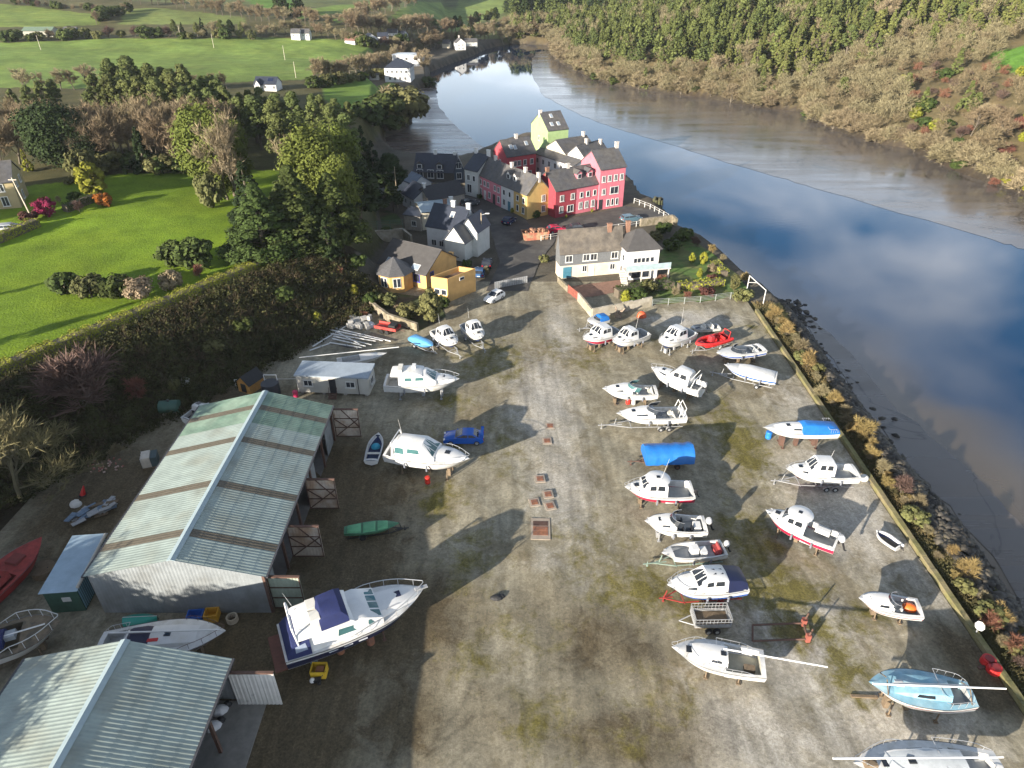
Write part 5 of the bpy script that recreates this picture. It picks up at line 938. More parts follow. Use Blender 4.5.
b = Boat('white sailing yacht with grey coachroof and mast on deck at the bottom edge', (853,763), (1002,766), 3.4, 1.5, 1.2, name='sailing_yacht', fine=1.8, tr=.6, stripe=STR_B, band=(.7,.85)); b.deck((.05,.30), .45, .35); b.cabin([(.26,.55),(.5,.55),(.7,.35),(.8,.04)], wf=.62, wins=[(.36,.46,.3,.8),(.5,.6,.3,.8)], name='coachroof', roofm=mat('roof_grey', (0.42,0.45,0.47), .6)); b.rail(.02,.6,t1=.4,name='stern_rail'); b.rail(.6,.6); b.hatch(.78,0,.55,b.zd(.78)+.1); b.hatch(.62,0,.5,b.zd(.62)+.48); b.hatch(.42,.5,.6,b.zd(.42)+.5)
MB().tube((b.x(1.16),.15,b.zd(.9)+.75),(b.x(.02),-.1,b.zd(0)+.85),.075,.065,8).build('mast', ALU, b.t); b.box('locker',.9,.2,1.8,.8,.5,.4,WOOD); b.cradle('props under the yacht at the bottom edge', WOOD, (.3,.6))
# ---- left side
b = Boat('white cabin boat with bow to the lane, left of a pair near the ochre house', (456.5,344), (436,329), 2.5, 1.4, .6, group=MB_G); wheelhouse(b, h=1.35, aft=.3, front=.66); b.rail(.55,.4); b.whip(.2,0,2.6,1.5); b.trailer('trailer under the left boat of the pair near the ochre house', GALV, 1.2)
b = Boat('white cabin boat nearest the white car, right of a pair near the ochre house', (482,338), (466,323), 2.5, 1.4, .6, group=MB_G); wheelhouse(b, h=1.45, aft=.36, front=.7); b.rail(.55,.4); b.whip(.2,0,2.6,1.5); b.trailer('trailer under the right boat of the pair near the ochre house', GALV, 1.2)
b = Boat('small light blue dinghy with a cover beside the red trailer', (433,346), (412,336), 1.9, .8, .35, group='small open boats', hull=mat('dinghy_blue', (0.10,0.32,0.60), .5, .15), deck=mat('dinghy_blue', (0.10,0.32,0.60)), name='dinghy'); b.deck(None); b.cabin([(.05,.1),(.3,.35),(.7,.35),(.95,.05)], wf=.95, top=.5, mat_=MATS['dinghy_blue'], name='cover'); b.trailer('low trailer under the light blue dinghy', GALV, .8)
b = Boat('slim white keelboat with its mast laid along, behind the site cabin', (387,353), (337,361), 2.0, .95, .5, name='sailing_boat', fine=1.7, bottom=ANTI_B); b.deck((.1,.45), .4, .25); b.cabin([(.45,.3),(.65,.25),(.8,.04)], wf=.6, name='coachroof'); MB().tube((b.x(1.25),0,1.6),(b.x(-.7),.2,2.1),.07,.05,6).build('mast', ALU, b.t); b.cradle('blocks under the slim white keelboat', WOOD, (.3,.6))
b = Boat('white flybridge cruiser with tall pole behind it, beside the site cabin', (459.5,379), (385,380), 3.4, 1.7, .75, group=MB_G, bottom=ANTI_B); b.deck((.03,.24), .4); b.cabin([(.62,.55),(.85,.35),(.95,.04)], wf=.72, name='foredeck_cabin'); b.hatch(.78,.0,.5,b.zd(.78)+.42)
c = b.cabin([(.20,1.15),(.22,1.25),(.56,1.25),(.70,.45)], wf=.82, wins=[(.28,.38,.5,.8),(.42,.54,.5,.8)], screen=(2,), glassm=AQUA, name='saloon'); b.cabin([(.10,.22),(.12,.3),(.42,.42),(.52,.1)], wf=.74, name='flybridge', zoff=1.22); b.box('flybridge_seat',.22,0,b.zd(.2)+1.78,.6,1.7,.35,CUSH); b.box('helm_console',.40,.3,b.zd(.4)+1.85,.5,.8,.4,GEL); b.rail(.5,.6,r=.025); b.cradle('blocks under the flybridge cruiser beside the site cabin', GALV)
b = Boat('white hardtop motor cruiser with green tinted windscreen next to the blue car', (469.5,459), (388,447), 3.5, 1.75, .85, group=MB_G, bottom=GEL); b.deck((.03,.22), .4); b.cabin([(.55,.5),(.8,.4),(.95,.05)], wf=.74, name='foredeck_cabin'); c = b.cabin([(.10,1.15),(.16,1.5),(.46,1.5),(.62,.5)], wf=.86, wins=[(.14,.26,.35,.8),(.29,.45,.5,.82)], screen=(2,), glassm=AQUA, name='hardtop'); b.hatch(.74,0,.55,b.zd(.74)+.48); b.rail(.6,.5,r=.025); b.arch(.14,1.7,.9,.06); b.whip(.16,.7,3.2,1.8); b.box('anchor_locker',.93,0,b.zd(.93)+.12,.5,.4,.16,GEL); b.cradle('grey and timber props under the hardtop cruiser next to the blue car', WOOD); x, y, _ = b.place(.55,-1.9); barrel(x, y, 'red drum under the bow of the hardtop cruiser', BARR_R, .8, .28)
b = Boat('small white rowing dinghy with dark blue inside and turquoise bundle', (378.5,432.5), (371,461), 1.8, .7, .25, group='small open boats', name='dinghy', fine=1.9, trim=GEL); b.deck((.07,.9), .25, .14, sole=mat('sole_navy', (0.02,0.04,0.10), .7)); MB().dome((b.x(.58),0,.25),.5,.55,.45).build('bundle', mat('turquoise', (0.02,0.28,0.42), .6), b.t, 60); b.box('thwart',.3,0,.5,.3,1.5,.06,CUSH)
GRNH = mat('hull_green', (0.05,0.17,0.09), .6, .2); GRNC = mat('cover_green', (0.10,0.32,0.16), .6, .15)
b = Boat('long narrow green boat covered in green panels on a small trailer', (400,523), (344,530), 1.6, .65, .35, name='rowing_boat', hull=GRNH, bottom=GRNH, deck=GRNH, pointed=False, fine=1.6, tr=.6); b.deck(None)
for t0, t1 in ((.06,.30),(.34,.56),(.60,.78)): b.cabin([(t0,.10),(t0+.02,.16),(t1-.02,.16),(t1,.10)], wf=.86, top=.8, mat_=GRNC, name='cover_panel')
b.trailer('small dark trailer under the long green boat', OBK, .8)
# ---- the big motor yacht
b = Boat('large white flybridge motor yacht with navy hull band and blue canopies', (424,588), (281,643), 4.4, 2.2, .6, name='motor_yacht', cat='motor yacht', stripe=NAVY, band=(.06,.72), fine=2.0, bottom=GEL); b.deck((.02,.20), .62, .2)
MB().box(b.x(-.035),0,b.H*.45,.95,3.5,.14).build('swim_platform', TEAK, b.t); b.cabin([(.60,.55),(.78,.48),(.9,.2),(.96,.03)], wf=.72, top=.72, name='foredeck_cabin'); b.hatch(.80,.0,.6,b.zd(.8)+.47,NAVY)
for sd in (-1, 1): MB().box(b.x(.74), sd*.95, b.zd(.74)+.45, 1.0, .14, .05, -sd*.12).build('deck_grab_rail', RAIL, b.t)
c = b.cabin([(.17,1.2),(.20,1.35),(.52,1.38),(.585,.95),(.66,.5)], wf=.88, top=.82, wins=[(.34,.60,.40,.78)], screen=(3,), glassm=AQUA, name='saloon', panes=4)
b.cabin([(.10,.5),(.12,.62),(.36,.72),(.44,.35),(.47,.05)], wf=.78, top=.9, name='flybridge', zoff=1.34)
m = MB(); m.box(b.x(.20),0,b.zd(.2)+1.99,1.7,2.2,.04); m.build('flybridge_floor', SOLE, b.t)
for y_ in (-.62,.62): b.box('flybridge_seat',.235,y_,b.zd(.2)+2.25,.8,1.0,.5,CUSH)
b.cabin([(.255,.55),(.28,.75),(.40,.78),(.44,.25)], wf=.80, top=.7, mat_=CANV, name='flybridge_canopy', zoff=1.75, crown=.25)
b.cabin([(.015,.2),(.06,1.0),(.17,1.35)], wf=.95, top=.8, mat_=CANV, name='cockpit_canopy', wins=[(.07,.15,.35,.8)], glassm=mat('clear_vinyl', (0.22,0.26,0.34), .2))
b.rail(.42,.75,r=.032,n=12); b.arch(.11,2.6,.8,.09); b.whip(.12,.9,4.6,1.6,-.25); b.whip(.12,-.9,4.6,.9,-.25); b.box('anchor_winch',.955,0,b.zd(.95)+.12,.5,.35,.2,GALV); b.box('bow_roller',1.0,0,b.zd(1)+.05,.6,.3,.14,GALV)
for q in (.30,.40,.5): MB().box(b.x(q), -b.hb(q)*(.93-.15*q**3), b.H*.62, .7, .05, .14).build('porthole', mat('port_grey', (0.45,0.47,0.5), .3), b.t); MB().box(b.x(q), b.hb(q)*(.93-.15*q**3), b.H*.62, .7, .05, .14).build('porthole', MATS['port_grey'], b.t)
b.cradle('rusty drums and blocks under the large motor yacht', STEEL, (.2,.45,.65))
# white sailing cruiser between the sheds
b = Boat('grubby white sailing cruiser with navy cover wedged between the two sheds', (226,631), (98,645), 3.6, 1.6, .9, name='sailing_yacht', fine=1.8, tr=.7, stripe=mat('stripe_dark_red', (0.14,0.015,0.02), .5), band=(.5,.7)); b.deck((.04,.22), .5, .3); b.cabin([(.22,.5),(.45,.5),(.62,.35),(.78,.04)], wf=.62, wins=[(.28,.4,.3,.8)], name='coachroof'); b.cabin([(.24,.55),(.27,.75),(.38,.75),(.42,.5)], wf=.66, top=.7, mat_=NAVY, name='cover'); b.hatch(.55,0,.5,b.zd(.55)+.45); b.rail(.6,.55,m_=STEEL); b.rail(.02,.55,t1=.2,name='stern_rail'); b.box('red_cloth',.42,-.5,b.zd(.42)+.56,1.4,.3,.05,REDP); MB().tube((b.x(.98),-.3,b.zd(1)+.5),(b.x(.1),.2,b.zd(0)+1.0),.07,n=6).build('boom', ALU, b.t); b.cradle('props under the grubby sailing cruiser between the sheds', WOOD)
OLDW = mat('old_wood_deck', (0.17,0.13,0.085), .9, .3, 2.5, col2=(0.10,0.085,0.06))
b = Boat('old wooden boat with grey weathered deck and white bow rail at the left edge', (61,622), (-48,655), 3.8, 1.6, .7, name='wooden_boat', deck=OLDW, fine=2.2, bottom=ANTI_R, tr=.8); b.deck((.1,.62), .45, .5, sole=mat('sole_mud', (0.12,0.095,0.06), .9)); b.rail(.4,.75,n=10,r=.035,m_=WHITE); b.cabin([(.2,.5),(.34,.7),(.48,.5)], wf=.5, top=.7, mat_=CANV, name='cover'); b.box('deck_box',.52,.1,b.zd(.5)+.15,.9,.8,.4,mat('box_grey', (0.3,0.32,0.33), .7)); m = MB(); m.tube((b.x(.2),0,1.8),(b.x(.86),0,1.9),.06,n=6); m.build('boom', ALU, b.t); b.cradle('blocks under the old wooden boat', WOOD)
b = Boat('dark red old fishing boat with pointed bow beside the hedge bank', (42,537), (-40,612), 3.4, 1.7, .5, name='fishing_boat', hull=mat('faded_red', (0.30,0.025,0.02), .7, .3, 1), bottom=ANTI_K, deck=mat('faded_red_deck', (0.24,0.03,0.025), .8, .35, 2), fine=1.8); b.deck((.1,.5), .4, .3, sole=mat('red_sole', (0.16,0.03,0.025), .9)); b.cabin([(.25,1.1),(.3,1.3),(.42,1.3),(.48,.6)], wf=.6, mat_=MATS['faded_red_deck'], wins=[(.3,.4,.5,.85)], name='wheelhouse'); b.box('hatch_cover',.66,0,b.zd(.66)+.15,1.2,1.2,.3,MATS['red_sole']); b.cradle('dark blocks under the old red fishing boat', WOOD)
b = Boat('small white cabin boat behind the far left corner of the long shed', (209,403), (186,419), 2.1, 1.1, .4, group=MB_G); b.deck((.05,.45), .4, sole=BLK); b.cabin([(.46,.7),(.5,.8),(.66,.75),(.8,.3),(.92,.04)], wf=.76, wins=[(.52,.64,.4,.85)], name='cabin'); b.hatch(.62,0,.5,b.zd(.6)+.85); b.cradle('blocks under the small cabin boat behind the long shed', WOOD, (.3,.65))
# ---------------------------------------------------------------- trees, shrubs, hedges
def veg(name, col, rnd=.5, var=.35, rough=.9, scale=.8): return mat(name, col, rough, var, scale, spec=.15, rnd=rnd)
BARK = mat('bark', (0.11,0.09,0.065), .95, .3, 3); BARKP = mat('bark_pale', (0.135,0.115,0.085), .95, .25, 3)
TWIG = veg('twigs_grey', (0.215,0.178,0.108), .3); TWIGB = veg('twigs_brown', (0.19,0.145,0.09), .25); TWIGO = veg('twigs_olive', (0.115,0.10,0.05), .3); TWIGR = veg('twigs_red', (0.19,0.085,0.06), .2); TWIGG = veg('twigs_gold', (0.27,0.20,0.085), .2); TWIGP = veg('twigs_plum', (0.11,0.072,0.06), .2)
PINE = veg('needles_pine', (0.085,0.10,0.032), .35); DARK = veg('needles_dark', (0.024,0.036,0.012), .35); FOREST = veg('leaves_forest', (0.108,0.118,0.036), .35); LEAFY = veg('leaves_yellow_green', (0.085,0.10,0.02), .4); LEAFD = veg('leaves_dark', (0.045,0.062,0.016), .4); GOLD = veg('leaves_gold', (0.17,0.17,0.022), .2); OLIVE = veg('leaves_olive', (0.105,0.105,0.04), .4); PINK = veg('blossom_pink', (0.20,0.02,0.06), .1); ORNL = veg('leaves_orange', (0.26,0.085,0.018), .1); MAROON = veg('leaves_maroon', (0.085,0.035,0.03), .2); TANL = veg('shrub_tan', (0.20,0.155,0.10), .2); HEDGE = veg('hedge_leaves', (0.24,0.25,0.035), .1); SCRUB = veg('scrub_leaves', (0.045,0.046,0.017), .1, .6, .95, .35)
def quads(c, nrm, up, sx, sy):
    """leaf quads from arrays of centres, normals and sizes"""
    a = np.cross(nrm, up); a /= np.linalg.norm(a, axis=1, keepdims=True)+1e-9; b = np.cross(nrm, a)
    a = a*sx[:, None]/2; b = b*sy[:, None]/2
    v = np.stack([c-a-b*.6, c+a*.35-b, c+a+b*.6, c-a*.35+b], 1).reshape(-1, 3)
    return v, np.arange(len(c)*4).reshape(-1, 4)
def unit(n, rg): v = rg.normal(size=(n, 3)); return v/np.linalg.norm(v, axis=1, keepdims=True)
def leaf_clumps(centres, radii, per, size, rg, flat=.8, outward=.7):
    n = len(centres)*per; ci = np.repeat(np.arange(len(centres)), per); d = unit(n, rg); r = rg.uniform(.35, 1.0, n)**.6
    p = centres[ci]+d*(r*radii[ci])[:, None]*np.array([1, 1, flat]); nr = d*outward+unit(n, rg)*(1-outward)+np.array([0, 0, .25]); nr /= np.linalg.norm(nr, axis=1, keepdims=True)
    s = size*rg.uniform(.6, 1.4, n); return quads(p, nr, unit(n, rg), s, s*rg.uniform(.6, 1.2, n))
def tubes_np(segs, n=4):
    """segments (p, q, r0, r1) as open tubes"""
    p = np.array([s[0] for s in segs]); q = np.array([s[1] for s in segs]); r0 = np.array([s[2] for s in segs]); r1 = np.array([s[3] for s in segs])
    d = q-p; d /= np.linalg.norm(d, axis=1, keepdims=True)+1e-9; ref = np.where(np.abs(d[:, 2:3]) < .9, [[0, 0, 1.]], [[1., 0, 0]]); a = np.cross(d, ref); a /= np.linalg.norm(a, axis=1, keepdims=True); b = np.cross(d, a); vs = []
    for c, r in ((p, r0), (q, r1)):
        for i in range(n): t = 2*math.pi*i/n; vs.append(c+(a*math.cos(t)+b*math.sin(t))*r[:, None])
    v = np.stack(vs, 1).reshape(-1, 3); k = 2*n; o = np.arange(len(segs))[:, None]*k; f = []
    for i in range(n): j = (i+1) % n; f.append(o+np.array([[i, j, n+j, n+i]]))
    return v, np.concatenate(f, 0)
def join(l):
    vs, fs, o = [], [], 0
    for v, f in l: vs.append(v); fs.append(f+o); o += len(v)
    return np.concatenate(vs), np.concatenate(fs)
def branching(h, spread, rg, levels=3, trunk=.12, kids=(5, 5, 4), lean=.0, low=.25):
    """limbs of a tree of height h: returns tube segments and twig roots"""
    segs, tips = [], []
    def grow(p, d, L, r, lev):
        n = 3 if lev == 0 else 2; pts = [p]; dd = d.copy()
        for i in range(n):
            dd = dd+rg.normal(size=3)*(.10 if lev == 0 else .22)+np.array([0, 0, .10 if lev else 0]); dd /= np.linalg.norm(dd); q = pts[-1]+dd*L/n; ra = r*(1-i/n*.55); rb = r*(1-(i+1)/n*.55); segs.append((pts[-1], q, ra, rb)); pts.append(q)
        if lev >= levels: tips.extend([(pts[-1], dd), (pts[-2], dd)]); return
        for k in range(kids[min(lev, len(kids)-1)]):
            f = rg.uniform(low if lev == 0 else .25, 1.0); i = min(int(f*n), n-1); base = pts[i]+(pts[i+1]-pts[i])*(f*n-i); sd = unit(1, rg)[0]; sd[2] = abs(sd[2])*.6; nd = dd*.75+sd*spread; nd /= np.linalg.norm(nd); grow(base, nd, L*rg.uniform(.5, .72), r*.45, lev+1)
        tips.append((pts[-1], dd))
    grow(np.zeros(3), np.array([lean, 0, 1.0]), h*.55, h*trunk*.16, 0); return segs, tips
def twig_fans(tips, per, L, w, rg, spread=.9):
    n = len(tips)*per; c = np.repeat(np.array([t[0] for t in tips]), per, 0); d = np.repeat(np.array([t[1] for t in tips]), per, 0)+unit(n, rg)*spread+np.array([0, 0, .25]); d /= np.linalg.norm(d, axis=1, keepdims=True)
    s = np.cross(d, unit(n, rg)); s /= np.linalg.norm(s, axis=1, keepdims=True)+1e-9; ln = L*rg.uniform(.5, 1.2, n)[:, None]; c = c-d*ln*.15
    e = c+d*ln+unit(n, rg)*ln*.12; m = c+d*ln*.5+unit(n, rg)*ln*.08; v = np.stack([c-s*w*.5, m+s*w*.55, e, m-s*w*.55], 1).reshape(-1, 3); return v, np.arange(n*4).reshape(-1, 4)
PROTO = {}
def mesh_of(name, vf, m, smooth=False): return np_mesh(name, vf[0], vf[1], [m], smooth=smooth)
def bare(key, h, spread, per, L, w, tw, bk=BARKP, seed=1, levels=3, kids=(6, 5, 4), low=.22):
    rg = np.random.default_rng(seed); s, t = branching(h, spread, rg, levels, kids=kids, low=low); v, f = twig_fans(t, per, L, w, rg)
    zt = v[:, 2].max(); k = h/zt; PROTO[key] = (mesh_of('trunk', tubes_np([(a*k, b*k, c, d) for a, b, c, d in s]), bk, True), mesh_of('crown', (v*k, f), tw), h, float(np.percentile(np.hypot(v[:, 0], v[:, 1])*k, 92)))
def leafy(key, h, rad, lm, seed=1, clumps=60, per=60, size=.5, form='round', bk=BARK, trunk=.12, gap=.9):
    rg = np.random.default_rng(seed); d = unit(clumps, rg); r = rg.uniform(.45, 1.0, clumps)**.7; z0 = h*(trunk if form != 'cone' else .06); hh = h-z0
    if form == 'round': c = d*r[:, None]*np.array([rad, rad, hh/2])*.82; c[:, 2] += z0+hh/2
    elif form == 'cone': u = rg.uniform(0, 1, clumps)**1.25; a = rg.uniform(0, 6.283, clumps); rr = rad*(1-u*.96)*rg.uniform(.55, 1.0, clumps); c = np.stack([rr*np.cos(a), rr*np.sin(a), z0+hh*u*.96], 1)
    elif form == 'pine': u = rg.uniform(0, 1, clumps); a = rg.uniform(0, 6.283, clumps); rr = rad*np.sqrt(rg.uniform(.1, 1, clumps))*np.clip(1.25*(1-u)**.75+.12, .1, 1)*.95; c = np.stack([rr*np.cos(a), rr*np.sin(a), h*.32+h*.66*u], 1)
    cr = np.full(clumps, rad*(.25 if form == 'pine' else .34))*rg.uniform(.7, 1.25, clumps)*(1 if form != 'cone' else .75)
    if form == 'cone': cr *= np.clip(1.15-(c[:, 2]-z0)/hh, .25, 1)
    v, f = leaf_clumps(c, cr, per, size, rg, .75 if form != 'round' else .9); v = v*np.array([1, 1, h/v[:, 2].max()]); s = [(np.zeros(3), np.array([0, 0, h*.45]), h*.02+.08, h*.014+.04), (np.array([0, 0, h*.45]), np.array([.1, 0, h*.9]), h*.014+.04, .03)]
    for q in c[:14]: s.append((np.array([0, 0, max(z0*.8, q[2]*.6)]), q*.95, .02+h*.006, .02))
    PROTO[key] = (mesh_of('trunk', tubes_np(s, 5), bk, True), mesh_of('crown', (v, f), lm), h, rad)
for i in range(4):
    bare(f'bare{i}', 10, .75, 7, 1.5, .085, TWIG, seed=10+i, kids=(7, 5, 4)); bare(f'bareb{i}', 10, .7, 7, 1.5, .08, TWIGB, BARK, seed=20+i, kids=(7, 5, 4))
    leafy(f'pine{i}', 13, 3.0, PINE, 30+i, 95, 75, .34, 'pine'); leafy(f'forest{i}', 12, 2.6, FOREST, 40+i, 85, 60, .40, 'pine' if i == 3 else 'cone'); bare(f'bushy{i}', 8, .9, 10, 1.5, .1, TWIG, seed=110+i, kids=(11, 6, 4), low=.03); leafy(f'dark{i}', 12, 3.2, DARK, 50+i, 110, 80, .36, 'cone' if i % 2 else 'pine')
for i in range(2):
    leafy(f'leafy{i}', 12, 4.0, LEAFY, 60+i, 150, 110, .28, trunk=.02); leafy(f'shrubd{i}', 2.4, 1.5, LEAFD, 70+i, 26, 70, .28, trunk=.0); leafy(f'shrubo{i}', 2.4, 1.5, OLIVE, 72+i, 26, 70, .26, trunk=.0); leafy(f'shrubt{i}', 2.2, 1.4, TANL, 74+i, 34, 80, .17, trunk=.0)
    bare(f'bgold{i}', 3, 1.2, 12, .9, .04, TWIGG, BARK, 80+i, 2, (9, 7), .02); bare(f'bred{i}', 3, 1.2, 11, .9, .045, TWIGR, BARK, 82+i, 2, (9, 7), .02); bare(f'bplum{i}', 3.2, 1.1, 12, 1.0, .05, TWIGP, BARK, 84+i, 2, (9, 7), .02); bare(f'btan{i}', 3, 1.2, 12, .9, .045, TWIG, BARK, 86+i, 2, (9, 7), .02)
leafy('gold', 4, 1.6, GOLD, 90, 40, 80, .3, trunk=0.); leafy('pink', 2.0, 1.3, PINK, 91, 24, 80, .2, trunk=0.); leafy('orange', 2.0, 1.3, ORNL, 92, 24, 70, .2, trunk=0.); leafy('maroon', 1.8, 1.3, MAROON, 93, 24, 70, .2, trunk=0.); leafy('cypress', 7, 2.2, DARK, 94, 90, 60, .35, 'cone'); leafy('holm', 12, 6.5, DARK, 95, 220, 110, .36, trunk=.0); leafy('column', 5, 1.6, OLIVE, 96, 60, 70, .28, 'round', trunk=0.)
leafy('bigdark', 16, 5.5, LEAFD, 97, 230, 110, .34, 'cone'); leafy('goldcol', 5, 1.3, GOLD, 98, 44, 70, .3, 'cone')
bare('olivebare', 8, .85, 8, 1.1, .055, TWIGO, mat('bark_olive', (0.13,0.115,0.065), .95, .2), 99, 3, (8, 6, 4), .08)
def proj(x, y, z):
    c, s = math.cos(PITCH), math.sin(PITCH); f = y*c-(z-CAM_H)*s; u = y*s+(z-CAM_H)*c; return 512+FPX*x/f, 384-FPX*u/f
BAREK = {'bare', 'bareb', 'olivebare'}
def plant(key, x, y, z, h, label, cat='tree', group=None, name=None, wf=1.0, rs=None):
    tr, cr, h0, r0 = PROTO[key]; rr = rs or random; k = h/h0
    name = name or ('shrub' if cat == 'shrub' else 'tree'); o = thing(name, label, cat, (x, y, z-.05), rr.uniform(0, 6.28), group); o.scale = (k*wf, k*wf, k)
    for nm, me in (('trunk', tr), ('crown', cr)):
        c = bpy.data.objects.new(nm, me); C.objects.link(c); c.parent = o
    return o
def tree_px(key, px, by, ty, label, cat='tree', group=None, name=None, wf=1.0):
    """a tree standing on the ground seen at (px, by) whose top shows at row ty"""
    x, y, z = land(px, by); c, s = math.cos(PITCH), math.sin(PITCH); v = (ty-384)/FPX; top = CAM_H+y*(-s-v*c)/(c-v*s); return plant(key, x, y, z, max(.6, top-z), label, cat, group, name, wf)
rnd = random.Random(5); K = lambda k, n=4: f'{k}{rnd.randrange(n)}'
# ---- the belt above the lawn
G1 = 'pines of the belt above the lawn'; LP = 'dark pine in the dense belt between the lawn and the far field'
for r_, (y0, n, hl, hh) in enumerate(((196, 19, 12.5, 15), (186, 18, 13, 15), (176, 14, 12, 14.5))):
    for k in range(n):
        x = lin(-106, -42, (k+.5)/n)+rnd.uniform(-1.6, 1.6); y = y0+rnd.uniform(-3, 3)+(x+70)*-.12
        if x > -58 and r_ == 2: continue
        q_ = proj(x, y, gz(x, y))[0]
        if q_ > 236 and r_ < 2: hl_ = .62
        else: hl_ = 1-.2*max(0, min(1, (q_-150)/90))
        plant(K('pine'), x, y, gz(x, y), rnd.uniform(hl, hh)*hl_, LP, group=G1, name='pine_tree', wf=rnd.uniform(.95, 1.25))
G2 = 'bare trees at the back of the lawn'
for px, by, ty in ((100,160,102),(118,166,104),(133,164,100),(160,168,104),(176,170,106),(190,172,110),(204,170,112),(115,150,98),(182,158,98),(212,160,108)): tree_px(K('bareb'), px, by, ty, 'brown leafless tree in the row at the back of the lawn', group=G2, name='bare_tree', wf=.85)
for px, by, ty in ((4,168,118),(20,164,112),(32,150,100),(8,140,98),(48,142,96),(24,128,90),(-12,150,105)): tree_px(K('bareb'), px, by, ty, 'brown leafless tree left of the big dark evergreen', group='bare trees left of the big evergreen', name='bare_tree', wf=1.1)
for px, by, ty in ((35,118,84),(48,114,80),(60,112,78),(18,116,88)): tree_px(K('pine'), px, by, ty, 'rounded pine behind the brown trees at the left edge', group='pines at the left edge', name='pine_tree', wf=1.1)
for k in range(26):
    px = rnd.uniform(84, 225); by = rnd.uniform(146, 170); tree_px(K('bareb') if k % 3 else K('bare'), px, by, by-rnd.uniform(48, 62), 'leafless tree in the thicket between pines and lawn', group='thicket between pines and lawn', name='bare_tree', wf=1.0)
for k in range(22):
    px = rnd.uniform(90, 240); tree_px(K('shrubd', 2) if k % 2 else K('shrubo', 2), px, rnd.uniform(160, 174), rnd.uniform(150, 158), 'low dark bush under the leafless thicket at the lawn edge', 'shrub', 'bushes under the thicket', 'shrub', 1.4)
tree_px('holm', 66, 166, 96, 'huge dark rounded evergreen at the back left of the lawn', wf=1.0); tree_px('holm', 92, 168, 118, 'dark evergreen leaning out right of the huge rounded one', wf=.8)
tree_px('cypress', 147, 172, 126, 'small dark conical conifer on the lawn edge between bare trees', name='conifer'); tree_px('gold', 96, 197, 161, 'yellow green rounded bush at the near end of the drive hedge', 'shrub', wf=1.05); tree_px('shrubo0', 86, 180, 148, 'olive rounded tree just behind the yellow green bush', 'tree', wf=.8); tree_px('goldcol', 29, 171, 149, 'slim golden conifer beside the drive', name='conifer')
for px, by, ty, w, l in ((212,207,172,.75,'rust and green bush by the foot of the yellow green trees'),(178,266,240,1.1,'tall green laurel bush standing in the lawn near the conifer'),(198,268,237,1.0,'dark laurel bush right of the tall green laurel'),): tree_px('shrubo1' if w == .75 else 'shrubd0', px, by, ty, l, 'shrub', wf=w)
G3 = 'yellow green trees'
for px, by, ty, w, l in ((214,190,98,1.0,'yellow green tree at the left end of its group, bright crown over the lawn'),(235,196,108,.9,'yellow green tree second in its group behind the pale bare tree'),(318,214,120,1.1,'yellow green tree at the right of its group, above the dark slope'),(338,200,118,1.1,'yellow green tree at the far right of its group near the lane'),(345,226,150,.9,'lower yellow green tree above the cottages')): tree_px(K('leafy', 2), px, by, ty, l, group=G3, wf=w)
for px, by, ty, w, l in ((240,206,104,.5,'pale leafless tree standing against the yellow green crowns'),(297,212,130,.7,'pale bare spreading tree between the two yellow green groups'),(228,200,118,.7,'thin pale bare tree at the lawn edge left of the big conifer')): tree_px(K('bare'), px, by, ty, l, name='bare_tree', wf=w)
for px, by, ty, w, l in ((266,256,182,.95,'big dark conifer standing at the right end of the lawn'),(300,246,164,.9,'dark conifer behind the big one at the end of the lawn'),(335,240,172,.9,'dark conifer at the top of the retaining slope'),(362,232,160,.8,'dark tree leaning over the lane cottages'),(252,220,160,.8,'dark conifer in the back of the group at the lawn end')): tree_px('bigdark' if w > .85 else K('dark'), px, by, ty, l, name='conifer', wf=w*1.75)
tree_px('dark0', 392, 200, 152, 'dark layered conifer beside the creek and the green roofed shed', name='conifer', wf=1.3); tree_px('dark2', 394, 212, 182, 'small dark conifer among the lane cottages', name='conifer', wf=1.2)
GD = 'dark trees on the slope behind the lane'
for px, by, ty in ((262,150,95),(280,152,98),(300,150,90),(318,152,100),(335,158,104),(350,165,112),(365,172,125),(375,182,140),(286,170,112),(306,176,115),(326,190,128),(352,196,140),(372,205,160),(350,240,190),(330,258,214),(310,250,200)): tree_px(K('pine') if ty < 125 else K('dark'), px, by, ty, 'dark evergreen in the wooded slope between lawn and creek', group=GD, name='evergreen_tree', wf=1.15)
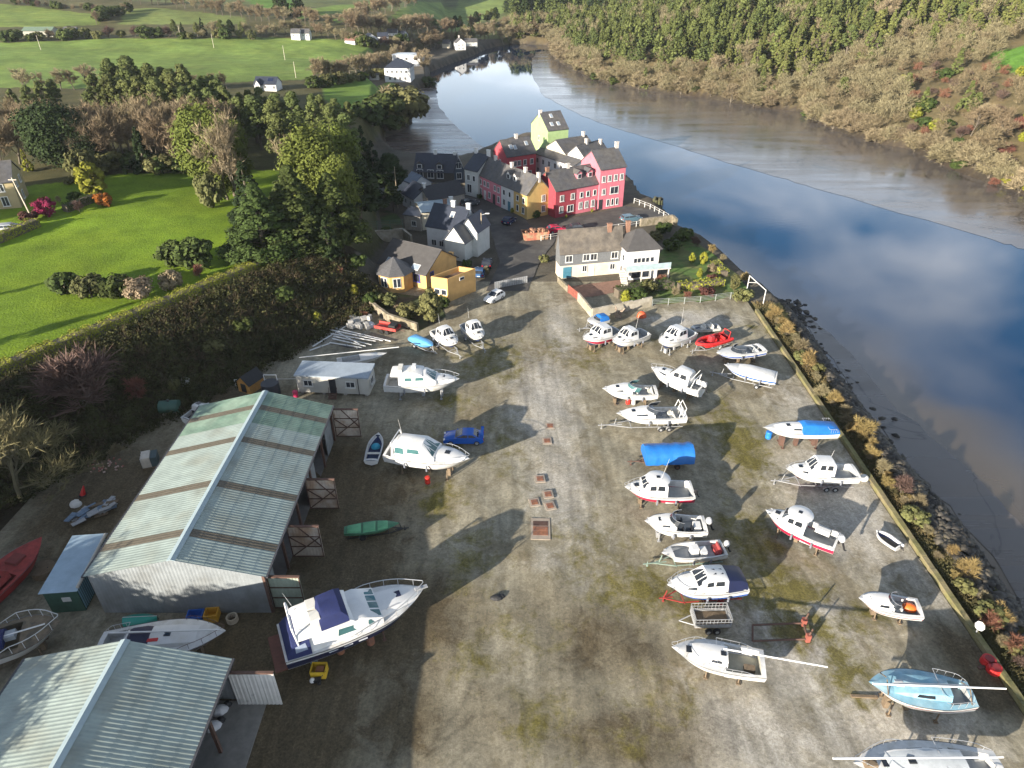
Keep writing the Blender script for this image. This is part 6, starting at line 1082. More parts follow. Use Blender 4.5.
# ---- trees round the creek point and the far field
for px, by, ty, ky, l in ((385,130,92,'shrubd0','dark broad bush on the creek point'),(402,128,88,'shrubo0','olive bush on the creek point by the water'),(372,126,98,'shrubd1','dark bush at the left of the creek point'),(408,118,84,'shrubo1','brownish bush at the upper end of the creek point'),(394,114,82,'btan0','leafless bush above the creek point')): tree_px(ky, px, by, ty, l, 'shrub', wf=1.2)
tree_px('bred0', 389, 109, 91, 'reddish bush at the corner of the small green field', 'shrub', wf=1.2); tree_px('bare1', 425, 76, 46, 'round brown leafless tree beside the boathouse', name='bare_tree', wf=1.2); tree_px('shrubd0', 428, 87, 76, 'dark hedge bush on the slipway right of the boathouse', 'shrub', wf=1.6)
def rowpx(l, n, h, keys, label, group, jit=3, name='tree', cat='tree', wf=1.15):
    seg = [math.dist(a, b) for a, b in zip(l, l[1:])]; T = sum(seg)
    for k in range(n):
        d = T*(k+.5)/n; i = 0
        while d > seg[i] and i < len(seg)-1: d -= seg[i]; i += 1
        t = d/seg[i]; px = lin(l[i][0], l[i+1][0], t)+rnd.uniform(-jit, jit); py = lin(l[i][1], l[i+1][1], t)+rnd.uniform(-.8, .8); x, y, z = land(px, py); key = rnd.choice(keys); plant(key+str(rnd.randrange(4 if key in ('bare','bareb','pine','dark','forest') else 2)), x, y, z, rnd.uniform(*h), label, cat, group, name, wf*rnd.uniform(.85, 1.2))
rowpx([(20,92),(80,90),(150,92),(235,88)], 14, (5,8), ['bare','bareb'], 'pale leafless tree between the pines and the far field', 'bare trees behind the pines', name='bare_tree'); rowpx([(318,84),(345,79),(372,72),(400,60),(418,50)], 24, (6.5,9.5), ['bare','bareb','bare'], 'leafless tree in the belt below the big far field', 'belt below the far field', name='bare_tree'); rowpx([(312,88),(340,84),(385,78)], 12, (3,4.5), ['shrubd','shrubo'], 'dark bush under the belt of bare trees', 'bushes under the belt', cat='shrub', name='shrub')
rowpx([(0,42),(60,40),(110,38),(170,38),(256,39)], 22, (3,6), ['shrubd','bplum','btan','shrubo'], 'bush in the hedge at the top of the big far field', 'hedge bushes above the far field', cat='shrub', name='shrub'); rowpx([(172,37),(200,36),(255,37)], 9, (6,8), ['pine','dark','bare'], 'tree in the hedge left of the white pair of houses', 'trees by the white pair of houses')
rowpx([(256,38),(300,34),(345,42),(365,46)], 16, (5,8), ['bareb','bare'], 'leafless tree round the white pair of houses', 'bare trees by the white pair of houses', name='bare_tree'); rowpx([(345,42),(380,48),(415,44)], 14, (4,6), ['btan','shrubd','bplum'], 'bush among the houses above the creek', 'bushes among the creek houses', cat='shrub', name='shrub')
rowpx([(10,4),(60,9),(105,12)], 14, (3,5), ['bplum','shrubd','btan'], 'bush in the topmost hedge of the hill', 'topmost hedge bushes', cat='shrub', name='shrub'); rowpx([(98,26),(108,18),(128,12)], 8, (5,7), ['bareb','shrubd'], 'tree in the short hedge across the upper fields', 'short upper hedge'); rowpx([(130,6),(175,4),(180,9),(215,14),(250,20),(300,24),(330,30)], 26, (7,10), ['bareb','bare','bareb'], 'leafless tree in the long upper hedge of the hill', 'long upper hedge', name='bare_tree'); rowpx([(275,16),(290,17),(306,16)], 4, (9,12), ['dark'], 'dark conifer standing in the upper hedge', 'conifers of the upper hedge', name='conifer')
rowpx([(345,30),(365,22),(392,12),(418,3)], 18, (9,12), ['bareb','bare'], 'leafless tree in the belt climbing between the upper fields', 'belt between upper fields', name='bare_tree'); rowpx([(350,36),(375,32),(400,36),(430,33)], 16, (9,12), ['bareb','bare'], 'leafless tree on the slope above the creek houses', 'trees above the creek houses', name='bare_tree')
rowpx([(425,52),(445,46),(470,44),(495,36),(507,30)], 26, (7,11), ['bare','bareb','pine'], 'tree on the wooded river point beyond the boathouse', 'trees on the river point'); rowpx([(430,40),(460,32),(500,22)], 14, (8,11), ['dark','bareb','pine'], 'tree behind the houses of the river point', 'trees behind the river point'); rowpx([(500,46),(508,40),(530,36),(548,38)], 10, (8,11), ['bare','bareb'], 'leafless tree at the river bend', 'trees at the river bend', name='bare_tree')
# ---- garden and bank of the yard
for px, by, ty, ky, w, l in ((67,293,272,'shrubd0',1.1,'dark rounded bush, leftmost in the lawn row'),(92,297,275,'shrubo0',1.1,'grey green bush second in the lawn row'),(117,296,274,'shrubd1',1.2,'wide dark bush in the middle of the lawn row'),(141,299,276,'shrubt0',.95,'round clipped tan bush right of the dark bushes in the lawn'),(172,289,269,'shrubt1',.9,'brownish tan round bush nearest the laurels'),(200,278,262,'bred1',.7,'small reddish twiggy shrub at the foot of the laurels'),(48,215,197,'pink',1.0,'bright pink flowering shrub by the drive'),(105,206,192,'orange',.95,'orange leaved shrub at the end of the garden hedge'),(60,204,194,'btan1',1.0,'pale twiggy shrub behind the pink one'),(80,212,198,'bplum0',.9,'plum coloured twigs beside the orange shrub'),(30,222,209,'maroon',1.0,'maroon shrub at the foot of the lamp post'),(75,200,191,'shrubd1',1.2,'dark green bush on the drive side of the hedge'),(70,184,176,'shrubo1',1.2,'small bush at the pole on the far lawn'),(126,174,168,'shrubd0',.8,'tiny dark ball bush on the far lawn')): tree_px(ky, px, by, ty, l, 'shrub', name='shrub', wf=w)
tree_px('olivebare', 22, 500, 400, 'big bare olive coloured tree at the foot of the hedge bank', name='bare_tree', wf=1.15); tree_px('bplum1', 85, 408, 352, 'pale spiky bare shrub below the garden hedge', 'shrub', wf=1.5); tree_px('bred0', 140, 400, 375, 'dark red twiggy shrub on the bank', 'shrub', wf=1.1)
# off the left edge: the trees that shade the lawn
for x, y, h in ((-84,34,13),(-92,44,14),(-100,56,12),(-112,92,13),(-120,104,14),(-76,22,12),(-60,20,11),(-65,29,12),(-66,13,12),(-58,11,11),(-72,36,12),(-62,5,12),(-80,30,13)): plant(K('dark'), x, y, gz(x, y), h, 'tall dark tree beyond the left edge of the lawn', group='trees beyond the left edge', name='evergreen_tree')
for x, y, h in ((-58,17,14),(-65,28,14),(-71,38,14),(-53,8,14)): plant('holm', x, y, gz(x, y), h, 'broad dark evergreen beyond the left edge beside the sheds', group='broad trees beyond the left edge', name='evergreen_tree')
def hedge(label, pts, w, h, lm, dens=26, size=.22, z=None, name='hedge'):
    """clipped hedge along a polyline of ground points: leafy shell over a dark core"""
    rg = np.random.default_rng(len(pts)*7+int(abs(pts[0][0]*10))); L = []; core = MB(); o = thing(name, label, 'hedge', (*pts[0][:2], pts[0][2] if z is None else z))
    for a, b in zip(pts[:-1], pts[1:]):
        a = np.array(a)-np.array(pts[0]); b = np.array(b)-np.array(pts[0]); ln = np.linalg.norm((b-a)[:2]); n = int(ln*dens*(w+2*h)); d = (b-a)/ln; s = np.array([-d[1], d[0], 0]); u = rg.uniform(0, 1, n)[:, None]
        side = rg.uniform(-h, w+h, n); off = np.clip(side, 0, w)-w/2; zz = np.where(side < 0, h+side, np.where(side > w, h-(side-w), h)); wv = .12*np.sin(u[:, 0]*ln*1.7)+.08*np.sin(u[:, 0]*ln*4.1+1)
        c = a+(b-a)*u+s*(off*(1+wv))[:, None]+rg.normal(size=(n, 3))*.06; c[:, 2] += zz*(1+wv*.8); nr = np.where((side < 0)[:, None], -s, np.where((side > w)[:, None], s, np.array([0, 0, 1.])))+unit(n, rg)*.4; nr /= np.linalg.norm(nr, axis=1, keepdims=True)
        L.append(quads(c, nr, unit(n, rg), size*rg.uniform(.6, 1.4, n), size*rg.uniform(.6, 1.4, n))); q = [a+s*w*.42, a-s*w*.42, b-s*w*.42, b+s*w*.42]; core.hexa([(*p[:2], p[2]-.5) for p in q]+[(*p[:2], p[2]+h*.9) for p in q])
    core.build('stems', BARK, o); me = mesh_of('foliage', join(L), lm); c = bpy.data.objects.new('foliage', me); C.objects.link(c); c.parent = o; return o
def gl(l): return [(x, y, gz(x, y)) for x, y in l]
hp = []
for t in np.linspace(0, 1, 16): x, y = lin(-72, -31.5, t), lin(46, 106.5, t); hp.append((x-.8, y+.5, gz(x-.8, y+.5)))
hedge('long clipped yellow green hedge along the lower edge of the lawn', hp, 1.7, 1.4, HEDGE, 60, .16)
hedge('clipped hedge at the left edge between drive and lawn', [land(-25,252), land(10,238), land(38,226)], 1.6, 1.4, HEDGE, 22); hedge('dark garden hedge running to the orange shrub', [land(66,212), land(84,205), land(100,199)], 1.4, 1.3, LEAFD, 22)
# scrub on the bank: bramble and gorse nobody could count
def scrub():
    rg = np.random.default_rng(3); n = 2300; t = rg.uniform(-.25, 1.05, n); off = rg.uniform(.5, 13.5, n); x = lin(-58, -31.5, t)+.84*off; y = lin(66, 106, t)-.55*off
    k = (y < 112) & (y > 22) & (x < -13) & ~((x > -37) & (y < 66)); x, y = x[k], y[k]; c = np.stack([x, y, height(x, y)+.4], 1); v, f = leaf_clumps(c, rg.uniform(.5, 1.25, len(c)), 46, .24, rg, .9, .5)
    o = bpy.data.objects.new('undergrowth', mesh_of('undergrowth', (v, f), SCRUB)); C.objects.link(o); o['kind'] = 'stuff'; o['label'] = 'dark bramble and gorse scrub covering the bank below the hedge'; o['category'] = 'undergrowth'
    n = 700; t = rg.uniform(-.25, 1.0, n); off = rg.uniform(1, 13.5, n); x = lin(-58, -31.5, t)+.84*off; y = lin(66, 106, t)-.55*off; k = (y > 22) & ~((x > -37) & (y < 66)); x, y = x[k], y[k]; tips = [(np.array([a, b, h+.5]), np.array([0, 0, 1.])) for a, b, h in zip(x, y, height(x, y))]; v, f = twig_fans(tips, 14, 1.5, .05, rg, 1.1)
    o = bpy.data.objects.new('brambles', mesh_of('brambles', (v, f), veg('twigs_scrub', (0.075,0.058,0.034), .1, .6))); C.objects.link(o); o['kind'] = 'stuff'; o['label'] = 'brown leafless brambles on the bank below the hedge'; o['category'] = 'brambles'
scrub()
for px, py, h, ky, w, l in ((318,322,1.8,'gold',.9,'yellowish gorse bush on the bank near the pole heap'),(175,390,1.5,'shrubo0',1,'olive bush on the bank above the green tank'),(245,330,2.0,'shrubd1',1.3,'dark bush halfway along the bank'),(215,352,1.8,'shrubo1',1.2,'brownish bush lower on the bank'),(285,300,2.2,'shrubd0',1.3,'dark bush high on the bank below the hedge end'),(120,455,2.0,'btan1',1.2,'dry bush at the foot of the bank behind the shed')):
    x, y, z = land(px, py); plant(ky, x, y, z, h, l, 'shrub', name='shrub', wf=w)
# ---- quay strip
for px, py, h, ky, w, l in ((768,316,2.2,'bgold0',1.1,'golden twiggy shrub at the far end of the quay hedge'),(780,334,2.4,'bgold1',1.1,'golden shrub second from the far end of the quay'),(792,350,2.5,'btan0',1.2,'tan shrub beside the covered sports boat'),(800,366,2.5,'bgold0',1.2,'reddish gold shrub below the tan one on the quay'),(815,396,2.4,'btan1',1.2,'straw coloured shrub left of the dark shore, mid quay'),(826,402,2.0,'bgold1',1.0,'small golden shrub just past the straw coloured one'),(856,434,2.6,'bgold0',1.2,'round golden shrub next to the tarpaulined yacht'),(875,472,2.2,'btan0',1.0,'tan shrub by the white buoy on the quay'),(892,492,2.4,'bplum0',1.1,'plum brown shrub above the black dinghy'),(906,506,2.2,'btan1',1.0,'leafless shrub leaning over the dark shore'),(955,574,2.2,'bgold1',1.1,'bright golden shrub near the bottom of the quay'),(978,624,1.7,'bred1',1.1,'reddish shrub left of the white sign on the quay'),(1002,648,1.8,'bred0',1.2,'pinkish red shrub near the red buoys'),(1010,665,1.5,'bplum1',1.2,'low plum shrub right at the red buoys')):
    x, y = P(px, py, .2); plant(ky, x+.9, y, gz(x+.9, y), h, l, 'shrub', name='quay_shrub', wf=w)
for k in range(46):
    y = lin(28, 95, (k+rnd.random())/46); x = 39.6+rnd.random()*1.8; plant(rnd.choice(['bgold0','btan0','btan1','bgold1','btan0','shrubo1']), x, y, gz(x, y), rnd.uniform(.8, 1.7), 'low scrubby plant filling the strip behind the quay wall', 'shrub', 'low plants along the quay strip', 'quay_shrub', 1.3)
# ---- the riverside garden right of the slate hung house
for px, py, h, ky, w, l in ((692,262,1.6,'gold',.8,'clipped golden bush, upper left of the riverside garden'),(703,264,2.0,'gold',.75,'tall clipped golden bush in the riverside garden'),(699,277,1.5,'gold',.7,'lowest golden bush in the riverside garden'),(711,272,1.3,'shrubt0',.8,'pinkish tan ball bush between golden ones'),(712,280,1.1,'maroon',1.0,'maroon bush below the golden garden bushes'),(706,295,1.4,'maroon',1.2,'large maroon bush behind the wire fence'),(688,298,1.2,'bred0',1.2,'red twiggy bush by the wire fence'),(674,296,1.5,'btan0',1.1,'pale bare bush left of the yellow hedge'),(637,300,1.9,'shrubd0',1.2,'dark green bush in the corner behind the block wall'),(625,302,1.8,'gold',.9,'lime green bush at the block wall corner'),(648,292,1.7,'shrubo0',1.2,'olive bush before the hipped wing'),(734,290,2.4,'column',1.0,'big grey green bush at the river corner of the garden'),(742,300,1.8,'shrubo1',1.2,'low green bush at the gate post of the garden'),(672,250,2.0,'shrubd1',1.3,'dark bush right of the hipped roof'),(684,240,2.0,'shrubd0',1.4,'dark bush on the river bank below the car park'),(695,246,1.8,'bplum1',1.2,'plum bush on the river bank above the golden bushes'),(664,232,1.8,'shrubd1',1.3,'dark green shrub at the wall under the car park'),(655,240,1.6,'shrubo1',1.2,'mossy shrub beside the hipped roof'),(712,252,1.5,'bgold0',1.2,'rusty shrub on the river bank'),(722,262,1.5,'btan1',1.2,'dry shrub on the river bank behind the golden bushes'),(745,282,1.6,'bgold1',1.2,'straw shrub at the river corner'),(661,283,1.5,'bred1',1.1,'reddish creeper bush under the balcony')):
    x, y = P(px, py, .1); plant(ky, x, y, gz(x, y), h*1.25, l, 'shrub', name='garden_shrub', wf=w*1.0)
hedge('yellow clipped hedge across the riverside garden', [(*P(678,290),0),(*P(700,288),0),(*P(722,285),0)], 1.5, 1.2, HEDGE, 22); hedge('yellow hedge running down to the river corner', [(*P(714,266),0),(*P(724,277),0)], 1.4, 1.1, HEDGE, 22); hedge('green hedge behind the block wall of the riverside garden', [(*P(616,297),0),(*P(640,292),0),(*P(672,288),0)], 1.6, 1.5, LEAFD, 22)
# ---- ochre house garden
for px, py, h, ky, w, l in ((410,318,2.6,'shrubo1',1.3,'large olive bush left of the tall conifer'),(388,306,2.2,'shrubo0',1.2,'green bush before the round bay'),(372,306,2.2,'shrubd0',1.1,'dark green bush at the left of the bay garden'),(356,304,2.0,'gold',.9,'lime green bush at the end of the ochre house garden'),(343,298,1.6,'bred0',1.3,'crimson twiggy shrub on the bank by the garden'),(443,308,2.2,'shrubd1',1.0,'dark bush between conifer and flat roofed block'),(398,312,1.6,'btan0',1.0,'leafless bush before the bay windows'),(364,318,1.3,'bred1',1.3,'rusty shrub above the pole heap'),(360,288,2.0,'shrubd1',1.5,'dark bush at the garden gate of the ochre house'),(387,238,2.2,'shrubd0',1.3,'dark bush by the retaining wall above the ochre house'),(467,268,1.7,'shrubd1',1.0,'dark bush between white house and ochre block'),(487,276,2.2,'btan1',1.0,'leafless golden brown bush by the field gate'),(524,214,3.0,'btan0',1.3,'bare brown bush at the corner of the yellow house'),(536,217,1.6,'shrubd0',1.2,'green bush under the yellow gable'),(512,213,1.2,'gold',.9,'small lime bush by the street row'),(544,262,1.4,'shrubo0',1.2,'low bush at the gable of the slate hung house'),(566,218,.8,'gold',1.0,'low yellow flowers before the dark red house'),(592,212,.8,'gold',1.0,'low yellow flowers before the rose house'),(480,199,1.3,'shrubd1',1.0,'dark shrub by the parked car in the street')):
    x, y = P(px, py, .0); plant(ky, x, y, gz(x, y), h, l, 'shrub' if h < 5 else 'tree', name='garden_shrub' if h < 5 else 'conifer', wf=w)
x, y = P(431, 323); plant('column', x, y, 0, zof((431,323),288), 'tall grey green conifer in front of the ochre house', name='conifer', wf=.95)
# ---- the wooded hill across the river
def hill_wood():
    rg = np.random.default_rng(12); pts = []
    for y in np.arange(150, 500, 5.4):
        for x in np.arange(10, 330, 5.4):
            X, Y = x+rg.uniform(-2.6, 2.6), y+rg.uniform(-2.6, 2.6); pts.append((X, Y))
    A = np.array(pts); Z = height(A[:, 0], A[:, 1]); d, _ = seg_dist(A[:, 0], A[:, 1], RIGHT_SHORE); ins = inside(A[:, 0], A[:, 1], RIVER)
    mid = np.interp(A[:, 1], [0, 100, 130, 150, 260, 400, 480], [95, 95, 80, 75, 55, 10, 0]); ok = ~ins & (d > .4) & (A[:, 0] > mid) & ~inside(A[:, 0], A[:, 1], poly_land(FIELDS[-1][0]))
    c, s = math.cos(PITCH), math.sin(PITCH); f = A[:, 1]*c-(Z-CAM_H)*s; u = A[:, 1]*s+(Z-CAM_H)*c; px = 512+FPX*A[:, 0]/f; py = 384-FPX*u/f
    ok &= (px < 1110) & (py > -40); A, Z, px, py, d = A[ok], Z[ok], px[ok], py[ok], d[ok]
    bound = np.interp(px, [540, 600, 700, 780, 830, 900, 1024, 1110], [57, 68, 74, 84, 68, 50, 30, 15])+rg.normal(size=len(px))*4; bare_ = (py > bound) | (d < 8)
    acc = 0; L_ = 'leafless tree leaning over the waterline of the far bank'
    for (xa, ya), (xb, yb) in zip(RIGHT_SHORE[:-3], RIGHT_SHORE[1:-2]):
        sl = math.hypot(xb-xa, yb-ya); nx, ny = -(yb-ya)/sl, (xb-xa)/sl; s_ = 3.3-acc
        while s_ < sl:
            o_ = rg.uniform(.8, 3.4); x, y = xa+(xb-xa)*s_/sl+nx*o_, ya+(yb-ya)*s_/sl+ny*o_; kk = rg.uniform()
            plant(f'bushy{rg.integers(4)}' if kk < .9 else f'shrubd{rg.integers(2)}', x, y, max(gz(x, y), -3.3)-(.9 if kk < .9 else 0), rg.uniform(5.5, 9) if kk < .9 else rg.uniform(2, 3.5), L_ if kk < .9 else 'dark green bush at the waterline of the far bank', 'tree' if kk < .9 else 'shrub', 'trees along the far waterline' if kk < .9 else 'bushes along the far waterline', 'bare_tree' if kk < .9 else 'bank_shrub', rg.uniform(1.4, 1.8)); s_ += 5.2
        acc = 0
    order = np.argsort(f[ok]*1.0); cnt = {'b': 0, 'g': 0}; stuff = []
    for i in order:
        x, y, z = A[i, 0], A[i, 1], Z[i]
        if bare_[i]:
            r = rg.uniform(); h = rg.uniform(6.5, 9.5); key = f'bushy{rg.integers(4)}' if r < .62 else f'bareb{rg.integers(4)}' if r < .92 else f'forest{rg.integers(4)}'
            if px[i] > 900 and py[i] > 70 and r < .6: key = ('bred0', 'bred1', 'bplum0', 'gold', 'shrubd0', 'bplum1')[rg.integers(6)]; h = rg.uniform(2.5, 4.5)
            w = rg.uniform(1.1, 1.5)
        else:
            r = rg.uniform(); key = f'forest{rg.integers(4)}' if r < .74 else f'pine{rg.integers(4)}' if r < .88 else f'bare{rg.integers(4)}'; h = rg.uniform(8, 13.5); w = rg.uniform(.95, 1.35)
        k = 'b' if bare_[i] else 'g'; cnt[k] += 1
        if cnt[k] <= (64 if k == 'b' else 200):
            B_ = key.startswith('b'); fam = 'bare_tree' if key[:4] in ('bare', 'bush') else 'evergreen_tree' if key[:4] in ('fore', 'pine') else 'bank_shrub'
            if fam == 'bank_shrub': lab = {'bred': 'red twiggy bush on the far bank at the right edge', 'bplu': 'plum brown bush on the far bank at the right edge', 'gold': 'yellow green bush on the far bank at the right edge', 'shru': 'dark green bush on the far bank at the right edge'}[key[:4]]
            elif k == 'b': lab = {'bare_tree': 'pale grey leafless tree low on the wooded hill across the river', 'evergreen_tree': 'green tree among the leafless ones low on the hill across the river'}[fam]
            else: lab = {'bare_tree': 'leafless tree high among the evergreens of the hill across the river', 'evergreen_tree': 'green tree in the wood high on the hill across the river'}[fam]
            plant(key, x, y, z, h, lab, 'shrub' if fam == 'bank_shrub' else 'tree', lab, fam, w)
        else: stuff.append((key, x, y, z, h, w))
    fin = {}
    for key, x, y, z, h, w in stuff:
        tr, cr, h0, r0 = PROTO[key]; me = cr; n = len(me.polygons); 
        if (key, 'c') not in fin:
            v = np.empty(len(me.vertices)*3, np.float32); me.vertices.foreach_get('co', v); v = v.reshape(-1, 4, 3); sel = np.random.default_rng(1).permutation(len(v))[:min(len(v), 580)]; q = v[sel]; m_ = q.mean(1, keepdims=True); fin[(key, 'c')] = m_+(q-m_)*(1.9 if not key.startswith('b') else 1.0)*np.array([1, 1, 1]) if not key.startswith('b') else q
        q = fin[(key, 'c')]; a = rg.uniform(0, 6.28); k = h/h0; R_ = np.array([[math.cos(a), -math.sin(a), 0], [math.sin(a), math.cos(a), 0], [0, 0, 1]]); fin.setdefault(me.materials[0].name, []).append(((q.reshape(-1, 3)*k*np.array([w, w, 1]))@R_.T+np.array([x, y, z])).astype(np.float32))
    V = []; MI = []; ms = []
    for nm, l in fin.items():
        if isinstance(nm, tuple): continue
        v = np.concatenate(l); V.append(v); MI.append(np.full(len(v)//4, len(ms), np.int32)); ms.append(MATS[nm])
    if V:
        v = np.concatenate(V); me = np_mesh('forest', v, np.arange(len(v)).reshape(-1, 4), ms); me.polygons.foreach_set('material_index', np.concatenate(MI)); o = bpy.data.objects.new('forest', me); C.objects.link(o); o['kind'] = 'stuff'; o['label'] = 'upper part of the mixed wood on the hill across the river'; o['category'] = 'forest'
    print('hill wood', cnt, len(stuff))
hill_wood()
def far_wood():
    rg = np.random.default_rng(4); fin = {}
    def put(key, x, y, h, w):
        z = gz(x, y); me = PROTO[key][1]; v = np.empty(len(me.vertices)*3, np.float32); me.vertices.foreach_get('co', v); v = v.reshape(-1, 4, 3); v = v[rg.permutation(len(v))[:240]]; m_ = v.mean(1, keepdims=True); v = m_+(v-m_)*(2.4 if not key.startswith('b') else 1.3); k = h/PROTO[key][2]; fin.setdefault(me.materials[0].name, []).append((v.reshape(-1, 3)*k*np.array([w, w, 1])+np.array([x, y, z])).astype(np.float32))
    for px0, px1, y0, y1, n, keys, h in ((505,600,10,19,150,('dark0','dark1','pine0','pine1'),(9,13)),(510,556,24,40,90,('bare0','bareb1','forest1'),(7,10)),(600,700,0,8,80,('bareb0','forest0','pine2'),(7,10)),(556,640,18,30,120,('forest0','bare2','pine1','forest2'),(8,11))):
        for _ in range(n): x, y, z = land(rg.uniform(px0, px1), rg.uniform(y0, y1)); put(keys[rg.integers(len(keys))], x, y, rg.uniform(*h), 1.25)
    V = []; MI = []; ms = []
    for nm, l in fin.items(): v = np.concatenate(l); V.append(v); MI.append(np.full(len(v)//4, len(ms), np.int32)); ms.append(MATS[nm])
    v = np.concatenate(V); me = np_mesh('far_forest', v, np.arange(len(v)).reshape(-1, 4), ms); me.polygons.foreach_set('material_index', np.concatenate(MI)); o = bpy.data.objects.new('far_forest', me); C.objects.link(o); o['kind'] = 'stuff'; o['label'] = 'dark far off woodland beyond the bend of the river'; o['category'] = 'forest'
far_wood()
# ---- boulders and weed on the shore
def rocks():
    rg = np.random.default_rng(9); n = 3200; y = rg.uniform(24, 108, n); base = np.interp(y, [20, 40, 60, 75, 95, 110], [44, 44.3, 44.5, 45, 46.5, 49]); x = base+np.abs(rg.normal(size=n))*2.0-3.3; V = []; F = []; o = 0; z = height(x, y)
    ico = np.array([[0,0,1],[.9,0,.3],[.28,.85,.3],[-.72,.53,.3],[-.72,-.53,.3],[.28,-.85,.3],[.6,.5,-.5],[-.3,.8,-.5],[-.8,0,-.5],[-.3,-.8,-.5],[.6,-.5,-.5]]); fc = [(0,1,2),(0,2,3),(0,3,4),(0,4,5),(0,5,1),(1,6,2),(2,6,7),(2,7,3),(3,7,8),(3,8,4),(4,8,9),(4,9,5),(5,9,10),(5,10,1),(1,10,6)]
    for i in range(n):
        s = rg.uniform(.12, .5)*(1.2 if rg.uniform() < .1 else 1); v = ico*(1+rg.normal(size=(11, 1))*.2)*s*np.array([1.2, 1, .7])+np.array([x[i], y[i], max(z[i], WZ)+.03]); V.append(v); F.append(np.array(fc)+o); o += 11
    me = np_mesh('shore_rocks', np.concatenate(V), np.concatenate(F), [mat('wet_rock', (0.035,0.032,0.028), .75, .5, 1.2, col2=(0.075,0.066,0.05), coord='World')]); q = bpy.data.objects.new('shore_rocks', me); C.objects.link(q); q['kind'] = 'stuff'; q['label'] = 'dark weedy stones along the shore below the quay'; q['category'] = 'rocks'
    n = 5200; y = rg.uniform(26, 100, n); x = 38.6+rg.uniform(0, 1, n)**1.3*3.4; k = rg.uniform(size=n) < .85; x, y = x[k], y[k]; tips = [(np.array([a, b, c]), np.array([0, 0, 1.])) for a, b, c in zip(x, y, height(x, y))]; v, f = twig_fans(tips, 6, .38, .05, rg, .9)
    me = mesh_of('bank_grass', (v, f), mat('dry_grass', (0.065,0.062,0.022), .95, .6, .35, coord='World', col2=(0.14,0.105,0.045))); q = bpy.data.objects.new('bank_grass', me); C.objects.link(q); q['kind'] = 'stuff'; q['label'] = 'rough dry grass on the strip between quay wall and stones'; q['category'] = 'grass'
rocks()
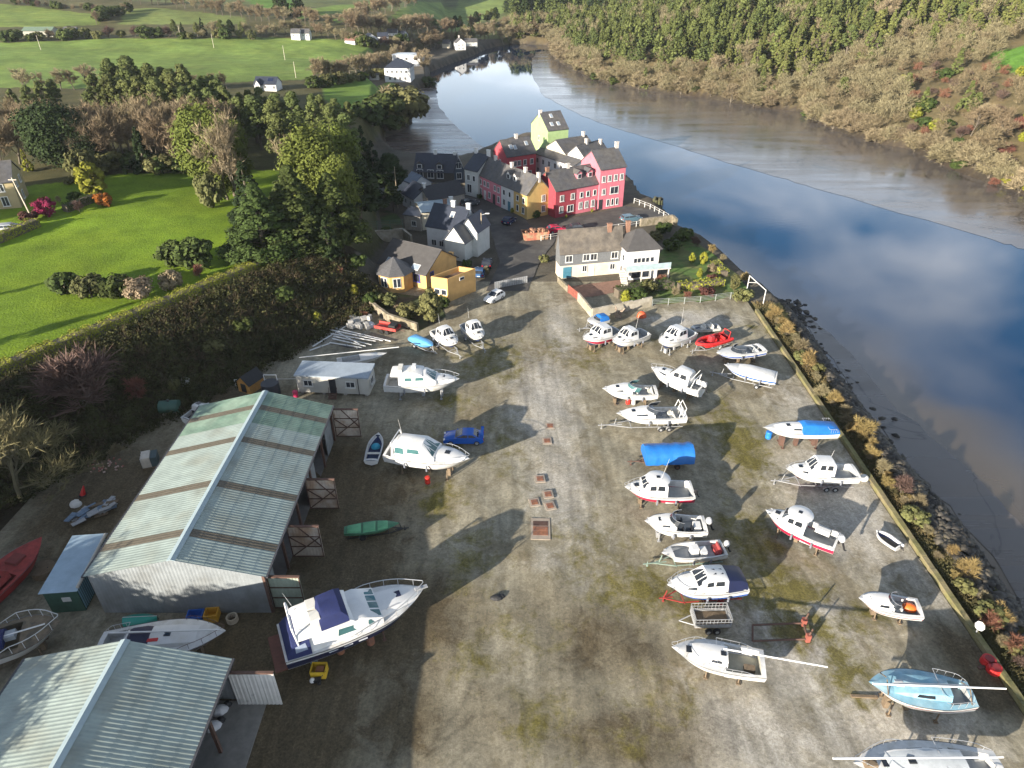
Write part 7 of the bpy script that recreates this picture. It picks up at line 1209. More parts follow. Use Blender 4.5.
# ---------------------------------------------------------------- cars
CTRIM = mat('car_black', (0.02,0.02,0.022), .5, .1); LAMPW = mat('headlight', (0.7,0.7,0.68), .1, .05); LAMPR = mat('tail_light', (0.4,0.01,0.01), .2, .05); PLATE = mat('number_plate', (0.6,0.6,0.5), .5, .05)
def car(label, px, py, ang, paint, L=4.2, W_=1.75, H=1.45, kind='hatch', spoiler=False, rough=.25, group='cars parked in the village'):
    """nose along +x; side profile lofted across the width"""
    pm = mat(paint[0], paint[1], rough, .05, 2); x, y = P(px, py, .04); t = thing('parked_car', label, 'car', (x, y, .04), ang, group); h = L/2; m = MB()
    if kind == 'saloon': low = [(-h,.45),(-h+.05,.95),(-h+.75,1.0),(h-1.35,.98),(h-.3,.80),(h,.62),(h,.35),(h-.3,.22),(-h+.3,.22)]; roof = [(-h+.55,.99),(-h+1.2,H),(h-2.25,H),(h-1.3,.97)]
    elif kind == 'estate': low = [(-h,.45),(-h+.03,.95),(-h+.2,1.0),(h-1.35,.98),(h-.3,.82),(h,.62),(h,.35),(h-.3,.22),(-h+.3,.22)]; roof = [(-h+.08,.99),(-h+.35,H),(h-2.2,H),(h-1.25,.97)]
    else: low = [(-h,.45),(-h+.03,.92),(-h+.15,.98),(h-1.15,.98),(h-.25,.80),(h,.6),(h,.35),(h-.3,.22),(-h+.3,.22)]; roof = [(-h+.1,.97),(-h+.6,H),(h-1.9,H),(h-1.0,.97)]
    w = W_/2; rings = []
    for yy, k in ((-w,.93),(-w*.96,1.0),(w*.96,1.0),(w,.93)): rings.append([(a*(1 if k == 1 else .985), yy, .3+(b-.3)*k+(.02 if k < 1 else 0)) for a, b in low])
    m.loft(rings, 0, True, (True, True)); body = m.build('body', pm, t, 40)
    g = MB(); g.loft([[(a, yy*(1 if b < 1.1 else .86), b) for a, b in roof] for yy in (-w*.92, w*.92)], 0, True, (True, True)); cab = g.build('cabin', pm, t, 40)
    (xa,za),(xb,zb),(xc,zc),(xd,zd) = roof; q = MB()
    q.slab([(xd-.06,-w*.8,zd+.02),(xd-.06,w*.8,zd+.02),(xc+.06,w*.72,zc-.05),(xc+.06,-w*.72,zc-.05)], .035); q.build('windscreen', PANE, cab); q = MB(); q.slab([(xa+.05,w*.78,za+.04),(xa+.05,-w*.78,za+.04),(xb-.05,-w*.7,zb-.06),(xb-.05,w*.7,zb-.06)], .035); q.build('rear_window', PANE, cab)
    for sd in (-1, 1):
        def sp(xx, zz): k = (zz-za)/(H-za); return (xx, sd*w*(.92-.13*k)+sd*.008, zz)
        mid = (xb+xc)/2
        for a0, a1, b0, b1 in ((xa+.25, mid-.05, xb+.08, mid-.05), (mid+.05, xd-.22, mid+.05, xc-.04)):
            Q = [sp(a0,za+.05), sp(a1,za+.05), sp(b1,H-.09), sp(b0,H-.09)]; MB().slab(Q if sd < 0 else Q[::-1], .015).build('side_window', PANE, cab)
        for xx in (-h+.78, h-.82):
            wh = MB().tube((xx, sd*(w-.2), .31), (xx, sd*(w+.015), .31), .31, n=16).build('wheel', BLK, t, 40); MB().tube((xx, sd*(w-.1), .31), (xx, sd*(w+.025), .31), .19, n=12).build('rim', GALV, wh)
        MB().box(h-.1, sd*w*.72, .66, .22, .32, .14).build('headlight', LAMPW, t); MB().box(-h+.03, sd*w*.8, .78, .1, .22, .22).build('tail_light', LAMPR, t); MB().box(xd-.25, sd*(w+.05), 1.0, .16, .16, .12).build('wing_mirror', pm, t)
    MB().box(h+.005, 0, .42, .04, .5, .11).build('number_plate', PLATE, t); MB().box(-h-.005, 0, .6, .04, .5, .11).build('number_plate', PLATE, t)
    if spoiler: m = MB(); m.box(-h+.15, 0, 1.42, .32, W_*.92, .05); [m.box(-h+.15, s*W_*.36, 1.2, .22, .05, .44) for s in (-1, 1)]; [m.box(-h+.15, s*W_*.46, 1.42, .36, .03, .18) for s in (-1, 1)]; m.build('rear_spoiler', pm, t)
    return t
def ang(a, b, z=0): p, q = P(*a, z), P(*b, z); return math.atan2(q[1]-p[1], q[0]-p[0])
car('small white hatchback parked below the field gate', 494.5, 300, ang((502,295),(487,303)), ('car_white', (0.75,0.75,0.74)), 3.7, 1.6, 1.45)
car('bright blue saloon with a tall rear spoiler beside the hardtop cruiser', 464, 441, ang((482,441),(446,441)), ('car_blue', (0.01,0.09,0.42)), 4.6, 1.75, 1.42, 'saloon', True, group=None)
car('blue grey estate car at the river end of the car park', 631, 221, ang((620,223),(643,220)), ('car_steel', (0.08,0.14,0.18)), 4.5, 1.75, 1.45, 'estate'); car('red car behind the white railing of the car park', 557, 232, ang((545,233),(569,231)), ('car_red', (0.42,0.02,0.06)), 4.0); car('dark car right next to the red one in the car park', 573, 231, ang((580,230),(560,232)), ('car_dark', (0.03,0.03,0.035)), 4.0)
car('dark blue car parked by the bushes of the yellow house', 509, 223, ang((504,226),(514,219)), ('car_navy', (0.015,0.03,0.08)), 3.8); car('grey people carrier parked before the pink houses of the street', 470, 205.5, ang((463,207),(478,203)), ('car_grey', (0.09,0.10,0.11)), 4.3, 1.8, 1.6, 'estate'); car('blue car half hidden behind the ochre flat roofed block', 480, 275, ang((478,281),(482,269)), ('car_midblue', (0.04,0.10,0.22)), 4.0); car('dark car parked in the lane beside the white house', 487, 266, ang((486,272),(488,260)), ('car_black2', (0.02,0.025,0.04)), 3.9)
x, y, z = land(12, 232); t = car('silver car behind the clipped hedge at the left edge', 12, 232, .3, ('car_silver', (0.42,0.44,0.46)), 4.2, group=None); t.location = (x, y, z+.02)
# ---------------------------------------------------------------- walls, fences, poles
STW = mat('stone_wall', (0.24,0.205,0.15), .95, .35, 2.5, .6, 6, col2=(0.15,0.13,0.085)); BLKW = mat('block_wall', (0.36,0.33,0.27), .9, .2, 1.5, .3, 8, col2=(0.27,0.24,0.18)); QW = mat('quay_stone', (0.19,0.16,0.085), .95, .3, 1.2, .5, 5, col2=(0.15,0.14,0.055))
FWHITE = mat('fence_white', (0.66,0.65,0.62), .6, .1); FWOOD = mat('fence_timber', (0.34,0.27,0.19), .9, .25, 3); FRED = mat('fence_red', (0.23,0.07,0.05), .9, .25, 2); WIRE = mat('wire_mesh', (0.30,0.32,0.31), .6, .1)
def wall(label, pts, w, h, m_, name='garden_wall', cat='wall', cop=None):
    o = Vector((*pts[0][:2], 0)); t = thing(name, label, cat, (*pts[0][:2], pts[0][2] if len(pts[0]) > 2 else 0)); b = MB(); c = MB()
    for a, q in zip(pts[:-1], pts[1:]):
        a = Vector(a[:2]); q = Vector(q[:2]); d = q-a; L = d.length; n = max(1, int(L/1.6)); an = math.atan2(d.y, d.x)
        for k in range(n):
            p = a+d*((k+.5)/n)-o.xy; hh = h*(1+.035*math.sin(k*2.7)); b.box(p.x, p.y, hh/2-.25, L/n+.002, w*(1+.04*math.sin(k*4.1)), hh+.5, an)
            c.box(p.x, p.y, hh+.05, L/n-.02, w*1.15, .09, an)
    b.build('masonry', m_, t); c.build('coping', cop or m_, t); return t
wall('low mossy quay wall along the whole right edge of the yard', [(38.3,96.5),(38.3,24)], .42, .38, QW, 'quay_wall')
wall('pale block wall in front of the riverside garden', [P(592,318),P(651,306)], .25, 1.5, BLKW); wall('pale block wall beside the lane at the slate hung house', [P(578,301),P(592,318)], .25, 1.4, BLKW)
wall('low stone wall on the lane before the slate hung house', [P(558,282),P(568,292)], .3, .9, STW); wall('stone wall below the ochre house garden', [P(365,303),P(388,321),P(418,331)], .4, 1.2, STW); wall('stone wall under the car park towards the river', [P(640,226),P(672,222),P(676,226)], .5, 1.4, STW)
wall('tall retaining wall behind the ochre house', [P(353,254),P(366,243),P(404,240),P(412,247)], .4, 2.2, BLKW); wall('stone wall in front of the dark stone terrace', [P(412,186),P(456,187),P(466,186)], .3, .7, STW)
def fence(label, pts, h, m_, slats=None, rails=2, gap=2.0, name='fence', cat='fence', post=.06, panel=None, z=None):
    t = thing(name, label, cat, (*pts[0][:2], 0 if z is None else z)); o = Vector(pts[0][:2]); r = MB()
    for a, q in zip(pts[:-1], pts[1:]):
        a = Vector(a[:2])-o; q = Vector(q[:2])-o; d = q-a; L = d.length; n = max(1, round(L/gap)); an = math.atan2(d.y, d.x)
        for k in range(n+1): p = a+d*k/n; MB().box(p.x, p.y, h/2-.1, post*1.6, post*1.6, h+.2, an).build('post', m_, t)
        for k in range(rails): zz = h*(.97-.8*k/max(1, rails)); r.tube((*a, zz), (*q, zz), post*.5, n=4)
        if slats:
            k = int(L/slats)
            for i in range(k): p = a+d*(i+.5)/k; r.box(p.x, p.y, h*.52, slats*.8, .03, h*.9, an)
    r.build('rails' if not slats else 'boards', panel or m_, t); return t
fence('rust red board fence between lane and slate hung house', [P(568,293),P(578,301)], 1.5, FRED, .16); fence('white railing along the car park edge', [P(541,241),P(560,238),P(600,232),P(645,225),P(668,220)], 1.1, FWHITE); fence('white railing on the river side of the car park', [P(668,219),P(650,209),P(634,203)], 1.1, FWHITE)
fence('wire mesh fence on posts in front of the riverside garden', [P(652,306),P(700,303),P(745,297)], 1.2, WIRE, None, 4, 2.4, post=.05); fence('weathered timber fence of the ochre house garden', [P(355,291),P(366,290),P(380,283)], 1.0, FWOOD, .2); fence('green mesh fence on top of the retaining wall', [(*P(352,252),0),(*P(366,241),0),(*P(404,238),0)], 1.6, mat('fence_green', (0.07,0.12,0.08), .7), None, 4, 2.6, z=2.2)
fence('pale timber rail fence behind the store beside the shed', [P(236,386),P(300,385)], 1.0, FWHITE, None, 1, 3)
t = fence('pale metal field gate across the lane into the yard', [P(495,289),P(511,286),P(527,283)], 1.3, GALV, .32, 3, 1.2, 'field_gate', 'gate', .05)
def pole(label, x, y, z, h, lean=0, m_=None, r=.11, lamp=None, name='utility_pole', cat='pole', arm=False):
    t = thing(name, label, cat, (x, y, z)); m_ = m_ or mat('pole_wood', (0.36,0.29,0.20), .9, .2, 3); MB().tube((0,0,-.3), (lean*h,0,h), r, r*.75, 8).build('shaft', m_, t)
    if lamp: m = MB().tube((lean*h,0,h-.4), (lean*h+lamp,0,h-.1), .04, n=5); m.build('arm', GALV, t); MB().box(lean*h+lamp+.25, 0, h-.08, .7, .26, .14).build('lamp_head', mat('lamp_grey', (0.6,0.6,0.58), .4), t)
    if arm: MB().box(lean*h, 0, h-.35, 1.4, .1, .1).build('crossarm', m_, t)
    return t
x, y = P(482, 252); pole('wooden street lamp pole at the corner of the white house', x, y, 0, zof((482,252),213), 0, lamp=.9, name='street_lamp', cat='street lamp')
x, y, z = land(72, 170); pole('leaning wooden pole in front of the big dark evergreen', x, y, z, 8.0, -.22); x, y, z = land(31, 216); pole('pale lamp post with short crossarm beside the pink shrub', x, y, z, 6.6, -.12, m_=mat('post_pale', (0.55,0.48,0.38), .7), arm=True, name='lamp_post', cat='lamp post'); x, y = P(398, 208); pole('thin tall pole among the lane cottages', x, y, 0, 9, 0, r=.08)
for px, by, ty, l in ((41,50,39,'left'),(214,48,37,'right'),(181,39,32,'middle'),(285,60,49,'second'),(296,78,65,'near'),(372,20,10,'upper')):
    x, y, z = land(px, by); c_ = {'left':'pole in the far field towards the green barn','right':'pale pole at the top of the far field above the pines','middle':'pole in the hedge above the far field','second':'thin pole in the far field left of the bare belt','near':'thin pole in the far field above the solar bungalow','upper':'pole on the upper field left of the bare belt'}[l]; pole(c_, x, y, z, 5.5, 0, m_=MATS['post_pale'], r=.09)
# white goal like frame by the river, dolphin in the water
a, b = Vector(P(747,289)), Vector(P(763,304)); t = thing('goal_gateway', 'white metal frame like a small goal at the river corner', 'gateway', (*a, 0)); d = b-a; m = MB(); m.tube((0,0,0),(0,0,2.4),.07); m.tube((*d,0),(*d,2.4),.07); m.tube((0,0,2.4),(*d,2.4),.07); m.build('posts', FWHITE, t); MB().tube((0,0,1.2),(*(d*.5),2.4),.05).build('brace', FWHITE, t)
x, y = P(656, 216, WZ); t = thing('mooring_dolphin', 'dark timber mooring stump standing in the river by the car park', 'mooring post', (x, y, WZ-.5)); m = MB()
for k in range(9): an = k*.7; m.tube((1.0*math.cos(an),1.0*math.sin(an),-.6),(.9*math.cos(an),.9*math.sin(an),4.6+.3*math.sin(k*3)),.34,.3,7)
m.build('piles', mat('old_pile', (0.05,0.045,0.03), .95, .4, 2, col2=(0.07,0.075,0.03)), t); MB().tube((0,0,3),(0,0,3.35),1.36,n=12).build('iron_band', GUT, t)
# ---- sheets in the village gardens
px_sheet('garden_lawn', [(655,262),(668,240),(690,238),(716,256),(738,275),(752,292),(700,302),(655,304),(628,301),(650,286),(672,284),(668,262)], .05, mat('garden_grass', (0.07,0.13,0.02), .95, .4, .6, coord='World', col2=(0.12,0.13,0.04))); px_sheet('patio', [(572,286),(628,279),(626,290),(590,297),(578,297)], .06, mat('patio_brick', (0.22,0.125,0.09), .9, .25, 2, coord='World'), .1)
px_sheet('verge', [(330,252),(352,250),(364,243),(404,240),(405,228),(398,215),(372,205),(340,215),(320,240)], .05, mat('verge_grass', (0.055,0.085,0.022), .95, .4, .5, coord='World', col2=(0.08,0.065,0.035)))
px_sheet('garden_soil', [(345,296),(365,304),(388,322),(418,332),(446,316),(440,300),(400,294),(372,282),(352,284)], .055, mat('soil', (0.075,0.06,0.035), .95, .4, .8, coord='World', col2=(0.05,0.065,0.02)))
# ---------------------------------------------------------------- things lying about the yard
def bit(name, label, cat, px, py, rz=0, group=None, z=0): x, y = P(px, py, z); return thing(name, label, cat, (x, y, z), rz, group)
t = bit('skip', 'red brick coloured skip filled with orange rubble by the yellow house', 'skip', 535, 238, .2); m = MB(); L, w, h = 4.6, 2.4, 1.5
for s in (-1, 1): m.hexa([(-L/2,s*w/2-.06,0),(L/2,s*w/2-.06,0),(L/2,s*w/2+.06,0),(-L/2,s*w/2+.06,0),(-L/2-.3,s*w/2-.06,h),(L/2+.3,s*w/2-.06,h),(L/2+.3,s*w/2+.06,h),(-L/2-.3,s*w/2+.06,h)]); m.hexa([(s*L/2-.06,-w/2+.06,0),(s*L/2+.06,-w/2+.06,0),(s*L/2+.06,w/2-.06,0),(s*L/2-.06,w/2-.06,0),(s*(L/2+.3)-.06,-w/2+.06,h),(s*(L/2+.3)+.06,-w/2+.06,h),(s*(L/2+.3)+.06,w/2-.06,h),(s*(L/2+.3)-.06,w/2-.06,h)])
m.build('body', mat('skip_red', (0.33,0.11,0.07), .8, .3, 2, col2=(0.3,0.2,0.12)), t); m = MB(); rr = random.Random(2); [m.box(rr.uniform(-2,2), rr.uniform(-.9,.9), 1.25+rr.uniform(0,.35), rr.uniform(.3,.8), rr.uniform(.3,.7), .4, rr.uniform(0,3)) for _ in range(26)]; m.build('rubble', mat('rubble_orange', (0.28,0.14,0.085), .9, .35, 2), t)
t = bit('orange_float', 'orange dome shaped float by the block wall', 'float', 641.5, 317, 0); MB().dome((0,0,.05), .75, .65, .95, 12, 5).build('dome', mat('float_orange', (0.55,0.09,0.03), .6), t, 50); MB().tube((0,0,.9),(0,0,1.15),.08).build('eye', GUT, t)
t = bit('stump', 'upright grey roots of a tree stump by the block wall', 'stump', 618, 317); m = MB(); rr = random.Random(4)
for k in range(12): a = rr.uniform(0,6.28); q = rr.uniform(.5,1.1); m.tube((0,0,.35),(q*math.cos(a),q*.8*math.sin(a),rr.uniform(.3,2.0)),.22,.06,6)
m.build('roots', mat('driftwood', (0.27,0.21,0.16), .95, .3, 3), t); MB().tube((0,0,0),(0,0,.7),.5,.35,9).build('bole', MATS['driftwood'], t)
# cage trailer
t = bit('cage_trailer', 'galvanised mesh sided trailer above the half decked sailing boat', 'trailer', 709, 624, .02); m = MB(); L, w = 3.0, 1.7; m.box(0,0,.6,L,w,.1); m.build('bed', WOOD, t)
for nm, pts in (('side_panel', [(-L/2,-w/2),(L/2,-w/2)]),('side_panel', [(-L/2,w/2),(L/2,w/2)]),('end_panel', [(-L/2,-w/2),(-L/2,w/2)]),('end_panel', [(L/2,-w/2),(L/2,w/2)])):
    m = MB(); (xa,ya),(xb,yb) = pts; [m.tube((xa,ya,z),(xb,yb,z),.03,n=4) for z in (.65,.95,1.25,1.6)]; n = 10; [m.tube((lin(xa,xb,k/n),lin(ya,yb,k/n),.65),(lin(xa,xb,k/n),lin(ya,yb,k/n),1.6),.02,n=4) for k in range(n+1)]; m.slab([(xa,ya,.65),(xb,yb,.65),(xb,yb,1.0),(xa,ya,1.0)], .03); m.build(nm, GALV, t)
for s in (-1, 1):
    for q in (-.35,.35): wh = MB().tube((q,s*(w/2+.05),.3),(q,s*(w/2+.25),.3),.3,n=14).build('wheel', BLK, t, 40); MB().tube((q,s*(w/2+.04),.3),(q,s*(w/2+.26),.3),.15,n=10).build('rim', GALV, wh)
m = MB(); m.tube((-L/2,-.5,.55),(-L/2-1.1,0,.5),.05); m.tube((-L/2,.5,.55),(-L/2-1.1,0,.5),.05); m.build('drawbar', GALV, t)
# red frame cradle
t = bit('steel_frame', 'empty rusty steel boat cradle lying right of the mesh trailer', 'boat cradle', 781, 636, 0); m = MB(); a = Vector(P(752,627))-Vector(t.location[:2]); c2_ = [Vector(P(*q))-Vector(t.location[:2]) for q in ((752,627),(803,625),(807,641),(752,643))]
for i in range(4): p, q = c2_[i], c2_[(i+1) % 4]; m.tube((*p,.25),(*q,.25),.09,n=6)
m.build('rails', STEEL, t); 
for p in c2_[1:3]: MB().box(p.x, p.y, .4, .35, .35, .8).build('foot', mat('foot_red', (0.24,0.07,0.05), .8), t); MB().tube((*p,.6),(p.x+.15,p.y,1.5),.07,n=6).build('upright', STEEL, t)
for k, (px, py, l) in enumerate(((987,663,'upper red can buoy at the foot of the quay wall'),(993,671,'lower red can buoy at the foot of the quay wall'))):
    t = bit('can_buoy', l, 'buoy', px, py, 0, 'red buoys by the quay'); m = MB(); m.tube((0,0,.02),(0,0,.55),.55,.5,14); m.build('body', REDP, t, 40); MB().tube((0,0,.55),(0,0,.6),.33,n=12).build('cap', mat('cap_dark_red', (0.2,0.02,0.02), .6), t)
t = bit('round_sign', 'white octagonal disc on a short post on the quay wall', 'sign', 974, 636); MB().tube((0,0,0),(0,0,1.2),.06).build('post', GALV, t); m = MB().tube((0,0,1.25),(0,-.05,1.33),.40,n=8); m.build('disc', WHITE, t)
t = bit('mooring_buoy', 'round white mooring buoy lying at the quay wall', 'buoy', 863, 481, 0); m = MB(); m.dome((0,0,.4), .5, .45, .42, 12, 5, low=-1.2); m.build('ball', WHITE, t, 60); MB().tube((.3,-.3,.2),(.55,-.5,.1),.08).build('shackle', GUT, t)
t = bit('tarp_bundle', 'small black crumpled tarpaulin lying alone in the middle of the yard', 'tarpaulin', 496.5, 598); m = MB(); m.dome((0,0,-.05), .62, .36, .32, 9, 4); m.dome((.4,.2,-.05), .4, .3, .25, 8, 3); m.build('folds', BLK, t); MB().tube((-.3,0,.1),(.4,.1,.12),.04).build('rope', WHITE, t)
t = bit('crate', 'yellow plastic crate below the stern of the motor yacht', 'crate', 320, 674, 0); m = MB(); w, d, h = 1.15, .9, .8
for s in (-1, 1): m.box(0, s*d/2, h/2+.05, w, .06, h); m.box(s*w/2, 0, h/2+.05, .06, d-.06, h)
m.build('sides', mat('crate_yellow', (0.65,0.42,0.03), .5, .15), t); MB().box(0,0,.1,w-.1,d-.1,.06).build('bottom', MATS['crate_yellow'], t); MB().box(.1,0,.5,.6,.5,.4).build('contents', mat('rusty_bits', (0.28,0.12,0.05), .9, .3), t)
t = bit('pressure_washer', 'small pressure washer with white top below the yellow crate', 'pressure washer', 317, 682.5, .2); MB().box(0,0,.3,.7,.35,.3).build('motor', OBK, t); MB().dome((-.3,0,.3), .22, .22, .3).build('tank', WHITE, t, 60); [MB().tube((.2,s*.2,.15),(.2,s*.28,.15),.15,n=10).build('wheel', BLK, t) for s in (-1,1)]; MB().tube((.3,.1,.3),(.75,.25,.85),.025).build('handle', GUT, t)
barrel(*P(314,662), 'blue grey drum under the stern of the motor yacht', mat('barrel_slate', (0.10,0.22,0.32), .5)); barrel(*P(341,652), 'rusty drum propping the side of the motor yacht', RUST, 1.0, .33); barrel(*P(371,643), 'rusty drum propping the bow of the motor yacht', RUST, 1.05, .33)
# spars heaped behind the site cabin
rr = random.Random(8)
for k, (a, b, l) in enumerate((((313,348),(358,320),'longest pale spar slanting up to the grey heap'),((331,329),(391,343),'white spar topmost in the heap of masts'),((330,332),(383,343),'white spar second from the top of the heap'),((331,335),(376,344),'white spar third from the top of the heap'),((334,338),(372,346),'short white spar in the middle of the heap'),((333,341),(366,348),'short white spar low in the heap'),((330,344),(362,350),'lowest short white spar of the heap'),((336,333),(360,347),'grey spar crossing the others in the heap'),((340,348),(372,352),'dark spar lying before the heap of masts'),((310,352),(330,345),'pale short spar left of the heap of masts'))):
    p, q = Vector((*P(*a),.25+.08*(k % 3))), Vector((*P(*b),.2+.09*(k % 4))); t = thing('spar', l, 'mast', p, 0, 'masts heaped behind the site cabin'); MB().tube((0,0,0), q-p, .10, .08, 7).build('tube', GUT if k == 8 else ALU, t); m = MB(); d = (q-p).normalized(); m.tube((q-p)*.55-d*.06+Vector((0,0,.05)), (q-p)*.55+d*.06+Vector((0,0,.05)), .14, n=6); m.build('fitting', GALV, t)
t = bit('trailer', 'low red flat trailer beside the ochre house garden wall', 'trailer', 388, 331, -.35); m = MB(); m.box(0,0,.65,3.6,1.7,.14); [m.box(0,s*.82,.85,3.6,.08,.35) for s in (-1,1)]; m.build('bed', mat('trailer_red', (0.40,0.05,0.04), .7, .25), t); [MB().tube((q,s*.95,.33),(q,s*1.15,.33),.33,n=12).build('wheel', BLK, t) for s in (-1,1) for q in (-.5,.4)]; MB().tube((1.8,0,.55),(2.9,0,.5),.06).build('drawbar', STEEL, t); MB().box(.9,.1,1.0,1.1,1.1,.5).build('load', BLK, t)
t = bit('rubble_heap', 'heap of grey stones and tarpaulin at the end of the long pale spar', 'heap', 360, 325); m = MB(); [m.box(rr.uniform(-1.5,1.5), rr.uniform(-1.5,1.5), .3+rr.uniform(0,.6), rr.uniform(.5,1), rr.uniform(.4,.9), rr.uniform(.4,.7), rr.uniform(0,3)) for _ in range(22)]; m.build('stones', mat('grey_stones', (0.36,0.35,0.33), .9, .3), t); MB().dome((1.5,-.4,0), .9,.8,.8).build('tarpaulin', mat('tarp_pale', (0.5,0.52,0.55), .6, .2), t)
# kennel, tank, dish and drums behind the shed
t = bit('kennel', 'timber kennel with dark roof and orange front at the corner of the shed', 'kennel', 245, 393, -.45); w, d, h, r = 2.0, 2.6, 1.5, 2.4; m = MB(); m.prism([(-w/2,0),(w/2,0),(w/2,d),(-w/2,d)], 0, h); m.add([(-w/2,0,h),(w/2,0,h),(0,0,r),(-w/2,d,h),(w/2,d,h),(0,d,r)], [(0,1,2),(3,5,4),(0,2,5,3),(1,4,5,2)]); m.build('wall', mat('kennel_orange', (0.52,0.27,0.07), .8, .2, 3), t); m = MB(); m.slab([(-w/2-.2,d+.1,h-.18),(-w/2-.2,-.2,h-.18),(0,-.2,r+.02),(0,d+.1,r+.02)],.07); m.slab([(w/2+.2,-.2,h-.18),(w/2+.2,d+.1,h-.18),(0,d+.1,r+.02),(0,-.2,r+.02)],.07); m.build('roof', BLK, t); MB().box(0,-.02,.75,.8,.06,1.2).build('doorway', OBK, t)
t = bit('water_tank', 'black water tank with white rail beside the site cabin', 'tank', 272, 394); m = MB().tube((0,0,.1),(0,0,1.7),1.15,1.1,16); m.build('body', mat('tank_black', (0.03,0.035,0.045), .5), t, 40); m = MB(); m.path([(-.8,.6,1.6),(-.8,.6,2.5),(.8,.6,2.5),(.8,.6,1.6)],.06); m.build('rail', FWHITE, t)
t = bit('dish', 'white round dish behind the site cabin', 'dish', 311, 380); MB().tube((0,0,0),(0,0,2.0),.05).build('post', GALV, t); m = MB().tube((0,-.05,2.1),(0,.12,2.35),.55,n=16); m.build('bowl', WHITE, t)
barrel(*P(296,397), 'pink red drum at the corner of the site cabin', mat('barrel_pink', (0.55,0.03,0.12), .4), .9, .3); t = bit('gate_pier', 'grey stone pier on the bank behind the shed', 'pier', 189, 392, .2); MB().box(0,0,.8,.8,.8,2.0).build('shaft', mat('pier_grey', (0.36,0.35,0.33), .9, .2), t); MB().box(0,0,1.85,1.0,1.0,.15).build('cap', MATS['pier_grey'], t)
t = bit('oil_tank', 'dark green oil tank behind the far corner of the shed', 'tank', 172, 414, .1); m = MB(); m.tube((-1.1,0,1.1),(1.1,0,1.1),.8,n=14); m.build('body', mat('tank_green', (0.04,0.10,0.075), .5, .2), t, 40); [MB().box(q,0,.2,.25,1.4,.5).build('saddle', CONC, t) for q in (-.7,.7)]; MB().tube((0,0,1.8),(0,0,2.1),.15).build('filler', GUT, t)
t = bit('tote', 'cream and dark crate tank standing alone left of the long shed', 'container', 152, 464, .35); MB().box(-.35,0,.75,.9,1.5,1.3).build('tank', mat('tote_cream', (0.5,0.46,0.40), .6, .2), t); MB().box(.45,0,.7,.65,1.5,1.2).build('cover', mat('tote_dark', (0.05,0.08,0.09), .7), t); m = MB(); [m.tube((-.82,y_,.1),(-.82,y_,1.45),.03) for y_ in (-.7,-.25,.25,.7)]; m.build('cage', GALV, t); MB().box(0,0,.08,1.8,1.6,.14).build('pallet', WOOD, t)
t = bit('scrap_heap', 'heap of blue grey scrap metal and pallets left of the long shed', 'heap', 94, 514, .75); 
for nm, mm, n in (('sheets', mat('scrap_blue', (0.14,0.20,0.28), .6, .4, 2), 16),('bars', GALV, 14),('boards', WOOD, 6)):
    m = MB(); [m.box(rr.uniform(-1.9,1.9), rr.uniform(-.9,.9), .15+rr.uniform(0,.55), rr.uniform(.5,1.5), rr.uniform(.15,.6), .08, rr.uniform(-.7,.7)) for _ in range(n)]; m.build(nm, mm, t)
t = bit('bag', 'crumpled white bulk bag next to the scrap heap', 'bag', 76, 505); m = MB().dome((0,0,0), .6,.5,.6,9,4); m.build('sack', WHITE, t); MB().box(.2,.1,.6,.4,.1,.1).build('strap', FWHITE, t)
t = bit('traffic_cone', 'red pointed cone leaning near the white bulk bag', 'cone', 83, 495, .3); MB().tube((0,0,.05),(.35,.1,1.1),.3,.05,10).build('body', REDP, t, 40); MB().box(0,0,.04,.7,.7,.07).build('foot', BLK, t)
x, y = P(106, 466); t = thing('brick_litter', 'scatter of broken red bricks below the bank', 'rubble', (x, y, 0)); t['kind'] = 'stuff'; m = MB(); [m.box(rr.gauss(0,.9), rr.gauss(0,.7), .1, .25, .14, .12, rr.uniform(0,3)) for _ in range(34)]; m.build('bricks', mat('brick_litter', (0.34,0.12,0.09), .9, .4, 5, col2=(0.45,0.35,0.3)), t)
# between the sheds
t = bit('tender', 'upturned turquoise tender behind the grubby sailing cruiser', 'dinghy', 142, 622, .06); m = MB(); rings = []
for k in range(9): q = -1.4+2.8*k/8; w = .62*(1-(abs(q+.2)/1.75)**2.5); rings.append([(q,-w,0),(q,-w*.9,.4),(q,-w*.4,.62),(q,0,.68),(q,w*.4,.62),(q,w*.9,.4),(q,w,0)])
m.loft(rings, 0, False, flip=True); m.build('hull', mat('turquoise_gel', (0.02,0.30,0.24), .4, .1), t, 50); m = MB(); m.path([(r_[3][0],0,r_[3][2]+.02) for r_ in rings], .03, 4); m.build('keel_band', ALU, t)
for px, py, mm, l, w in ((197,620,('box_blue',(0.02,0.12,0.48)),'blue fish box behind the bow of the grubby cruiser',1.3),(213,618,('box_yellow',(0.6,0.32,0.03)),'orange yellow fish box next to the blue one',1.1),(244,607,('box_green',(0.03,0.25,0.14)),'green bin by the gable of the long shed',.8)):
    t = bit('fish_box', l, 'box', px, py, .1); mm = mat(*mm, .5, .15); m = MB(); h = .8; [m.box(0,s*.45,h/2,w,.07,h) for s in (-1,1)]; [m.box(s*(w/2-.035),0,h/2,.07,.83,h) for s in (-1,1)]; m.build('sides', mm, t); MB().box(0,0,.06,w-.1,.82,.08).build('bottom', mm, t)
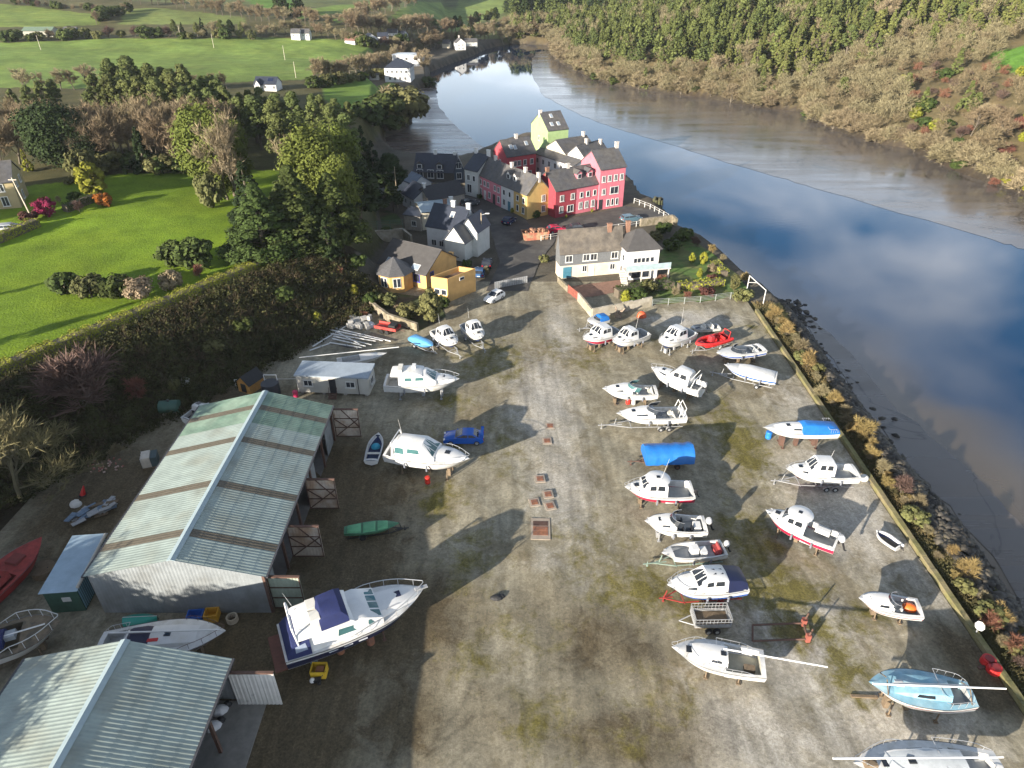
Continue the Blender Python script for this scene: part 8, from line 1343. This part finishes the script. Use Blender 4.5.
t = bit('hose_reel', 'pale coil of rope standing by the shed gable', 'rope coil', 233, 621); m = MB(); n = 16
for z_ in (.1,.24,.38,.52): m.path([(.42*math.cos(6.283*i/n),.42*math.sin(6.283*i/n),z_) for i in range(n+1)], .08, 5)
m.build('rope', mat('rope_pale', (0.42,0.36,0.27), .9), t); MB().tube((0,0,0),(0,0,.7),.1).build('spindle', WOOD, t)
for px, py, l in ((220,711,'upper white sack on the slab of the near shed'),(213,727,'lower white sack on the slab of the near shed')):
    t = bit('sack', l, 'sack', px, py, .4, 'white sacks at the near shed', .12); MB().dome((0,0,0), .65,.45,.5,9,4).build('bag', mat('sack_white', (0.55,0.55,0.56), .7, .2), t); MB().dome((.55,.3,0), .35,.3,.35,8,3).build('spill', BLK, t)
barrel(*P(45,573), 'old round wooden tub between red boat and green container', WOOD, .7, 1.0, 'tub', 'tub')
# bits of timber below yachts
for px, py, an, l, ln in ((864,697,-.05,'brown plank lying in front of the light blue yacht',2.0),(986,667,.2,'long dark plank at the foot of the quay',1.5)):
    t = bit('plank', l, 'plank', px, py, an); MB().box(0,0,.08,ln,.22,.12).build('board', WOOD if 'brown' in l else (ALU if 'pale' in l else STEEL), t); MB().box(ln*.4,0,.03,.3,.3,.05).build('bearer', WOOD, t)
# ---------------------------------------------------------------- thin winter haze
def haze():
    m = bpy.data.materials.new('haze'); m.use_nodes = True; nt = m.node_tree; nt.nodes.clear(); o = nt.nodes.new('ShaderNodeOutputMaterial'); v = nt.nodes.new('ShaderNodeVolumePrincipled')
    v.inputs['Color'].default_value = (0.86, 0.92, 1.0, 1); v.inputs['Density'].default_value = 0.00007; v.inputs['Anisotropy'].default_value = 0.2; nt.links.new(v.outputs[0], o.inputs['Volume'])
    b = MB().box(0, 4000, 35, 26000, 16000, 100).build('haze', m); b['kind'] = 'stuff'; b['label'] = 'thin pale winter haze over the river valley'; b['category'] = 'haze'
    SC.cycles.volume_bounces = 0; SC.cycles.volume_step_rate = 4
haze()
